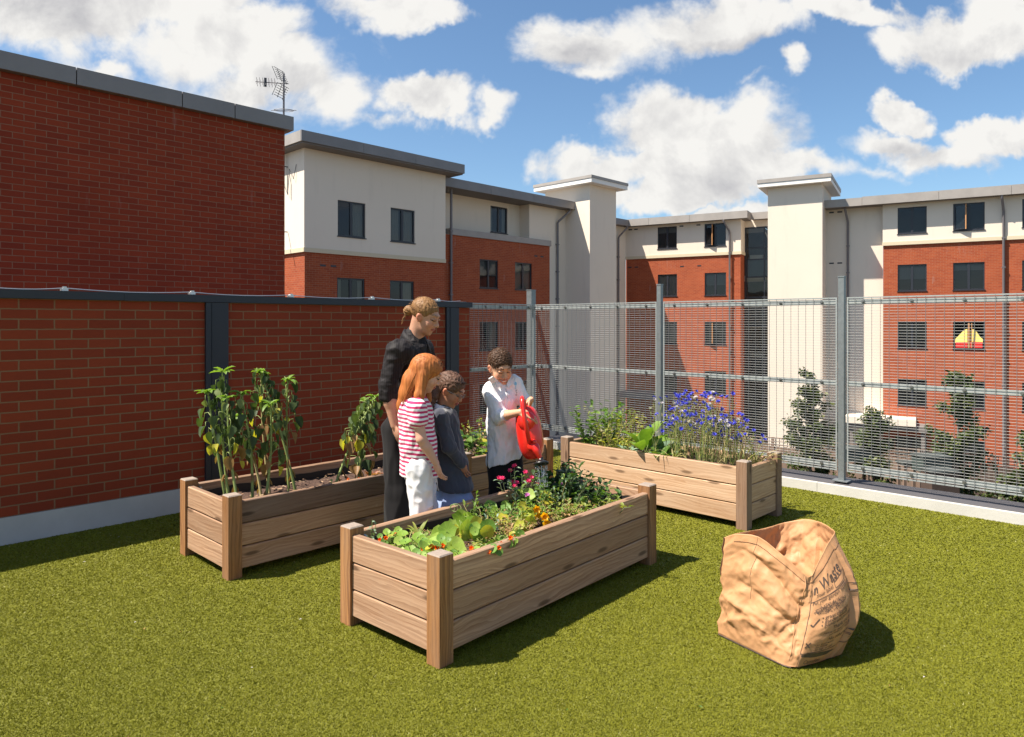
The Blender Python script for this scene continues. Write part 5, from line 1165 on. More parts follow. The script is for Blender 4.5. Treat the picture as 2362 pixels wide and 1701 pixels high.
def board_fence(a, b, label, m, h=1.5, trellis=.35):
    o = V2(a[0], a[1], GZ); e = V2(b[0], b[1], GZ); d = (e - o); L = d.length; d.normalize(); n = Vector((-d.y, d.x, 0)); B = thing('board_fence', label, 'fence', o)
    mb = MB(); k_ = int(L / .15)
    for i in range(k_): mb.box(o + d * (i * L / k_) + n * (.012 if i % 2 else 0), d * (L / k_ - .012), n * .02, UP * (h + (.02 if i % 2 else 0)))
    part(mb, 'boards', m, B); mb = MB()
    for z in (h + .06, h + .2, h + trellis): mb.box(o + UP * z, d * L, n * .03, UP * .035)
    for i in range(int(L / .16)): mb.box(o + d * (i * .16) + UP * (h + .02) + n * .031, d * .03, n * .02, UP * trellis)
    part(mb, 'trellis', m, B)
    for i in range(int(L / 1.8) + 1):
        mb = MB(); mb.box(o + d * (i * 1.8) - n * .05, d * .09, n * .045, UP * (h + trellis + .05)); part(mb, 'fence_post', m, B)
board_fence((9.6, 31.2), (16.2, 27.2), 'weathered board fence with trellis top below the bright tower', 'fence_wood')
board_fence((16.3, 27.1), (21.5, 23.5), 'dark brown board fence with trellis in front of the orange brick block', 'fence_dark')
board_fence((3.2, 27.8), (9.0, 24.0), 'weathered board fence seen behind the cornflower planter', 'fence_wood', 1.3, .3)
def garden_box(px, py, Y, w_, d_, h, label, m, name, cat):
    q = at(px, py, Y); o = V2(q.x, q.y, GZ); B = thing(name, label, cat, o); z = q.z - GZ
    mb = MB(); mb.box(o + UP * (z - h), (w_, 0, 0), (0, d_, 0), UP * h); mb.box(o + UP * z + Vector((-.03, -.03, .002)), (w_ + .06, 0, 0), (0, d_ + .06, 0), UP * .05, 'lid'); part(mb, 'body', m, B)
    for a in (0, w_ - .08):
        for b in (0, d_ - .08): mb = MB(); mb.box(o + Vector((a, b, 0)), (.08, 0, 0), (0, .08, 0), UP * max(.1, z - h - .004)); part(mb, 'leg', 'fence_wood', B)
M['lid'] = simple('dull metal lid', (.05, .06, .058), .6); M['teal'] = simple('grey green box', (.06, .08, .075), .5, .2, .15, 3)
garden_box(1950, 1040, 22, .9, .6, .35, 'grey metal garden box beside the thick fence post', 'teal', 'garden_box', 'box')
garden_box(2130, 1058, 20, .8, .6, .42, 'grey metal box standing on timber in the courtyard', 'teal', 'garden_box', 'box')
garden_box(2085, 1072, 20.6, 1.6, .4, .09, 'long timber bench top in the courtyard garden', 'fence_wood', 'timber_bench', 'bench')
garden_box(2150, 1092, 18, .7, .5, .5, 'dark storage crate lying below the timber bench', 'fence_dark', 'storage_crate', 'crate')

def litter():
    r_ = random.Random(9); mb = MB()
    for i in range(45):
        y = r_.uniform(2.7, 6.2); x = r_.uniform(-.7, .7) * y; p = V2(x, y, .014)
        if (p - WALL.o).dot(NU) < .1 or (p - KER.o).dot(-U) < .1: continue
        s_ = r_.uniform(.004, .011); a = r_.random() * 6.3; leaf(mb, p, Vector((math.cos(a), math.sin(a), .25)), s_ * 2, s_, r_.choice(('dry_leaf', 'dry_leaf', 'bush_leaf', 'pale_petal', 'pale_petal')), .3, .4, 'oval', 2)
    o = mb.build('fallen_leaves', 'dry_leaf'); tag(o, 'tiny dry leaves and pale petals scattered over the turf', 'leaf litter', kind='stuff')
litter()
# ================================================================== implicit-surface modeller for bodies and clothes
class SDF:
    def __init__(s, lo, hi, h):
        s.lo = np.array(lo, float); s.h = h; s.n = np.maximum(4, np.ceil((np.array(hi) - s.lo) / h).astype(int) + 1)
        s.a = np.full(s.n, .25, np.float32)
    def _sl(s, lo, hi):
        i0 = np.clip(np.floor((np.array(lo) - s.lo) / s.h).astype(int), 0, s.n); i1 = np.clip(np.ceil((np.array(hi) - s.lo) / s.h).astype(int) + 1, 0, s.n)
        if (i1 <= i0).any(): return None
        sl = tuple(slice(a, b) for a, b in zip(i0, i1))
        g = [ (np.arange(i0[k], i1[k]) * s.h + s.lo[k]).astype(np.float32) for k in range(3)]
        return sl, g[0][:, None, None], g[1][None, :, None], g[2][None, None, :]
    def _mrg(s, sl, d, k, sub):
        a = s.a[sl]
        if sub:
            d = -d; h = np.clip(.5 - .5 * (a - d) / k, 0, 1); s.a[sl] = a * (1 - h) + d * h + k * h * (1 - h)
        else:
            h = np.clip(.5 + .5 * (d - a) / k, 0, 1); s.a[sl] = d * (1 - h) + a * h - k * h * (1 - h)
    def cap(s, a, b, ra, rb=None, k=.015, flat=None, sub=False):
        rb = ra if rb is None else rb; a = np.array(a, float); b = np.array(b, float); m = max(ra, rb) * 1.05 + k + .03
        r = s._sl(np.minimum(a, b) - m, np.maximum(a, b) + m)
        if r is None: return
        sl, X, Y, Z = r; X = X - a[0]; Y = Y - a[1]; Z = Z - a[2]; d = b - a
        if flat is not None:
            ax, f = np.array(flat[0], float), flat[1]; ax = ax / np.linalg.norm(ax); q = X * ax[0] + Y * ax[1] + Z * ax[2]
            X = X + (f - 1) * q * ax[0]; Y = Y + (f - 1) * q * ax[1]; Z = Z + (f - 1) * q * ax[2]; d = d + (f - 1) * d.dot(ax) * ax
        L = max(d.dot(d), 1e-9); t = np.clip((X * d[0] + Y * d[1] + Z * d[2]) / L, 0, 1)
        D_ = np.sqrt((X - t * d[0]) ** 2 + (Y - t * d[1]) ** 2 + (Z - t * d[2]) ** 2) - (ra + (rb - ra) * t)
        s._mrg(sl, D_, k, sub)
    def ell(s, c, r, k=.015, rot=None, sub=False):
        c = np.array(c, float); r = np.array(r, float); m = r.max() + k + .03; q = s._sl(c - m, c + m)
        if q is None: return
        sl, X, Y, Z = q; X = X - c[0]; Y = Y - c[1]; Z = Z - c[2]
        if rot is not None:
            R_ = np.array(rot, float)                   # columns: local axes in world
            x, y, z = (X * R_[0, i] + Y * R_[1, i] + Z * R_[2, i] for i in range(3))
        else: x, y, z = X, Y, Z
        k0 = np.sqrt((x / r[0]) ** 2 + (y / r[1]) ** 2 + (z / r[2]) ** 2); k1 = np.sqrt((x / r[0] ** 2) ** 2 + (y / r[1] ** 2) ** 2 + (z / r[2] ** 2) ** 2) + 1e-9
        s._mrg(sl, k0 * (k0 - 1) / k1, k, sub)
    def plane(s, n, d, k=.004):                          # keep n.p < d
        g = [(np.arange(s.n[i]) * s.h + s.lo[i]).astype(np.float32) for i in range(3)]
        q = g[0][:, None, None] * n[0] + g[1][None, :, None] * n[1] + g[2][None, None, :] * n[2] - d
        s.a = np.maximum(s.a, q)
    def mesh(s):
        a = s.a; neg = a < 0; n = a.shape
        c = np.zeros([x - 1 for x in n], np.int8)
        for i in (0, 1):
            for j in (0, 1):
                for k in (0, 1): c += neg[i:n[0] - 1 + i, j:n[1] - 1 + j, k:n[2] - 1 + k]
        act = np.argwhere((c > 0) & (c < 8)); idx = np.full(c.shape, -1, np.int64); idx[tuple(act.T)] = np.arange(len(act))
        P_ = np.zeros((len(act), 3)); W_ = np.zeros(len(act)); corners = [(i, j, k) for i in (0, 1) for j in (0, 1) for k in (0, 1)]
        for p in corners:
            for ax in range(3):
                if p[ax]: continue
                q = list(p); q[ax] = 1; q = tuple(q)
                va = a[tuple((act + p).T)]; vb = a[tuple((act + q).T)]; m = (va < 0) != (vb < 0); t = np.where(m, va / np.where(m, va - vb, 1), 0)
                e = np.array(p, float)[None, :] + np.zeros((len(act), 3)); e[:, ax] += t; P_ += e * m[:, None]; W_ += m
        V = (act + P_ / W_[:, None]) * s.h + s.lo
        F_ = []
        for ax in range(3):
            o1, o2 = [(1, 2), (2, 0), (0, 1)][ax]
            s0 = [slice(0, n[i]) for i in range(3)]; s1 = list(s0); s0[ax] = slice(0, n[ax] - 1); s1[ax] = slice(1, n[ax])
            ch = neg[tuple(s0)] != neg[tuple(s1)]; e = np.argwhere(ch); e = e[(e[:, o1] > 0) & (e[:, o2] > 0) & (e[:, o1] < n[o1] - 1) & (e[:, o2] < n[o2] - 1)]
            d1 = np.zeros(3, int); d1[o1] = 1; d2 = np.zeros(3, int); d2[o2] = 1
            q = np.stack([idx[tuple((e - d1 - d2).T)], idx[tuple((e - d2).T)], idx[tuple(e.T)], idx[tuple((e - d1).T)]], 1)
            fl = neg[tuple(e.T)]; q[~fl] = q[~fl][:, ::-1]; F_.append(q)
        F_ = np.concatenate(F_); F_ = F_[(F_ >= 0).all(1)]
        return V, F_
def np_obj(name, V, F_, mat, parent, col=None, smooth=True):
    me = bpy.data.meshes.new(name); me.vertices.add(len(V)); me.loops.add(F_.size); me.polygons.add(len(F_)); k = F_.shape[1]
    me.vertices.foreach_set('co', np.asarray(V, np.float32).ravel()); me.loops.foreach_set('vertex_index', F_.astype(np.int32).ravel())
    me.polygons.foreach_set('loop_start', np.arange(0, F_.size, k, dtype=np.int32)); me.polygons.foreach_set('loop_total', np.full(len(F_), k, np.int32))
    me.polygons.foreach_set('use_smooth', np.full(len(F_), smooth)); me.update(); me.materials.append(M[mat])
    if col is not None:
        l = me.color_attributes.new('Col', 'FLOAT_COLOR', 'POINT'); c = np.ones((len(V), 4), np.float32); c[:, :3] = col; l.data.foreach_set('color', c.ravel())
    o = obj(name, me); o.parent = parent; r_ = parent
    o.matrix_parent_inverse = Matrix.Translation(-Vector(parent.location)) if parent.parent is None else Matrix()
    return o
def smooth_field(a, it=1):
    for _ in range(it):
        b = a.copy()
        for ax in range(3):
            b = (np.roll(b, 1, ax) + 2 * b + np.roll(b, -1, ax)) / 4
        a = b
    return a
def wrinkle(V, F_, amp, sc, aniso=(1, 1, .35), seed=0, ridged=True):
    nrm = normals(V, F_); q = V * np.array(aniso) * sc + seed * 7.3
    d = np.array([mnoise.noise(Vector(p)) for p in q]); e = np.array([mnoise.noise(Vector(p) * 2.3) for p in q])
    f = (np.abs(d) * -1.6 + .35) if ridged else d
    return V + nrm * (amp * (f + .35 * e))[:, None]
def normals(V, F_):
    t = np.cross(V[F_[:, 2]] - V[F_[:, 0]], V[F_[:, 3]] - V[F_[:, 1]]) if F_.shape[1] == 4 else np.cross(V[F_[:, 1]] - V[F_[:, 0]], V[F_[:, 2]] - V[F_[:, 0]])
    n = np.zeros_like(V)
    for i in range(F_.shape[1]): np.add.at(n, F_[:, i], t)
    return n / (np.linalg.norm(n, axis=1)[:, None] + 1e-12)
def skin_mat():
    t = material('skin'); c = t.new('ShaderNodeVertexColor', layer_name='Col').outputs[0]; co = t.new('ShaderNodeTexCoord').outputs['Object']
    n = t.noise(co, 60, 3, .6); c2 = t.mix(t.math('MULTIPLY', n, .22), c, t.mix(1.0, c, (.8, .6, .55), 'MULTIPLY'))
    t.link(c2, t.b.inputs['Base Color']); t.b.inputs['Roughness'].default_value = .5; t.b.inputs['Specular IOR Level'].default_value = .35
    t.b.inputs['Subsurface Weight'].default_value = .12; t.b.inputs['Subsurface Radius'].default_value = (.012, .005, .003); t.b.inputs['Subsurface Scale'].default_value = .6; return t.m
M['skin'] = skin_mat()
def hair_mat(name, stops, sc=(90, 90, 6)):
    t = material(name); co = t.new('ShaderNodeTexCoord').outputs['Object']; n = t.noise(t.scale(co, sc), 1, 3, .6); n2 = t.noise(co, 14, 3, .5); rp = t.new('ShaderNodeNewGeometry').outputs['Random Per Island']
    f = t.math('ADD', t.math('MULTIPLY', n, .45), t.math('ADD', t.math('MULTIPLY', n2, .1), t.math('MULTIPLY', rp, .50)))
    t.link(t.ramp(f, stops), t.b.inputs['Base Color']); t.b.inputs['Roughness'].default_value = .58; t.b.inputs['Specular IOR Level'].default_value = .28; t.link(t.bump(n, .5, .003), t.b.inputs['Normal']); return t.m
M['hair_blond'] = hair_mat('dark blond hair', [(.15, (.045, .02, .008)), (.5, (.15, .07, .026)), (.9, (.42, .23, .09))])
M['hair_red'] = hair_mat('ginger hair', [(.22, (.045, .009, .003)), (.48, (.22, .048, .011)), (.85, (.60, .22, .06))])
M['hair_dark'] = hair_mat('dark brown hair', [(.2, (.018, .009, .006)), (.5, (.05, .025, .016)), (.85, (.17, .09, .06))])
M['hair_brown'] = hair_mat('short brown hair', [(.2, (.03, .014, .007)), (.5, (.075, .036, .018)), (.85, (.20, .11, .06))], (60, 60, 60))
def cloth_mat(name, col, rough=.85, sc=300, sheen=.2, stripes=None, pin=None, trans=0):
    t = material(name); co = t.new('ShaderNodeTexCoord').outputs['Object']; n = t.noise(co, sc, 2, .5); n2 = t.noise(co, 9, 3, .5)
    c = t.mix(n2, tuple(x * .88 for x in col), tuple(min(1, x * 1.08) for x in col))
    sp_ = t.new('ShaderNodeSeparateXYZ'); t.link(co, sp_.inputs[0])
    if stripes:
        col2, per, duty, tilt = stripes; z = t.math('ADD', sp_.outputs[2], t.math('MULTIPLY', sp_.outputs[0], tilt)); z = t.math('ADD', z, t.math('MULTIPLY', t.math('SUBTRACT', t.noise(co, 6, 2, .5), .5), .022))
        f = t.math('FRACT', t.math('DIVIDE', z, per)); c = t.mix(t.math('GREATER_THAN', f, duty), c, t.mix(n2, tuple(x * .85 for x in col2), col2))
    if pin:
        f = t.math('FRACT', t.math('DIVIDE', t.math('ADD', sp_.outputs[0], t.math('MULTIPLY', t.noise(co, 5, 1, .5), .03)), .014)); c = t.mix(t.math('MULTIPLY', t.math('GREATER_THAN', f, .82), .5), c, pin)
    t.link(c, t.b.inputs['Base Color']); t.b.inputs['Roughness'].default_value = rough; t.b.inputs['Sheen Weight'].default_value = sheen; t.b.inputs['Specular IOR Level'].default_value = .2
    t.link(t.bump(n, .15, .001), t.b.inputs['Normal']); return t.m
M['shirt_black'] = cloth_mat('black pinstripe shirt', (.012, .010, .011), .66, sheen=.03, pin=(.04, .032, .035)); M['trouser_black'] = cloth_mat('black trousers', (.012, .011, .012), .9, sheen=0.05)
M['tee_stripe'] = cloth_mat('pink and white striped top', (.78, .74, .76), stripes=((.56, .03, .13), .0265, .50, .06)); M['trouser_white'] = cloth_mat('white trousers', (.76, .74, .75))
M['cardigan'] = cloth_mat('charcoal cardigan', (.055, .058, .078), .95, sheen=.35); M['polo'] = cloth_mat('white polo shirt', (.76, .75, .77)); M['skirt'] = cloth_mat('pale blue gingham skirt', (.30, .38, .60)); M['cuff_blue'] = cloth_mat('pale blue cuff trim', (.40, .50, .72))
M['shoe'] = simple('dark shoe', (.02, .02, .02), .5)
class Head:
    """local head frame: x right of the face, y forward, z up; s scales a head 0.23 high"""
    def __init__(s, c, fwd, up=UP, sc=1.0, roll=0):
        s.c = Vector(c); s.f = Vector(fwd).normalized(); s.r = s.f.cross(Vector(up)).normalized(); s.u = s.r.cross(s.f).normalized(); s.s = sc
        if roll: q = Matrix.Rotation(roll, 3, s.f); s.r = q @ s.r; s.u = q @ s.u
        s.R = np.array([[s.r[i], s.f[i], s.u[i]] for i in range(3)])
    def w(s, x, y, z): return s.c + (s.r * x + s.f * y + s.u * z) * s.s
    def ell(s, g, x, y, z, r, k=.012, sub=False): g.ell(s.w(x, y, z), [q * s.s for q in r], k * s.s, s.R, sub)
    def cap(s, g, a, b, ra, rb, k=.008): g.cap(s.w(*a), s.w(*b), ra * s.s, rb * s.s, k * s.s)
    def loc(s, V): return (V - np.array(s.c)) @ s.R / s.s
    def build(s, g, child=False, smile=False):
        e = s.ell
        e(g, 0, -.018, .030, (.073, .094, .083), .02); e(g, 0, .022, -.030, (.060, .068, .082), .03); e(g, 0, .034, -.074, (.046 if not child else .042, .046, .036), .02)
        e(g, 0, .064, -.094, (.020, .018, .016), .015)
        e(g, .036, .056, -.032, (.026, .026, .030), .015); e(g, -.036, .056, -.032, (.026, .026, .030), .015)
        e(g, 0, .076, .034, (.048, .014, .012), .012)
        for sg in (1, -1):
            e(g, sg * .031, .100, .010, (.019, .016, .013), .008, True); e(g, sg * .031, .077, .008, (.0145, .0125, .0125), .003)
            e(g, sg * .031, .084, .016, (.016, .010, .0045), .003)
            e(g, sg * .072, -.004, -.012, (.008, .019, .030), .004); e(g, sg * .080, -.012, -.004, (.008, .016, .022), .003); e(g, sg * .086, -.002, -.008, (.006, .009, .013), .004, True)
            e(g, sg * .013, .094, -.030, (.009, .010, .008), .005)
        nl = .009 if child else .017
        s.cap(g, (0, .082, .012), (0, .088 + nl, -.024), .008, .0115, .008); e(g, 0, .090 + nl * .5, -.030, (.012, .012, .008), .005)
        e(g, 0, .088, -.052, (.023, .012, .006), .004); e(g, 0, .085, -.063, (.019, .012, .0065), .004); e(g, 0, .103, -.0575, (.026 if not smile else .030, .012, .0022), .002, True)
        if smile: e(g, .030, .080, -.050, (.006, .010, .006), .004, True); e(g, -.030, .080, -.050, (.006, .010, .006), .004, True)
    def paint(s, V, col, skin, brow=(.10, .05, .03), lip=(.45, .13, .10), smile=False, stub=0):
        L = s.loc(V); x, y, z = L[:, 0], L[:, 1], L[:, 2]; ax = np.abs(x)
        hd = (ax < .09) & (z > -.13) & (z < .14) & (y > -.13) & (y < .14)
        m = hd & (y > .05) & (ax < .027 - (z + .0575) ** 2 * 60) & (np.abs(z + .0575) < .0115); col[m] = lip
        if smile: m = hd & (y > .06) & (ax < .024) & (np.abs(z + .0575) < .0038); col[m] = (.75, .68, .62)
        else: m = hd & (y > .06) & (ax < .024) & (np.abs(z + .0575) < .0022); col[m] = np.array(lip) * .4
        m = hd & (y > .05) & (ax > .012) & (ax < .052) & (np.abs(z - (.034 + .004 * np.sin((ax - .012) * 70))) < .0048); col[m] = col[m] * .25 + np.array(brow) * .75
        m = hd & (y > .05) & (ax > .014) & (ax < .048) & (np.abs(z - (.0015 + (ax - .031) ** 2 * 14)) < .0036); col[m] = (.045, .022, .015)
        m = hd & (y > .05) & (ax > .008) & (ax < .052) & (np.abs(z - .012) < .012) & (col[:, 0] > .3); col[m] = col[m] * .84
        m = hd & (y > .095) & (ax > .004) & (ax < .011) & (z < -.030) & (z > -.040); col[m] = np.array(skin) * .3
        m = hd & (y > .04) & (ax > .025) & (ax < .06) & (z < -.012) & (z > -.05); col[m] = col[m] * (1.0, .86, .84)
        m = hd & (ax > .074); col[m] = col[m] * (1.05, .78, .74)
        if stub: m = hd & (z < -.045) & (y > -.01) & (np.abs(z + .0575) > .012); col[m] = col[m] * .88
        return col
def hand(g, wr, d, pn, sc=1., curl=.5, spread=.12, side=1, thumb=.5, grip=None, k=.004):
    """wr wrist, d towards the knuckles, pn palm normal (fingers curl towards it), side +1 thumb along d x pn"""
    d = Vector(d).normalized(); pn = Vector(pn); pn = (pn - d * pn.dot(d)).normalized(); sd = d.cross(pn) * side; wr = Vector(wr)
    P_ = wr + d * .045 * sc; R_ = np.array([[sd[i], d[i], pn[i]] for i in range(3)])
    g.ell(P_, (.038 * sc, .048 * sc, .015 * sc), .010, R_); g.ell(wr + d * .02 * sc + sd * .018 * sc + pn * .008 * sc, (.016 * sc, .026 * sc, .012 * sc), .008, R_)
    ls = (.040, .045, .042, .033); offs = (.028, .0095, -.009, -.026)
    for i in range(4):
        q = P_ + d * (.036 - abs(i - 1.3) * .003) * sc + sd * offs[i] * sc; dd = (d + sd * spread * (1.2 - i) * .6).normalized(); r_ = .0078 * sc * (1 if i < 3 else .86); cu = curl if not isinstance(curl, (list, tuple)) else curl[i]
        for j in range(3):
            a = cu * (.6, 1.15, .8)[j]; dd = (dd * math.cos(a) + pn * math.sin(a)).normalized() if j == 0 else Matrix.Rotation(a, 3, dd.cross(pn).normalized() if dd.cross(pn).length > .05 else sd) @ dd
            e = q + dd * ls[i] * (1, .62, .48)[j] * sc; g.cap(q, e, r_, r_ * .92, k); q = e; r_ *= .93
    q = wr + d * .022 * sc + sd * .028 * sc; t1 = (d * .75 + sd * .8 + pn * .35 * thumb).normalized(); e = q + t1 * .034 * sc; g.cap(q, e, .011 * sc, .0092 * sc, .006)
    t2 = (d * 1. + sd * (.35 - .5 * thumb) + pn * .7 * thumb).normalized(); e2 = e + t2 * .030 * sc; g.cap(e, e2, .0092 * sc, .008 * sc, k); g.cap(e2, e2 + (t2 + pn * .3 * thumb).normalized() * .022 * sc, .0082 * sc, .0066 * sc, k)
def strands(mb, roots, fn, n, r0, r1, m=None, k=7, seed=0):
    r_ = random.Random(seed)
    for i in range(n):
        pts = fn(r_, i, n); mb.tube(pts, [r0 + (r1 - r0) * j / (len(pts) - 1) for j in range(len(pts))], m, 4, cap=False)
C3 = lambda x, y, Y: at(840 + x / 2.915, 660 + y / 2.915, Y)

def fly(mb, hd, n, seed, R_):
    r_ = random.Random(seed)
    for i in range(n):
        a = r_.uniform(-1.9, 1.9); b = r_.uniform(-1.6, .9); q = R_ * r_.uniform(.93, 1.0); L = r_.uniform(.02, .05); out = []
        for j in range(5):
            t = j / 4; bb = b - t * L / R_ * 1.2; k_ = q + .012 * t * r_.random(); out.append(hd.w(k_ * .84 * math.sin(a) * math.cos(bb * .6), -.02 + k_ * math.sin(bb), .038 + k_ * .90 * math.cos(a) * math.cos(bb)))
        mb.tube(out, [.0011, .001, .0009, .0007, .0003], None, 3, cap=False)
# ------------------------------------------------------------------ the man
def man():
    Y0 = 4.80; root = V2((939 - CX) / F * Y0, Y0, 0)
    B = thing('person', 'man with blond hair tied back, black shirt with rolled sleeves and black trousers, looking down', 'man', root)
    f = Vector((.80, -.60, 0)); r = Vector((f.y, -f.x, 0))     # facing, his right
    hd = Head(C3(412, 205, Y0 - .02), Vector((.90, -.30, -.42)), UP, 1.02)
    nb = C3(340, 345, Y0 + .02); shR = C3(215, 440, Y0 - .17); shL = C3(402, 428, Y0 + .15); ch = C3(300, 520, Y0 + .02); hip = C3(290, 960, Y0 + .04)
    elR = C3(158, 700, Y0 - .20); wrR = C3(205, 940, Y0 - .22); lo = (root.x - .45, Y0 - .45, -.02); hi = (root.x + .50, Y0 + .45, 1.85)
    skin = (.50, .265, .175)
    g = SDF(lo, hi, .005); hd.build(g)
    g.cap(nb - UP * .05, hd.w(0, -.03, -.05), .062, .052, .02); g.cap(shR, shL, .06, .06, .03); g.cap(ch, hip, .12, .12, .04, (f, 1.4))
    g.cap(shR, elR, .052, .043); g.cap(elR, elR.lerp(wrR, .35), .043, .042, .02); g.cap(elR.lerp(wrR, .35), wrR, .042, .027, .02, (f, 1.15))
    hand(g, wrR, (wrR - elR).normalized() + Vector((.12, 0, 0)), Vector((.8, .5, 0)), 1.08, .55, side=-1, thumb=.6)
    elL = shL + Vector((.06, .02, -.30)); wrL = elL + Vector((.02, -.10, -.24)); g.cap(shL, elL, .05, .042); g.cap(elL, wrL, .042, .027); hand(g, wrL, (0, -.2, -1), Vector((-.8, -.5, 0)), 1.05, .5, side=1)
    ftR = V2(root.x - .06, Y0 - .10, .07); ftL = V2(root.x + .10, Y0 + .10, .07); hR = hip + r * .09; hL = hip - r * .09; kR = hR.lerp(ftR, .5) + f * .02; kL = hL.lerp(ftL, .5) + f * .02
    for h_, k_, ft in ((hR, kR, ftR), (hL, kL, ftL)): g.cap(h_, k_, .085, .058, .03); g.cap(k_, ft, .056, .038, .02); g.cap(ft - UP * .03, ft + f * .15 - UP * .04, .035, .028, .02)
    V, Q = g.mesh(); col = np.tile(np.array(skin), (len(V), 1)); col = hd.paint(V, col, skin, (.22, .12, .05), (.42, .14, .11), stub=1)
    np_obj('body', V, Q, 'skin', B, col)
    # shirt
    g = SDF((lo[0], lo[1], .72), hi, .006); g.cap(shR + Vector((.03, .01, -.0)), shL - Vector((.02, 0, 0)), .078, .072, .04); g.cap(ch, hip - UP * .02, .140, .140, .05, (f, 1.25)); g.ell(C3(296, 470, Y0 + .02), (.150, .14, .11), .05)
    g.cap(nb - UP * .06, nb + UP * .015, .085, .066, .03); g.cap(shR, elR.lerp(shR, .12), .068, .058, .03); g.cap(elR.lerp(shR, .12), elR + UP * .0, .058, .058, .015)
    g.cap(elR - (wrR - elR).normalized() * .03, elR + (wrR - elR).normalized() * .035, .060, .060, .004); g.cap(shL, elL, .070, .062, .03); g.cap(elL, elL + UP * .01, .066, .066, .01)
    g.plane((0, 0, -1), -.80); g.a = smooth_field(g.a, 1); V, Q = g.mesh(); V = wrinkle(V, Q, .014, 13, (1, 1, .8), 3); V = wrinkle(V, Q, .003, 26, (.8, .8, 1.3), 5)
    np_obj('shirt', V, Q, 'shirt_black', B)
    # collar
    mb = MB(); n = 22; rows = [[], [], []]; cf = (hd.c - nb).normalized()
    for i in range(n + 1):
        a = -2.75 + 5.5 * i / n; dirv = (-f * math.cos(a) + r * math.sin(a)); c = nb + dirv * .064 + UP * (-.010 + .035 * math.cos(a)); tipf = max(0, abs(a) - 1.7)
        rows[0].append(c + UP * .026); rows[1].append(c + dirv * .012 + UP * .028); rows[2].append(c + dirv * (.034 + .01 * tipf) - UP * (.018 + .045 * tipf))
    mb.grid(rows, None); o = part(mb, 'collar', 'shirt_black', B); sol = o.modifiers.new('thickness', 'SOLIDIFY'); sol.thickness = .003
    # trousers
    g = SDF((lo[0], lo[1], .03), (hi[0], hi[1], 1.05), .007)
    for h_, k_, ft, w_ in ((hR, kR, ftR, 1), (hL, kL, ftL, 1)): g.cap(h_, k_, .112, .090, .03); g.cap(k_, ft + UP * .02, .090, .095, .02)
    g.cap(hip + UP * .08, hip - UP * .02, .135, .145, .04, (f, 1.3)); g.plane((0, 0, -1), -.05); V, Q = g.mesh(); V = wrinkle(V, Q, .010, 9, (1.3, 1.3, .4), 9)
    np_obj('trousers', V, Q, 'trouser_black', B)
    g = SDF((lo[0], lo[1], -.01), (hi[0], hi[1], .14), .006)
    for ft in (ftR, ftL): g.cap(ft - UP * .03 - f * .05, ft + f * .17 - UP * .04, .042, .036, .02); g.plane((0, 0, -1), 0.0)
    V, Q = g.mesh(); np_obj('shoes', V, Q, 'shoe', B)
    # hair: swept back cap and tied knot
    g = SDF(hd.c - Vector((.2, .2, .2)), hd.c + Vector((.2, .2, .2)), .004)
    hd.ell(g, 0, -.022, .038, (.081, .098, .086), .01); hd.ell(g, 0, .112, -.012, (.09, .085, .082), .012, True); hd.ell(g, 0, .0, -.115, (.11, .10, .08), .01, True); 
    for sg in (1, -1): hd.ell(g, sg * .085, .018, -.040, (.03, .040, .046), .008, True)
    hd.ell(g, 0, -.128, -.012, (.030, .034, .036), .008); hd.ell(g, 0, -.105, .0, (.022, .022, .022), .012)
    V, Q = g.mesh(); V = wrinkle(V, Q, .0035, 70, (1, 1, .5), 2)
    np_obj('hair', V, Q, 'hair_blond', B)
    mb = MB()
    def fn(r_, i, n):
        a = -1.25 + 2.5 * i / n; zt_ = .100 - abs(math.sin(a)) * .035; p0 = (math.sin(a) * .072, .070 * math.cos(a) - .01 + .0, .070 + .02 * math.cos(a) ** 3)
        return [hd.w(p0[0] * (1 - t) + 0 + .012 * math.sin(a) * t, p0[1] * (1 - t) - .118 * t, (p0[2] * (1 - t) + (-.005) * t) + math.sin(math.pi * t) * (.050 - .018 * abs(math.sin(a))) + r_.uniform(-.0015, .0015)) for t in [j / 8 for j in range(9)]]
    strands(mb, None, fn, 240, .0018, .0014, seed=1)
    def fn2(r_, i, n):
        a = r_.random() * 6.3; c = (0, -.130, -.012); R_ = r_.uniform(.018, .034); b = r_.random() * 3
        return [hd.w(c[0] + R_ * math.cos(a + t * 3) * math.cos(b), c[1] + R_ * math.sin(a + t * 3), c[2] + R_ * math.cos(a + t * 3) * math.sin(b) - .006 * t) for t in [j / 6 for j in range(7)]]
    strands(mb, None, fn2, 40, .003, .0022, seed=2)
    strands(mb, None, lambda r_, i, n: [hd.w(r_.uniform(-.01, .01), -.135 - .01 * t + r_.uniform(-.006, .006), -.03 - (.05 + .02 * (i % 3)) * t) for t in (0, .5, 1)], 10, .003, .001, seed=3)
    fly(mb, hd, 70, 31, .098); part(mb, 'hair_strands', 'hair_blond', B)
man()

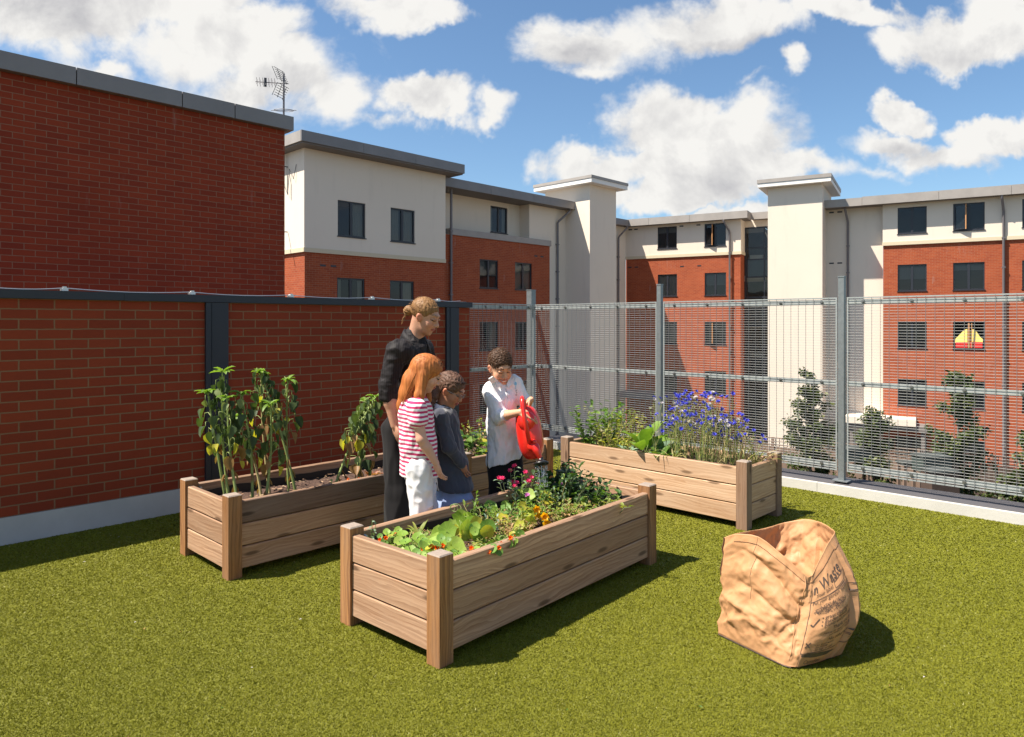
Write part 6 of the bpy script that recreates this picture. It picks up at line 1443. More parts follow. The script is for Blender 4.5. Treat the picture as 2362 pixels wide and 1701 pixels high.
# ------------------------------------------------------------------ girl with long red hair
def girl_red():
    Y0 = 4.42; root = V2((968 - CX) / F * Y0, Y0, 0)
    B = thing('person', 'girl with long ginger hair in a pink and white striped top and white trousers', 'girl', root)
    f = Vector((.96, .10, 0)).normalized(); r = Vector((f.y, -f.x, 0)); skin = (.62, .34, .24)
    hd = Head(C3(424, 590, Y0), Vector((.86, .16, -.50)), UP, .93, 0)
    nb = C3(365, 745, Y0); ch = C3(345, 850, Y0); hip = C3(372, 1210, Y0); shR = C3(352, 815, Y0 - .12); shL = C3(365, 810, Y0 + .12)
    elR = C3(385, 1030, Y0 - .145); wrR = C3(482, 1190, Y0 - .12); lo = (root.x - .28, Y0 - .30, -.02); hi = (root.x + .30, Y0 + .30, 1.44)
    g = SDF(lo, hi, .0048); hd.build(g, True); g.cap(nb - UP * .04, hd.w(0, -.03, -.05), .042, .042, .02); g.cap(shR, shL, .04, .04, .03); g.cap(ch, hip, .085, .09, .04, (r, .95))
    g.cap(shR, elR, .037, .031); g.cap(elR, elR.lerp(wrR, .35), .031, .031); g.cap(elR.lerp(wrR, .35), wrR, .031, .021); hand(g, wrR, Vector((.35, .05, -1)), Vector((.7, .7, .2)), .78, .35, side=-1)
    elL = shL + Vector((-.01, .02, -.2)); wrL = elL + Vector((.05, -.0, -.17)); g.cap(shL, elL, .036, .03); g.cap(elL, wrL, .03, .021); hand(g, wrL, (.2, -.1, -1), Vector((.6, -.7, .2)), .78, .4, side=1)
    ftR = V2(root.x + .0, Y0 - .08, .055); ftL = V2(root.x + .06, Y0 + .07, .055); hR = hip + r * .065; hL = hip - r * .065
    for h_, ft in ((hR, ftR), (hL, ftL)): k_ = h_.lerp(ft, .5) + f * .02; g.cap(h_, k_, .065, .045, .03); g.cap(k_, ft, .045, .03, .02); g.cap(ft - UP * .025, ft + f * .12 - UP * .03, .027, .022)
    V, Q = g.mesh(); col = np.tile(np.array(skin), (len(V), 1)); col = hd.paint(V, col, skin, (.35, .12, .04), (.50, .16, .13)); np_obj('body', V, Q, 'skin', B, col)
    g = SDF((lo[0], lo[1], .55), hi, .005); g.cap(ch, C3(362, 1050, Y0), .108, .108, .04, (r, .92)); g.cap(C3(362, 1050, Y0), C3(372, 1290, Y0), .108, .120, .03, (r, .98)); g.cap(shR, shL, .052, .052, .05); g.cap(nb - UP * .05, nb - UP * .02, .06, .05, .03)
    g.cap(shR, shR.lerp(elR, .40), .054, .058, .02); g.cap(shL, shL.lerp(elL, .5), .052, .056, .02)
    n_ = (elR - shR).normalized(); g.plane((-.06, 0, -1), -(C3(360, 1275, Y0).z) - .06 * root.x); V, Q = g.mesh(); V = wrinkle(V, Q, .011, 12, (1, 1, .6), 21); V = wrinkle(V, Q, .003, 30, (1, 1, .7), 22)
    np_obj('striped_top', V, Q, 'tee_stripe', B)
    g = SDF((lo[0], lo[1], .03), (hi[0], hi[1], .80), .006)
    for h_, ft, e in ((hR, ftR, 1), (hL, ftL, 1)): k_ = h_.lerp(ft, .5) + f * .02; g.cap(h_, k_, .080, .066, .03); g.cap(k_, ft + UP * .01, .066, .080, .02)
    g.cap(hip + UP * .05, hip - UP * .03, .098, .10, .03); g.plane((0, 0, -1), -.04); V, Q = g.mesh(); V = wrinkle(V, Q, .017, 11, (1.2, 1.2, .8), 25); np_obj('trousers', V, Q, 'trouser_white', B)
    g = SDF((lo[0], lo[1], -.01), (hi[0], hi[1], .12), .006)
    for ft in (ftR, ftL): g.cap(ft - UP * .02 - f * .04, ft + f * .13 - UP * .03, .033, .028, .02)
    g.plane((0, 0, -1), 0.0); V, Q = g.mesh(); np_obj('shoes', V, Q, 'shoe', B)
    # long hair: cap, falling mass, strands
    bx = [C3(*p, Y0) for p in ((395, 560), (340, 640), (300, 720), (262, 800), (235, 862))]
    g = SDF(hd.c - Vector((.30, .2, .36)), hd.c + Vector((.2, .2, .18)), .0045)
    hd.ell(g, 0, -.020, .038, (.084, .104, .090), .01); hd.ell(g, 0, .118, -.022, (.085, .078, .095), .012, True); hd.ell(g, 0, .08, -.13, (.07, .07, .07), .01, True)
    for i in range(4): g.cap(bx[i], bx[i + 1], (.085, .074, .058, .036)[i], (.074, .058, .036, .014)[i], .03, (r, 1.0))
    g.cap(hd.w(.062, -.02, -.02), C3(372, 735, Y0 - .085), .036, .03, .02); g.cap(C3(372, 735, Y0 - .085), C3(350, 800, Y0 - .10), .03, .012, .02)
    g.cap(hd.w(-.06, -.0, -.02), C3(435, 765, Y0 + .05), .032, .02, .02)
    V, Q = g.mesh(); V = wrinkle(V, Q, .003, 45, (1, 1, .15), 12); np_obj('hair', V, Q, 'hair_red', B)
    mb = MB()
    def fn(r_, i, n):
        a = r_.uniform(-1.5, 1.5); side = math.sin(a); yy_ = r_.uniform(-.08, .065); st = hd.w(side * .010, yy_, .128 - .05 * (yy_ / .09) ** 2); e = r_.random(); tip = bx[4].lerp(bx[2] + Vector((.09, 0, 0)), e) + Vector((r_.uniform(-.012, .012), -side * .0 + r_.uniform(-.05, .05) - .03 * side, r_.uniform(-.015, .02)))
        m1 = hd.w(side * .135, yy_ * .7 - .03, .075); m2 = bx[1].lerp(bx[2], .5) + Vector((.045 * (e * 2 - 1) , -.070 * side, .0)); out = []
        for t in [j / 9 for j in range(10)]:
            P4 = (st, m1, m2, tip); b = [(1 - t) ** 3, 3 * t * (1 - t) ** 2, 3 * t * t * (1 - t), t ** 3]; out.append(sum((P4[k] * b[k] for k in range(4)), Vector((0, 0, 0))))
        return out
    strands(mb, None, fn, 620, .0022, .0007, seed=5)
    strands(mb, None, lambda r_, i, n: [hd.w(.072, .02 + r_.uniform(-.03, .012), .03), hd.w(.086, .01 + r_.uniform(-.02, .01), -.05), C3(368 + r_.uniform(-20, 14), 745, Y0 - .10), C3(345 + r_.uniform(-15, 10), 808, Y0 - .10)], 70, .002, .0008, seed=6)
    fly(mb, hd, 60, 32, .10); part(mb, 'hair_strands', 'hair_red', B)
girl_red()

# ------------------------------------------------------------------ girl with glasses and braid
def girl_braid():
    Y0 = 4.72; root = V2((1047 - CX) / F * Y0, Y0, 0)
    B = thing('person', 'girl with dark braided hair and glasses in a charcoal cardigan and pale blue skirt', 'girl', root)
    f = Vector((.92, -.25, 0)).normalized(); r = Vector((f.y, -f.x, 0)); skin = (.44, .21, .125)
    hd = Head(C3(582, 700, Y0), Vector((.85, -.22, -.52)), UP, .96)
    nb = C3(530, 800, Y0); ch = C3(535, 910, Y0); hip = C3(590, 1280, Y0); shR = C3(515, 880, Y0 - .13); shL = C3(560, 885, Y0 + .12); elR = C3(572, 1090, Y0 - .15); wrR = C3(655, 1188, Y0 - .10)
    lo = (root.x - .26, Y0 - .28, -.02); hi = (root.x + .28, Y0 + .28, 1.32); g = SDF(lo, hi, .0048); hd.build(g, True); g.cap(nb - UP * .03, hd.w(0, -.03, -.05), .040, .040, .02)
    g.cap(shR, shL, .04, .04, .03); g.cap(ch, hip, .085, .09, .04); g.cap(shR, elR, .035, .03); g.cap(elR, wrR, .03, .021); hand(g, wrR, Vector((.35, .1, -1)), Vector((.3, .9, 0)), .74, .4, side=-1)
    elL = shL + Vector((.05, .0, -.2)); wrL = C3(665, 1190, Y0 + .03); g.cap(shL, elL, .035, .03); g.cap(elL, wrL, .03, .021); hand(g, wrL, (.2, -.1, -1), Vector((-.2, -.9, 0)), .74, .4, side=1)
    ftR = V2(root.x + .0, Y0 - .07, .055); ftL = V2(root.x + .06, Y0 + .06, .055); hR = hip + r * .045; hL = hip - r * .045
    for h_, ft in ((hR, ftR), (hL, ftL)): k_ = h_.lerp(ft, .5) + f * .02; g.cap(h_, k_, .06, .042, .03); g.cap(k_, ft, .042, .028, .02); g.cap(ft - UP * .025, ft + f * .12 - UP * .03, .027, .022)
    V, Q = g.mesh(); col = np.tile(np.array(skin), (len(V), 1)); col = hd.paint(V, col, skin, (.03, .015, .01), (.36, .10, .09)); np_obj('body', V, Q, 'skin', B, col)
    g = SDF((lo[0], lo[1], .42), hi, .005); mid = C3(550, 1080, Y0); hm = C3(592, 1360, Y0)
    g.cap(ch, mid, .100, .108, .04, (r, .95)); g.cap(mid, hm, .108, .138, .04, (r, .92)); g.cap(shR, shL, .055, .055, .05); g.cap(shR, elR, .050, .046, .02); g.cap(elR, wrR, .046, .036, .015); g.cap(shL, elL, .05, .044, .02); g.cap(elL, wrL, .044, .036, .02)
    g.cap(nb - UP * .06, nb - UP * .035, .06, .05, .03); g.plane((-.10, 0, -1), -hm.z - .1 * hm.x); V, Q = g.mesh(); V = wrinkle(V, Q, .010, 12, (1, 1, .7), 31); V = wrinkle(V, Q, .003, 30, (1, 1, .7), 32); np_obj('cardigan', V, Q, 'cardigan', B)
    mb = MB(); n = 22; rows = [[], [], []]
    for i in range(n + 1):
        a = -2.9 + 5.8 * i / n; dv = (-f * math.cos(a) + r * math.sin(a)); c = nb + dv * .050 + UP * (-.020 + .018 * math.cos(a)); rows[0].append(c + UP * .02); rows[1].append(c + dv * .010 + UP * .022); rows[2].append(c + dv * .030 - UP * (.016 + .014 * max(0, abs(a) - 2)))
    mb.grid(rows, None); o = part(mb, 'collar', 'polo', B); o.modifiers.new('t', 'SOLIDIFY').thickness = .003
    mb = MB(); mb.tube([rows[2][i] + UP * .001 for i in range(n + 1)], .0028, None, 5); part(mb, 'collar_trim', 'cuff_blue', B)
    g = SDF((lo[0], lo[1], .10), (hi[0], hi[1], .70), .006); g.cap(hip - UP * .02, C3(602, 1480, Y0), .092, .132, .03); g.cap(C3(602, 1480, Y0), C3(605, 1480, Y0) - UP * .2, .140, .160, .03); g.plane((0, 0, -1), -.25); V, Q = g.mesh()
    V = wrinkle(V, Q, .008, 16, (1, 1, .12), 33); np_obj('skirt', V, Q, 'skirt', B)
    g = SDF((lo[0], lo[1], -.01), (hi[0], hi[1], .12), .006)
    for ft in (ftR, ftL): g.cap(ft - UP * .02 - f * .04, ft + f * .12 - UP * .03, .033, .028, .02)
    g.plane((0, 0, -1), 0.0); V, Q = g.mesh(); np_obj('shoes', V, Q, 'shoe', B)
    g = SDF(hd.c - Vector((.25, .2, .30)), hd.c + Vector((.2, .2, .18)), .0042); hd.ell(g, 0, -.020, .036, (.086, .104, .088), .01); hd.ell(g, 0, .115, -.016, (.085, .080, .086), .012, True); hd.ell(g, 0, .02, -.125, (.11, .09, .08), .01, True)
    for sg in (1, -1): hd.ell(g, sg * .088, .022, -.038, (.03, .036, .042), .008, True)
    bp = [hd.w(.0, -.100, -.02), C3(478, 742, Y0 - .045), C3(462, 775, Y0 - .05), C3(452, 808, Y0 - .055), C3(444, 840, Y0 - .06)]
    g.cap(bp[0], bp[1], .040, .026, .02)
    for i in range(1, 5): g.ell(bp[i], (.027 - .003 * i, .027 - .003 * i, .021), .006)
    g.cap(bp[4], bp[4] - UP * .05 + Vector((.0, 0, 0)), .012, .007, .006); V, Q = g.mesh(); V = wrinkle(V, Q, .0055, 60, (1, 1, .8), 8); np_obj('hair', V, Q, 'hair_dark', B)
    mb = MB()
    def fn(r_, i, n):
        a = -1.4 + 2.8 * r_.random(); p0 = (math.sin(a) * .072, .060 * math.cos(a), .078 + .012 * math.cos(a)); ph = r_.random() * 6
        return [hd.w(p0[0] * (1 - t) + .02 * math.sin(a) * t + .004 * math.sin(9 * t + ph), p0[1] * (1 - t) - .105 * t, p0[2] * (1 - t) - .015 * t + math.sin(math.pi * t) * .046 + .004 * math.cos(8 * t + ph)) for t in [j / 9 for j in range(10)]]
    strands(mb, None, fn, 260, .0016, .0013, seed=11)
    strands(mb, None, lambda r_, i, n: [hd.w(r_.choice((-1, 1)) * .06 * r_.random(), .06, .09) + rv(r_, .008) for _ in range(4)], 14, .0014, .0008, seed=12)
    fly(mb, hd, 90, 33, .10); part(mb, 'hair_strands', 'hair_dark', B)
    mb = MB()
    for sg in (1, -1):
        pts = [hd.w(sg * .032 + .021 * math.cos(t) * (1), .098 - .05 * abs(sg * .032 + .021 * math.cos(t)) ** 1.2 * 2, .004 + .015 * math.sin(t)) for t in [2 * math.pi * j / 20 for j in range(21)]]; mb.tube(pts, .0018, None, 5)
        mb.tube([hd.w(sg * .053, .09, .008), hd.w(sg * .077, .05, .008), hd.w(sg * .082, -.008, .004)], .0018, None, 5)
    mb.tube([hd.w(-.011, .100, .008), hd.w(0, .104, .011), hd.w(.011, .100, .008)], .0018, None, 5); part(mb, 'glasses', 'bolt', B)
girl_braid()

# ------------------------------------------------------------------ boy and watering can
CANC = C3(1112, 985, 4.84); CF = Vector((.16, -.08, -1)).normalized(); CU = Vector((-.10, -.98, 0)); CU = (CU - CF * CU.dot(CF)).normalized(); CS = CF.cross(CU).normalized()
def canw(a, b, c): return CANC + CS * a + CU * b + CF * c          # across, towards the handle, towards the spout
def boy():
    Y0 = 5.02; root = V2((1162 - CX) / F * Y0, Y0, 0)
    B = thing('person', 'smiling boy with short brown hair in a white polo shirt and black trousers, pouring water', 'boy', root)
    f = Vector((.45, -.89, 0)).normalized(); r = Vector((f.y, -f.x, 0)); skin = (.60, .33, .205)
    hd = Head(C3(917, 545, Y0 - .02), Vector((.36, -.82, -.46)), UP, 1.03, R(4))
    nb = C3(905, 665, Y0 + .01); ch = C3(925, 770, Y0); hip = C3(945, 1120, Y0 + .01); shR = C3(858, 705, Y0 - .02); shL = C3(1010, 655, Y0 + .03)
    elR = C3(905, 878, Y0 - .13); wrR = C3(1052, 848, Y0 - .26); elL = C3(1092, 800, Y0 + .02); wrL = C3(1122, 765, Y0 - .12)
    lo = (root.x - .28, Y0 - .50, -.02); hi = (root.x + .40, Y0 + .28, 1.46); g = SDF(lo, hi, .0048); hd.build(g, True, True); g.cap(nb - UP * .03, hd.w(0, -.03, -.05), .045, .045, .02)
    g.cap(shR, shL, .04, .04, .03); g.cap(ch, hip, .09, .095, .04); g.cap(shR, elR, .038, .032); g.cap(elR, elR.lerp(wrR, .35), .033, .032); g.cap(elR.lerp(wrR, .35), wrR, .032, .021)
    g.cap(shL, elL, .037, .032); g.cap(elL, wrL, .031, .022)
    # right hand lies across the handle, fingers wrapping over it; left hand grips its upper end
    hand(g, wrR, Vector((1, -.10, -.32)), Vector((.10, .55, -.75)), .84, (.30, .42, .55, .7), .15, side=-1, thumb=.7)
    hand(g, wrL, Vector((-.55, -.45, -.50)), Vector((.1, -.55, -.8)), .80, 1.1, .05, side=1, thumb=.8)
    ftR = V2(root.x - .05, Y0 - .05, .055); ftL = V2(root.x + .09, Y0 + .04, .055); hR = hip + r * .050; hL = hip - r * .050
    for h_, ft in ((hR, ftR), (hL, ftL)): k_ = h_.lerp(ft, .5) + f * .02; g.cap(h_, k_, .065, .045, .03); g.cap(k_, ft, .045, .03, .02); g.cap(ft - UP * .025, ft + f * .12 - UP * .03, .027, .022)
    V, Q = g.mesh(); col = np.tile(np.array(skin), (len(V), 1)); col = hd.paint(V, col, skin, (.05, .025, .015), (.48, .14, .11), True); np_obj('body', V, Q, 'skin', B, col)
    g = SDF((lo[0], lo[1], .52), hi, .005); mid = C3(938, 950, Y0); hm = C3(938, 1180, Y0)
    g.cap(ch, mid, .108, .112, .04, (f, 1.12)); g.cap(mid, hm, .112, .126, .04, (f, 1.05)); g.cap(shR, shL, .056, .056, .05); g.cap(shR, elR.lerp(shR, .02), .062, .056, .02); g.cap(elR, elR.lerp(wrR, .20), .054, .046, .012); g.cap(shL, shL.lerp(elL, .75), .060, .054, .02); g.cap(nb - UP * .06, nb - UP * .03, .065, .055, .03)
    g.plane((.30, 0, -1), -hm.z + .30 * hm.x); V, Q = g.mesh(); V = wrinkle(V, Q, .016, 11, (1, 1, .5), 44); V = wrinkle(V, Q, .005, 28, (1, 1, .6), 45); np_obj('polo_shirt', V, Q, 'polo', B)
    mb = MB(); d = (wrR - elR).normalized(); a_ = d.orthogonal().normalized(); b_ = d.cross(a_)
    for c, R_, dr in ((elR.lerp(wrR, .20) + d * .030, .037, d),):
        mb.tube([c + (a_ * math.cos(t) + b_ * math.sin(t)) * R_ for t in [2 * math.pi * j / 18 for j in range(19)]], .004, None, 5, cap=False)
    part(mb, 'cuff_trim', 'cuff_blue', B)
    mb = MB(); n = 24; rows = [[], [], []]
    for i in range(n + 1):
        a = -2.7 + 5.4 * i / n; dv = (-f * math.cos(a) + r * math.sin(a)); tp = max(0, abs(a) - 1.8); c = nb + dv * .054 + UP * (-.018 + .020 * math.cos(a)); rows[0].append(c + UP * .022); rows[1].append(c + dv * .010 + UP * .025); rows[2].append(c + dv * (.036 + .012 * tp) - UP * (.016 + .032 * tp))
    mb.grid(rows, None); o = part(mb, 'collar', 'polo', B); o.modifiers.new('t', 'SOLIDIFY').thickness = .004
    # embroidered school badge and letters on the left chest
    cb_ = C3(1012, 668, Y0) ; q0 = cb_ + f * .10; mb = MB()
    bvh = None
    from mathutils.bvhtree import BVHTree
    tree_ = BVHTree.FromPolygons([tuple(v) for v in V], [tuple(q) for q in Q])
    def onshirt(px, py):
        ray_o = Vector((0, 0, CAM_H)); dr = (C3(px, py, 5) - ray_o).normalized(); h = tree_.ray_cast(ray_o, dr); 
        return (h[0] - dr * .003, h[1]) if h[0] else (C3(px, py, Y0 - .12), -dr)
    c, nn = onshirt(1018, 658); rim = [onshirt(1018 + 9 * math.cos(t), 658 + 13 * math.sin(t))[0] for t in [2 * math.pi * j / 16 for j in range(16)]]
    for j in range(16): mb.face([c, rim[j], rim[(j + 1) % 16]][::-1], None)
    for x0, x1, y0, y1 in ((1014, 1022, 676, 680), (1013, 1016, 684, 694), (1019, 1022, 684, 694)): mb.face([onshirt(x, y)[0] for x, y in ((x0, y0), (x0, y1), (x1, y1), (x1, y0))], None)
    part(mb, 'school_badge', 'badge', B); mb = MB()
    def strokes(ox, oy, segs, s_=1.0, w_=1.6):
        for (x0, y0, x1, y1) in segs:
            dx, dy = x1 - x0, y1 - y0; L = math.hypot(dx, dy); nx, ny = -dy / L * w_ / 2, dx / L * w_ / 2
            mb.face([onshirt(ox + s_ * (x0) + nx, oy + s_ * y0 + ny)[0], onshirt(ox + s_ * x1 + nx, oy + s_ * y1 + ny)[0], onshirt(ox + s_ * x1 - nx, oy + s_ * y1 - ny)[0], onshirt(ox + s_ * x0 - nx, oy + s_ * y0 - ny)[0]], None)
    strokes(1020, 700, [(0, 0, 10, 0), (0, 0, 0, 10), (0, 5, 7, 5)]); strokes(1020, 716, [(0, 0, 11, 0), (5, 0, 5, 9)]); strokes(1020, 730, [(0, 0, 10, 0), (0, 8, 10, 8), (0, 0, 0, 8)])
    part(mb, 'shirt_lettering', 'slate', B)
    def lay(pts, lift):
        out = []
        for (x, y) in pts: q, _ = onshirt(x, y); dr = (Vector((0, 0, CAM_H)) - q).normalized(); out.append(q + dr * lift)
        return out
    for pts in (((836, 622), (862, 606), (905, 640), (925, 668), (896, 684), (855, 650)), ((958, 660), (972, 628), (1002, 592), (1012, 618), (990, 668), (968, 690))):
        mb = MB(); rim = lay(pts, .010); c = sum(rim, Vector()) / len(rim)
        for i in range(len(rim)): mb.face([c + (c - CANC) * 0, rim[i], rim[(i + 1) % len(rim)]])
        o = part(mb, 'collar_flap', 'polo', B); o.modifiers.new('t', 'SOLIDIFY').thickness = .007
    mb = MB(); mb.tube(lay(((952, 690), (957, 712), (961, 735), (964, 756)), .001), .0016, None, 4); part(mb, 'placket_seam', 'fascia', B)
    g = SDF((lo[0], lo[1], .03), (hi[0], hi[1], .80), .006)
    for h_, ft in ((hR, ftR), (hL, ftL)): k_ = h_.lerp(ft, .5) + f * .02; g.cap(h_, k_, .080, .070, .03); g.cap(k_, ft + UP * .01, .070, .075, .02)
    g.cap(hip + UP * .05, hip - UP * .03, .092, .094, .03); g.plane((0, 0, -1), -.04); V, Q = g.mesh(); V = wrinkle(V, Q, .009, 9, (1.2, 1.2, .35), 47); np_obj('trousers', V, Q, 'trouser_black', B)
    g = SDF((lo[0], lo[1], -.01), (hi[0], hi[1], .12), .006)
    for ft in (ftR, ftL): g.cap(ft - UP * .02 - f * .04, ft + f * .13 - UP * .03, .033, .028, .02)
    g.plane((0, 0, -1), 0.0); V, Q = g.mesh(); np_obj('shoes', V, Q, 'shoe', B)
    g = SDF(hd.c - Vector((.2, .2, .2)), hd.c + Vector((.2, .2, .2)), .0035); hd.ell(g, 0, -.020, .038, (.079, .100, .085), .008); hd.ell(g, 0, .112, -.018, (.10, .070, .092), .008, True); hd.ell(g, 0, .02, -.105, (.11, .12, .075), .01, True)
    for sg in (1, -1): hd.ell(g, sg * .085, .026, -.030, (.03, .042, .050), .006, True)
    V, Q = g.mesh(); V = wrinkle(V, Q, .006, 90, (1, 1, 1), 8, False); np_obj('hair', V, Q, 'hair_brown', B)
    mb = MB(); r_ = random.Random(4)
    L_ = hd.loc(V); ok = np.where((L_[:, 2] > .01))[0]; nr = normals(V, Q)
    for i in r_.sample(list(ok), min(900, len(ok))):
        p = Vector(V[i]); d = (Vector(nr[i]) * .6 + hd.f * .5 + rv(r_, .35)).normalized(); mb.tube([p - d * .003, p + d * .011], [.0016, .0004], None, 3, cap=False)
    part(mb, 'hair_bristle', 'hair_brown', B)
M['badge'] = simple('sky blue badge', (.22, .52, .72), .8)
boy()
M['can_red'] = simple('glossy red plastic', (.72, .022, .014), .28, 0, .05, 6, spec=.5, coat=.3); M['rose_black'] = simple('black rose', (.012, .012, .012), .35, 0, .1); M['label_pale'] = simple('worn pale label', (.55, .40, .25), .6)
def can():
    B = thing('watering_can', 'red plastic watering can with black rose tilted to pour over the front planter', 'watering can', CANC)
    n = 40; mb = MB(); rows = []                        # body lofted from back to front
    prof = [(-.186, .18), (-.182, .34), (-.165, .62), (-.13, .84), (-.08, .96), (-.02, 1.0), (.05, 1.0), (.10, .95), (.14, .82), (.168, .60), (.182, .32), (.186, .10)]
    for c, s_ in prof:
        rw = []
        for j in range(n):
            t = 2 * math.pi * j / n; ct, st = math.cos(t), math.sin(t); rx = .088 * s_; ry = .105 * (s_ ** .8); e = .8
            x = rx * math.copysign(abs(ct) ** e, ct); y = ry * math.copysign(abs(st) ** e, st)
            pass
            rw.append(canw(x, y, c))
        rows.append(rw)
    mb.grid(rows, None, closed=True); mb.face(rows[0][::-1]); mb.face(rows[-1])
    part(mb, 'can_body', 'can_red', B)
    mb = MB()                                           # half-covered filling mouth
    rw = [[canw(.058 * math.cos(t) * s_, .10 + h, -.085 + .062 * math.sin(t) * s_) for t in [2 * math.pi * j / 24 for j in range(24)]] for s_, h in ((1.1, -.02), (1.0, .002), (.8, .010), (.5, .014), (.2, .016))]
    mb.grid(rw, None, closed=True); mb.face(rw[-1]); part(mb, 'filler_cowl', 'can_red', B)
    mb = MB(); hp = [canw(.0, .05, -.178), canw(0, .075, -.222), canw(0, .12, -.250), canw(0, .158, -.225), canw(0, .172, -.16), canw(0, .172, -.08), canw(0, .160, -.02), canw(0, .135, .03), canw(0, .098, .055)]
    pts = []
    for i in range(len(hp) - 1):
        for t in (0, .5): pts.append(hp[i].lerp(hp[i + 1], t))
    pts.append(hp[-1]); pts = [pts[0]] + [(pts[i - 1] + pts[i] * 2 + pts[i + 1]) / 4 for i in range(1, len(pts) - 1)] + [pts[-1]]
    mb.tube(pts, [.015 if 3 < i < 15 else .017 for i in range(len(pts))], None, 12); part(mb, 'handle', 'can_red', B)
    s0 = canw(.0, .060, .085); s1 = C3(1150, 1085, 4.71); tip = C3(1187, 1166, 4.70); mb = MB(); mb.tube([s0, s0.lerp(s1, .7), s1, s1.lerp(tip, .35), s1.lerp(tip, .7), tip], [.040, .036, .031, .026, .019, .014], None, 14)
    kb = C3(1144, 1050, 4.70); mb.tube([kb + Vector((0, .03, .0)), kb + Vector((0, .008, 0)), kb, kb - Vector((0, .005, 0))], [.016, .016, .013, .006], None, 12); part(mb, 'spout', 'can_red', B)
    mb = MB(); d = Vector((.12, -.42, -1)).normalized(); r0 = tip; a_ = d.orthogonal().normalized(); b_ = d.cross(a_)
    rw = [[r0 + d * h + (a_ * math.cos(t) + b_ * math.sin(t)) * q for t in [2 * math.pi * j / 24 for j in range(24)]] for h, q in ((-.012, .017), (.004, .018), (.014, .032), (.022, .050), (.032, .053), (.034, .050))]
    mb.grid(rw, None, closed=True); mb.face(rw[-1]); part(mb, 'rose', 'rose_black', B)
    mb = MB(); rw = [[canw(.0893 * math.cos(t), .1062 * math.sin(t), c) * 1.0 for t in (.12, .02, -.08, -.18)] for c in (.015, .075)]; mb.grid(rw, None); part(mb, 'label', 'label_pale', B)
    return r0 + d * .034, d, a_, b_
rose = can()
def water():
    c, d, a_, b_ = rose; r_ = random.Random(3); mb = MB()
    for i in range(58):
        q = r_.random() * .040; t = r_.random() * 6.3; p = c + (a_ * math.cos(t) + b_ * math.sin(t)) * q; v = Vector((.015 + (q * math.cos(t)) * .35, -.015, 0)); L = r_.uniform(.15, .24); s0 = r_.random() * .12; z = p
        k = 0
        while s0 < L and k < 6:                          # each jet breaks into elongated drops
            l = r_.uniform(.012, .05); f0, f1 = s0, min(s0 + l, L); P0 = p + v * f0 * 4 - UP * f0; P1 = p + v * f1 * 4 - UP * f1; mb.tube([P0, (P0 + P1) / 2, P1], [.0004, .0012, .0004], None, 5, cap=False); s0 = f1 + r_.uniform(.006, .03); k += 1
    for i in range(130):
        p = c + rv(r_, .045) - UP * r_.uniform(.0, .24); rr = r_.uniform(.0008, .002); mb.tube([p - UP * rr * 1.5, p, p + UP * rr * 1.5], [rr * .3, rr, rr * .3], None, 5, cap=False)
    W_ = thing('water_spray', 'clear water drops falling from the watering can rose onto the yellow leaf', 'water', c); tag(W_, kind='stuff'); part(mb, 'water_stream', 'water', W_)
def water_mat():
    t = material('water drops'); t.b.inputs['Base Color'].default_value = (.9, .93, .95, 1); t.b.inputs['Roughness'].default_value = .08; t.b.inputs['Transmission Weight'].default_value = .25; t.b.inputs['IOR'].default_value = 1.33; t.b.inputs['Specular IOR Level'].default_value = .9; return t.m
M['water'] = water_mat(); water()

# ------------------------------------------------------------------ garden waste bag
def bag_mat():
    t = material('bag fabric'); uv = t.new('ShaderNodeUVMap').outputs[0]; n = t.noise(t.scale(uv, (300, 300, 1)), 1, 2, .5); n2 = t.noise(uv, 8, 4, .6); wv = t.noise(t.scale(uv, (40, 900, 1)), 1, 1, .5); wv2 = t.noise(t.scale(uv, (900, 40, 1)), 1, 1, .5)
    c = t.mix(n2, (.52, .275, .13), (.64, .36, .18)); c = t.mix(t.math('MULTIPLY', wv, .25), c, (.40, .18, .07)); t.link(c, t.b.inputs['Base Color']); t.b.inputs['Roughness'].default_value = .52; t.b.inputs['Specular IOR Level'].default_value = .35
    cr = t.noise(uv, 22, 5, .65, .6)
    t.link(t.bump(t.math('ADD', t.math('MULTIPLY', t.math('ADD', wv, wv2), .06), cr), .35, .006), t.b.inputs['Normal'])
    tr = t.new('ShaderNodeBsdfTranslucent'); tr.inputs[0].default_value = (.75, .30, .08, 1); mx = t.new('ShaderNodeMixShader'); mx.inputs[0].default_value = .18; t.link(t.b.outputs[0], mx.inputs[1]); t.link(tr.outputs[0], mx.inputs[2]); t.link(mx.outputs[0], t.n['Material Output'].inputs[0]); return t.m
M['bag'] = bag_mat(); M['print'] = simple('black print', (.075, .05, .035), .5, 0, .3, 40); M['seam'] = simple('dark seam thread', (.10, .045, .02), .8)
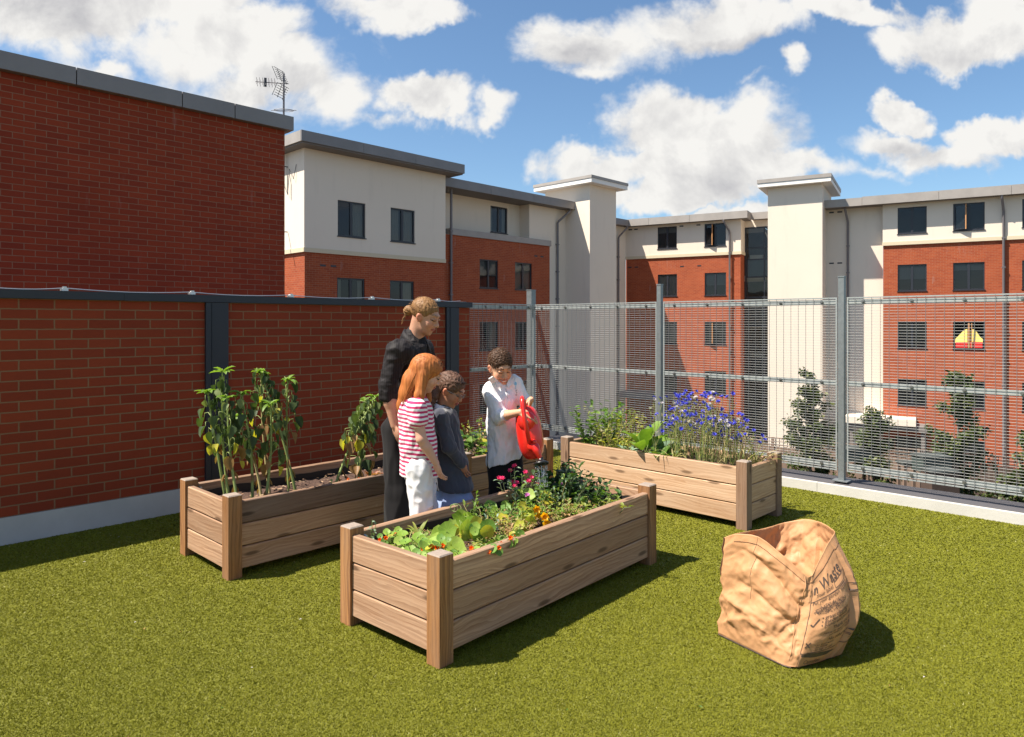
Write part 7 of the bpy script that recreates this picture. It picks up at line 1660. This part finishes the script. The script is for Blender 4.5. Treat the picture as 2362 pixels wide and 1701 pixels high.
def bag():
    A, Bq, C_, D_ = V2(1.054, 3.612), V2(1.283, 3.243), V2(1.602, 3.40), V2(1.38, 3.79)
    root = (A + Bq + C_ + D_) / 4; B = thing('garden_waste_bag', 'crumpled tan garden waste bag with black print, open at the top, standing on the turf', 'bag', root)
    base = [A, Bq, C_, D_]
    ctr = root
    # top edge: parameter 0..4 round the corners
    top = {0: V2(1.072, 3.62, .515), .18: V2(1.12, 3.56, .565), .46: V2(1.205, 3.47, .582), .72: V2(1.31, 3.38, .50), 1: V2(1.405, 3.33, .405), 1.3: V2(1.475, 3.40, .47), 1.6: V2(1.56, 3.48, .545), 2: V2(1.63, 3.56, .575),
           2.4: V2(1.63, 3.72, .575), 2.75: V2(1.60, 3.86, .555), 3: V2(1.50, 3.90, .52), 3.4: V2(1.34, 3.83, .50), 3.7: V2(1.20, 3.74, .515), 4: V2(1.072, 3.62, .515)}
    ks = sorted(top)
    def tp(u):
        u = u % 4
        for a, b in zip(ks, ks[1:]):
            if a <= u <= b:
                t = (u - a) / (b - a); t = t * t * (3 - 2 * t) if False else t; return top[a].lerp(top[b], t)
        return top[0]
    def tps(u): q = (tp(u - .08) + tp(u) * 2 + tp(u + .08)) / 4; return Vector((q.x, q.y, q.z * .955))
    def bs(u):
        u = u % 4; i = int(u); t = u - i; rnd = .10
        def c(uu): uu = uu % 4; j = int(uu); return base[j].lerp(base[(j + 1) % 4], uu - j)
        sharp = u < .1 or u > 3.9 or .95 < u < 1.02
        return c(u) if (u > 3.9 or u < .9) else (c(u - rnd) + c(u) + c(u + rnd)) / 3
    CR = [(math.cos(a_), math.sin(a_) * 1.1, f_, p_, m_) for a_, f_, p_, m_ in ((.5, 2.2, .1, .022), (1.3, 2.9, 1.7, .018), (2.3, 2.4, 3.1, .020), (-.4, 3.4, 4.4, .012), (.9, 5.0, 6.2, .008), (2.0, 5.5, 8.5, .007))]
    def S(u, v):
        b = bs(u); t = tps(u); p = b.lerp(t, v); out = (p - ctr); out.z = 0; out = out.normalized() if out.length > 0 else out
        uu = u % 4; i = int(uu); e = math.sin(math.pi * (uu - i)) ** .8
        bulge = (.030 + .030 * (i == 1)) * e * math.sin(math.pi * min(1, v * 1.02)) ** .8
        if i in (1,) : bulge += .045 * math.sin(math.pi * v) * math.sin(math.pi * (uu - 1)) 
        p = p + out * bulge
        if 2 - .35 < uu < 2.5: p = p + out * .055 * math.sin(math.pi * v) * math.cos((uu - 2.05) * 2)
        q = Vector((uu * 1.9, v * 2.2, 3.1)); n1 = mnoise.noise(q * 1.6); n2 = mnoise.noise(Vector((uu * 2.2 + v * 2.5, v * 5.5 - uu * 2.0, 7))); n3 = mnoise.noise(Vector((uu * 9 - v * 6, v * 9 + uu * 5, 1)))
        fade = min(1, v * 6) * min(1, (1 - v) * 5 + .35)
        rd = (.35 if 1.05 < uu < 2.1 else 1.0); w_ = (.008 * (.45 - abs(n2) * 2.6) + .005 * (.35 - abs(n3) * 2.2) + .003 * (.3 - abs(mnoise.noise(Vector((uu * 16 + v * 9, v * 15 - uu * 7, 4)))) * 1.2)) * rd + .006 * n1
        # drawn folds running from the upper left corner down to the near edge
        if uu < 1.05:
            for (u0, v0, u1, v1, am, wd) in ((.10, .60, 1.0, .44, -.034, .055), (.30, .86, 1.0, .66, -.040, .05), (.02, .45, .55, .30, .024, .035), (.55, .30, 1.0, .12, -.022, .05), (.0, .12, .55, .32, .022, .03), (.5, .30, .75, .22, .018, .02)):
                tt = ((uu - u0) * (u1 - u0) + (v - v0) * (v1 - v0)) / ((u1 - u0) ** 2 + (v1 - v0) ** 2)
                if -.1 < tt < 1.1:
                    dv_ = (v - v0) - (v1 - v0) * tt if abs(u1 - u0) > 0 else 0; w_ += am * .62 * math.exp(-(abs(dv_) / wd) ** 1.25) * math.sin(math.pi * min(1, max(0, (tt + .1) / 1.2)))
        for (kx, ky, fr_, ph, am) in CR:
            m_ = max(0, mnoise.noise(Vector((uu * 1.7 + ph, v * 2.6, ph))) + .25); w_ += am * rd * m_ * (abs(((uu * kx + v * ky) * fr_ + ph + .25 * mnoise.noise(Vector((uu * 2, v * 3, ph)))) % 1 - .5) * 2 - .5)
        p = p + out * w_ * fade
        p.z += .010 * math.sin(uu * 5) * v * (1 - v)
        p.z = max(p.z, .012)
        return p
    nu, nv = 320, 90; mb = MB(); rows = []; uvs = []
    for j in range(nv + 1):
        rows.append([S(4 * i / nu, j / nv) for i in range(nu)]); uvs.append([(4 * i / nu * .42, j / nv * .5) for i in range(nu + 1)])
    mb.grid(rows, None, closed=True, uvs=uvs)
    i0 = 0; mb.face([V2(p.x, p.y, .012) for p in rows[0]][::-1])
    o = part(mb, 'bag_body', 'bag', B); s_ = o.modifiers.new('thickness', 'SOLIDIFY'); s_.thickness = .002; s_.offset = 0
    mb = MB()
    mb.tube([S(u, .008) - UP * .004 for u in np.linspace(0, 1, 40)], .0035, None, 5); part(mb, 'base_seam', 'print', B)
    mb = MB()
    for u in (.45,): mb.tube([S(u, v) + (S(u, v) - ctr).normalized() * .0015 for v in np.linspace(.45, .995, 40)], .0013, None, 4)
    mb.tube([S(.95, v) + (S(.95, v) - ctr).normalized() * .002 for v in np.linspace(.1, .98, 50)], .0022, 'bag', 5)
    mb.tube([S(u, .93) + Vector((-.001, -.003, .0)) for u in np.linspace(.2, 1.9, 80)], .0010, None, 4)
    part(mb, 'stitched_seam', 'seam', B)
    mb = MB(); c0 = S(.0, .985)
    mb.tube([S(0.02, v) + Vector((-.004, -.004, 0)) for v in np.linspace(.62, 1.0, 12)], [.004] * 12, None, 5); part(mb, 'corner_fray', 'seam', B)
    # folded hem inside the mouth
    mb = MB(); rows = [[tps(u).lerp(ctr + UP * tps(u).z, .02) + UP * dz for u in np.linspace(0, 4, 160)] for dz in (-.004, -.05)]; 
    # print on the right-hand panel, laid along the fabric
    pr = MB()
    def on(x, y):                                       # x 0..1 across the panel, y 0..1 up
        u = 1.06 + x * .80; p = S(u, y); p2 = S(u + .01, y); p3 = S(u, y + .01); n_ = (p2 - p).cross(p3 - p).normalized()
        if n_.dot(p - ctr) < 0 and n_.dot(Vector((0, -1, 0))) < 0: n_ = -n_
        if n_.dot(Vector((.2, -1, .3))) < 0: n_ = -n_
        return p + n_ * .0028
    def quadstrip(x0, y0, x1, y1, w_):
        L = math.hypot((x1 - x0), (y1 - y0)); n = max(1, int(L / .03)); nx, ny = -(y1 - y0) / L * w_ / 2, (x1 - x0) / L * w_ / 2; rw = [[on(x0 + (x1 - x0) * i / n + s * nx, y0 + (y1 - y0) * i / n + s * ny) for i in range(n + 1)] for s in (-1, 1)]
        pr.grid(rw, None)
    def text(body, x, y, size, bold=0, sx=1.0):
        cu = bpy.data.curves.new('t', 'FONT'); cu.body = body; cu.size = 1; cu.offset = bold; cu.resolution_u = 2; ob = bpy.data.objects.new('t', cu); COL.objects.link(ob); bpy.context.view_layer.update()
        me = bpy.data.meshes.new_from_object(ob.evaluated_get(bpy.context.evaluated_depsgraph_get())); base_ = len(pr.v)
        for v in me.vertices: pr.v.append(tuple(on(x + v.co.x * size * sx, y + v.co.y * size)))
        for p in me.polygons: pr.f.append(tuple(base_ + i for i in p.vertices)); pr.m.append(pr.mi(None)); pr.uv.append([(0, 0)] * len(p.vertices)); pr.smooth.append(False)
        bpy.data.objects.remove(ob); bpy.data.curves.remove(cu); bpy.data.meshes.remove(me)
    text('n Waste', .05, .79, .125, .012, 1.35); text('Your label', .10, .745, .05, 0, 1.3)
    for a in ((.40, .735, .72, .735), (.72, .735, .72, .78), (.72, .78, .40, .78), (.40, .78, .40, .735)): quadstrip(*a, .005)
    text('Put your garden waste in here', .05, .685, .048, 0, 1.25)
    text('Do', .70, .60, .09, .01, 1.3)
    rr = random.Random(8)
    for i in range(420):                                # printed clump of leaves
        a = rr.random() * 6.3; q = rr.random() ** .5; x, y = .30 + math.cos(a) * .22 * q, .615 + math.sin(a) * .040 * q; l = .013; b = rr.random() * 6.3
        pr.face([on(x, y), on(x + l * math.cos(b), y + l * .7 * math.sin(b)), on(x + l * math.cos(b + .7), y + l * .7 * math.sin(b + .7))], None)
    quadstrip(.06, .495, .10, .47, .014); quadstrip(.10, .47, .17, .535, .014)
    text('\u2022 grass clippings', .20, .52, .045, .004, 1.3); text('\u2022 garden weeds', .20, .485, .045, .004, 1.3); text('\u2022 plants and prunings', .20, .45, .045, .004, 1.3)
    text('Thank you for', .36, .395, .048, .006, 1.3); text('Please do not put this bag', .26, .365, .034, 0, 1.3); text('out with your rubbish', .34, .34, .034, 0, 1.3)
    quadstrip(.06, .30, .13, .25, .016); quadstrip(.13, .30, .06, .25, .016); text('No other waste', .36, .285, .048, .006, 1.3)
    text('\u2022 no food waste', .20, .25, .034, 0, 1.3); text('\u2022 no rubble', .20, .225, .034, 0, 1.3); text('\u2022 no bags or soil', .20, .20, .034, 0, 1.3); text('\u2022 no glass', .62, .25, .034, 0, 1.3); text('\u2022 no plastic', .62, .225, .034, 0, 1.3)
    n = 20                                              # dark printed wedge
    rw = [[on(.04 + .62 * i / n, .165 - .035 * (i / n) + s * (.026 * math.sin(math.pi * (.15 + .85 * i / n)))) for i in range(n + 1)] for s in (-1, 1)]; pr.grid(rw, None)
    text('Camden', .12, .055, .070, .0, 1.3)
    for a in ((.02, .03, .02, .90), (.02, .185, .98, .185), (.02, .03, .90, .03), (.02, .72, .60, .72)): quadstrip(*a, .006)
    part(pr, 'printed_text', 'print', B)
bag()
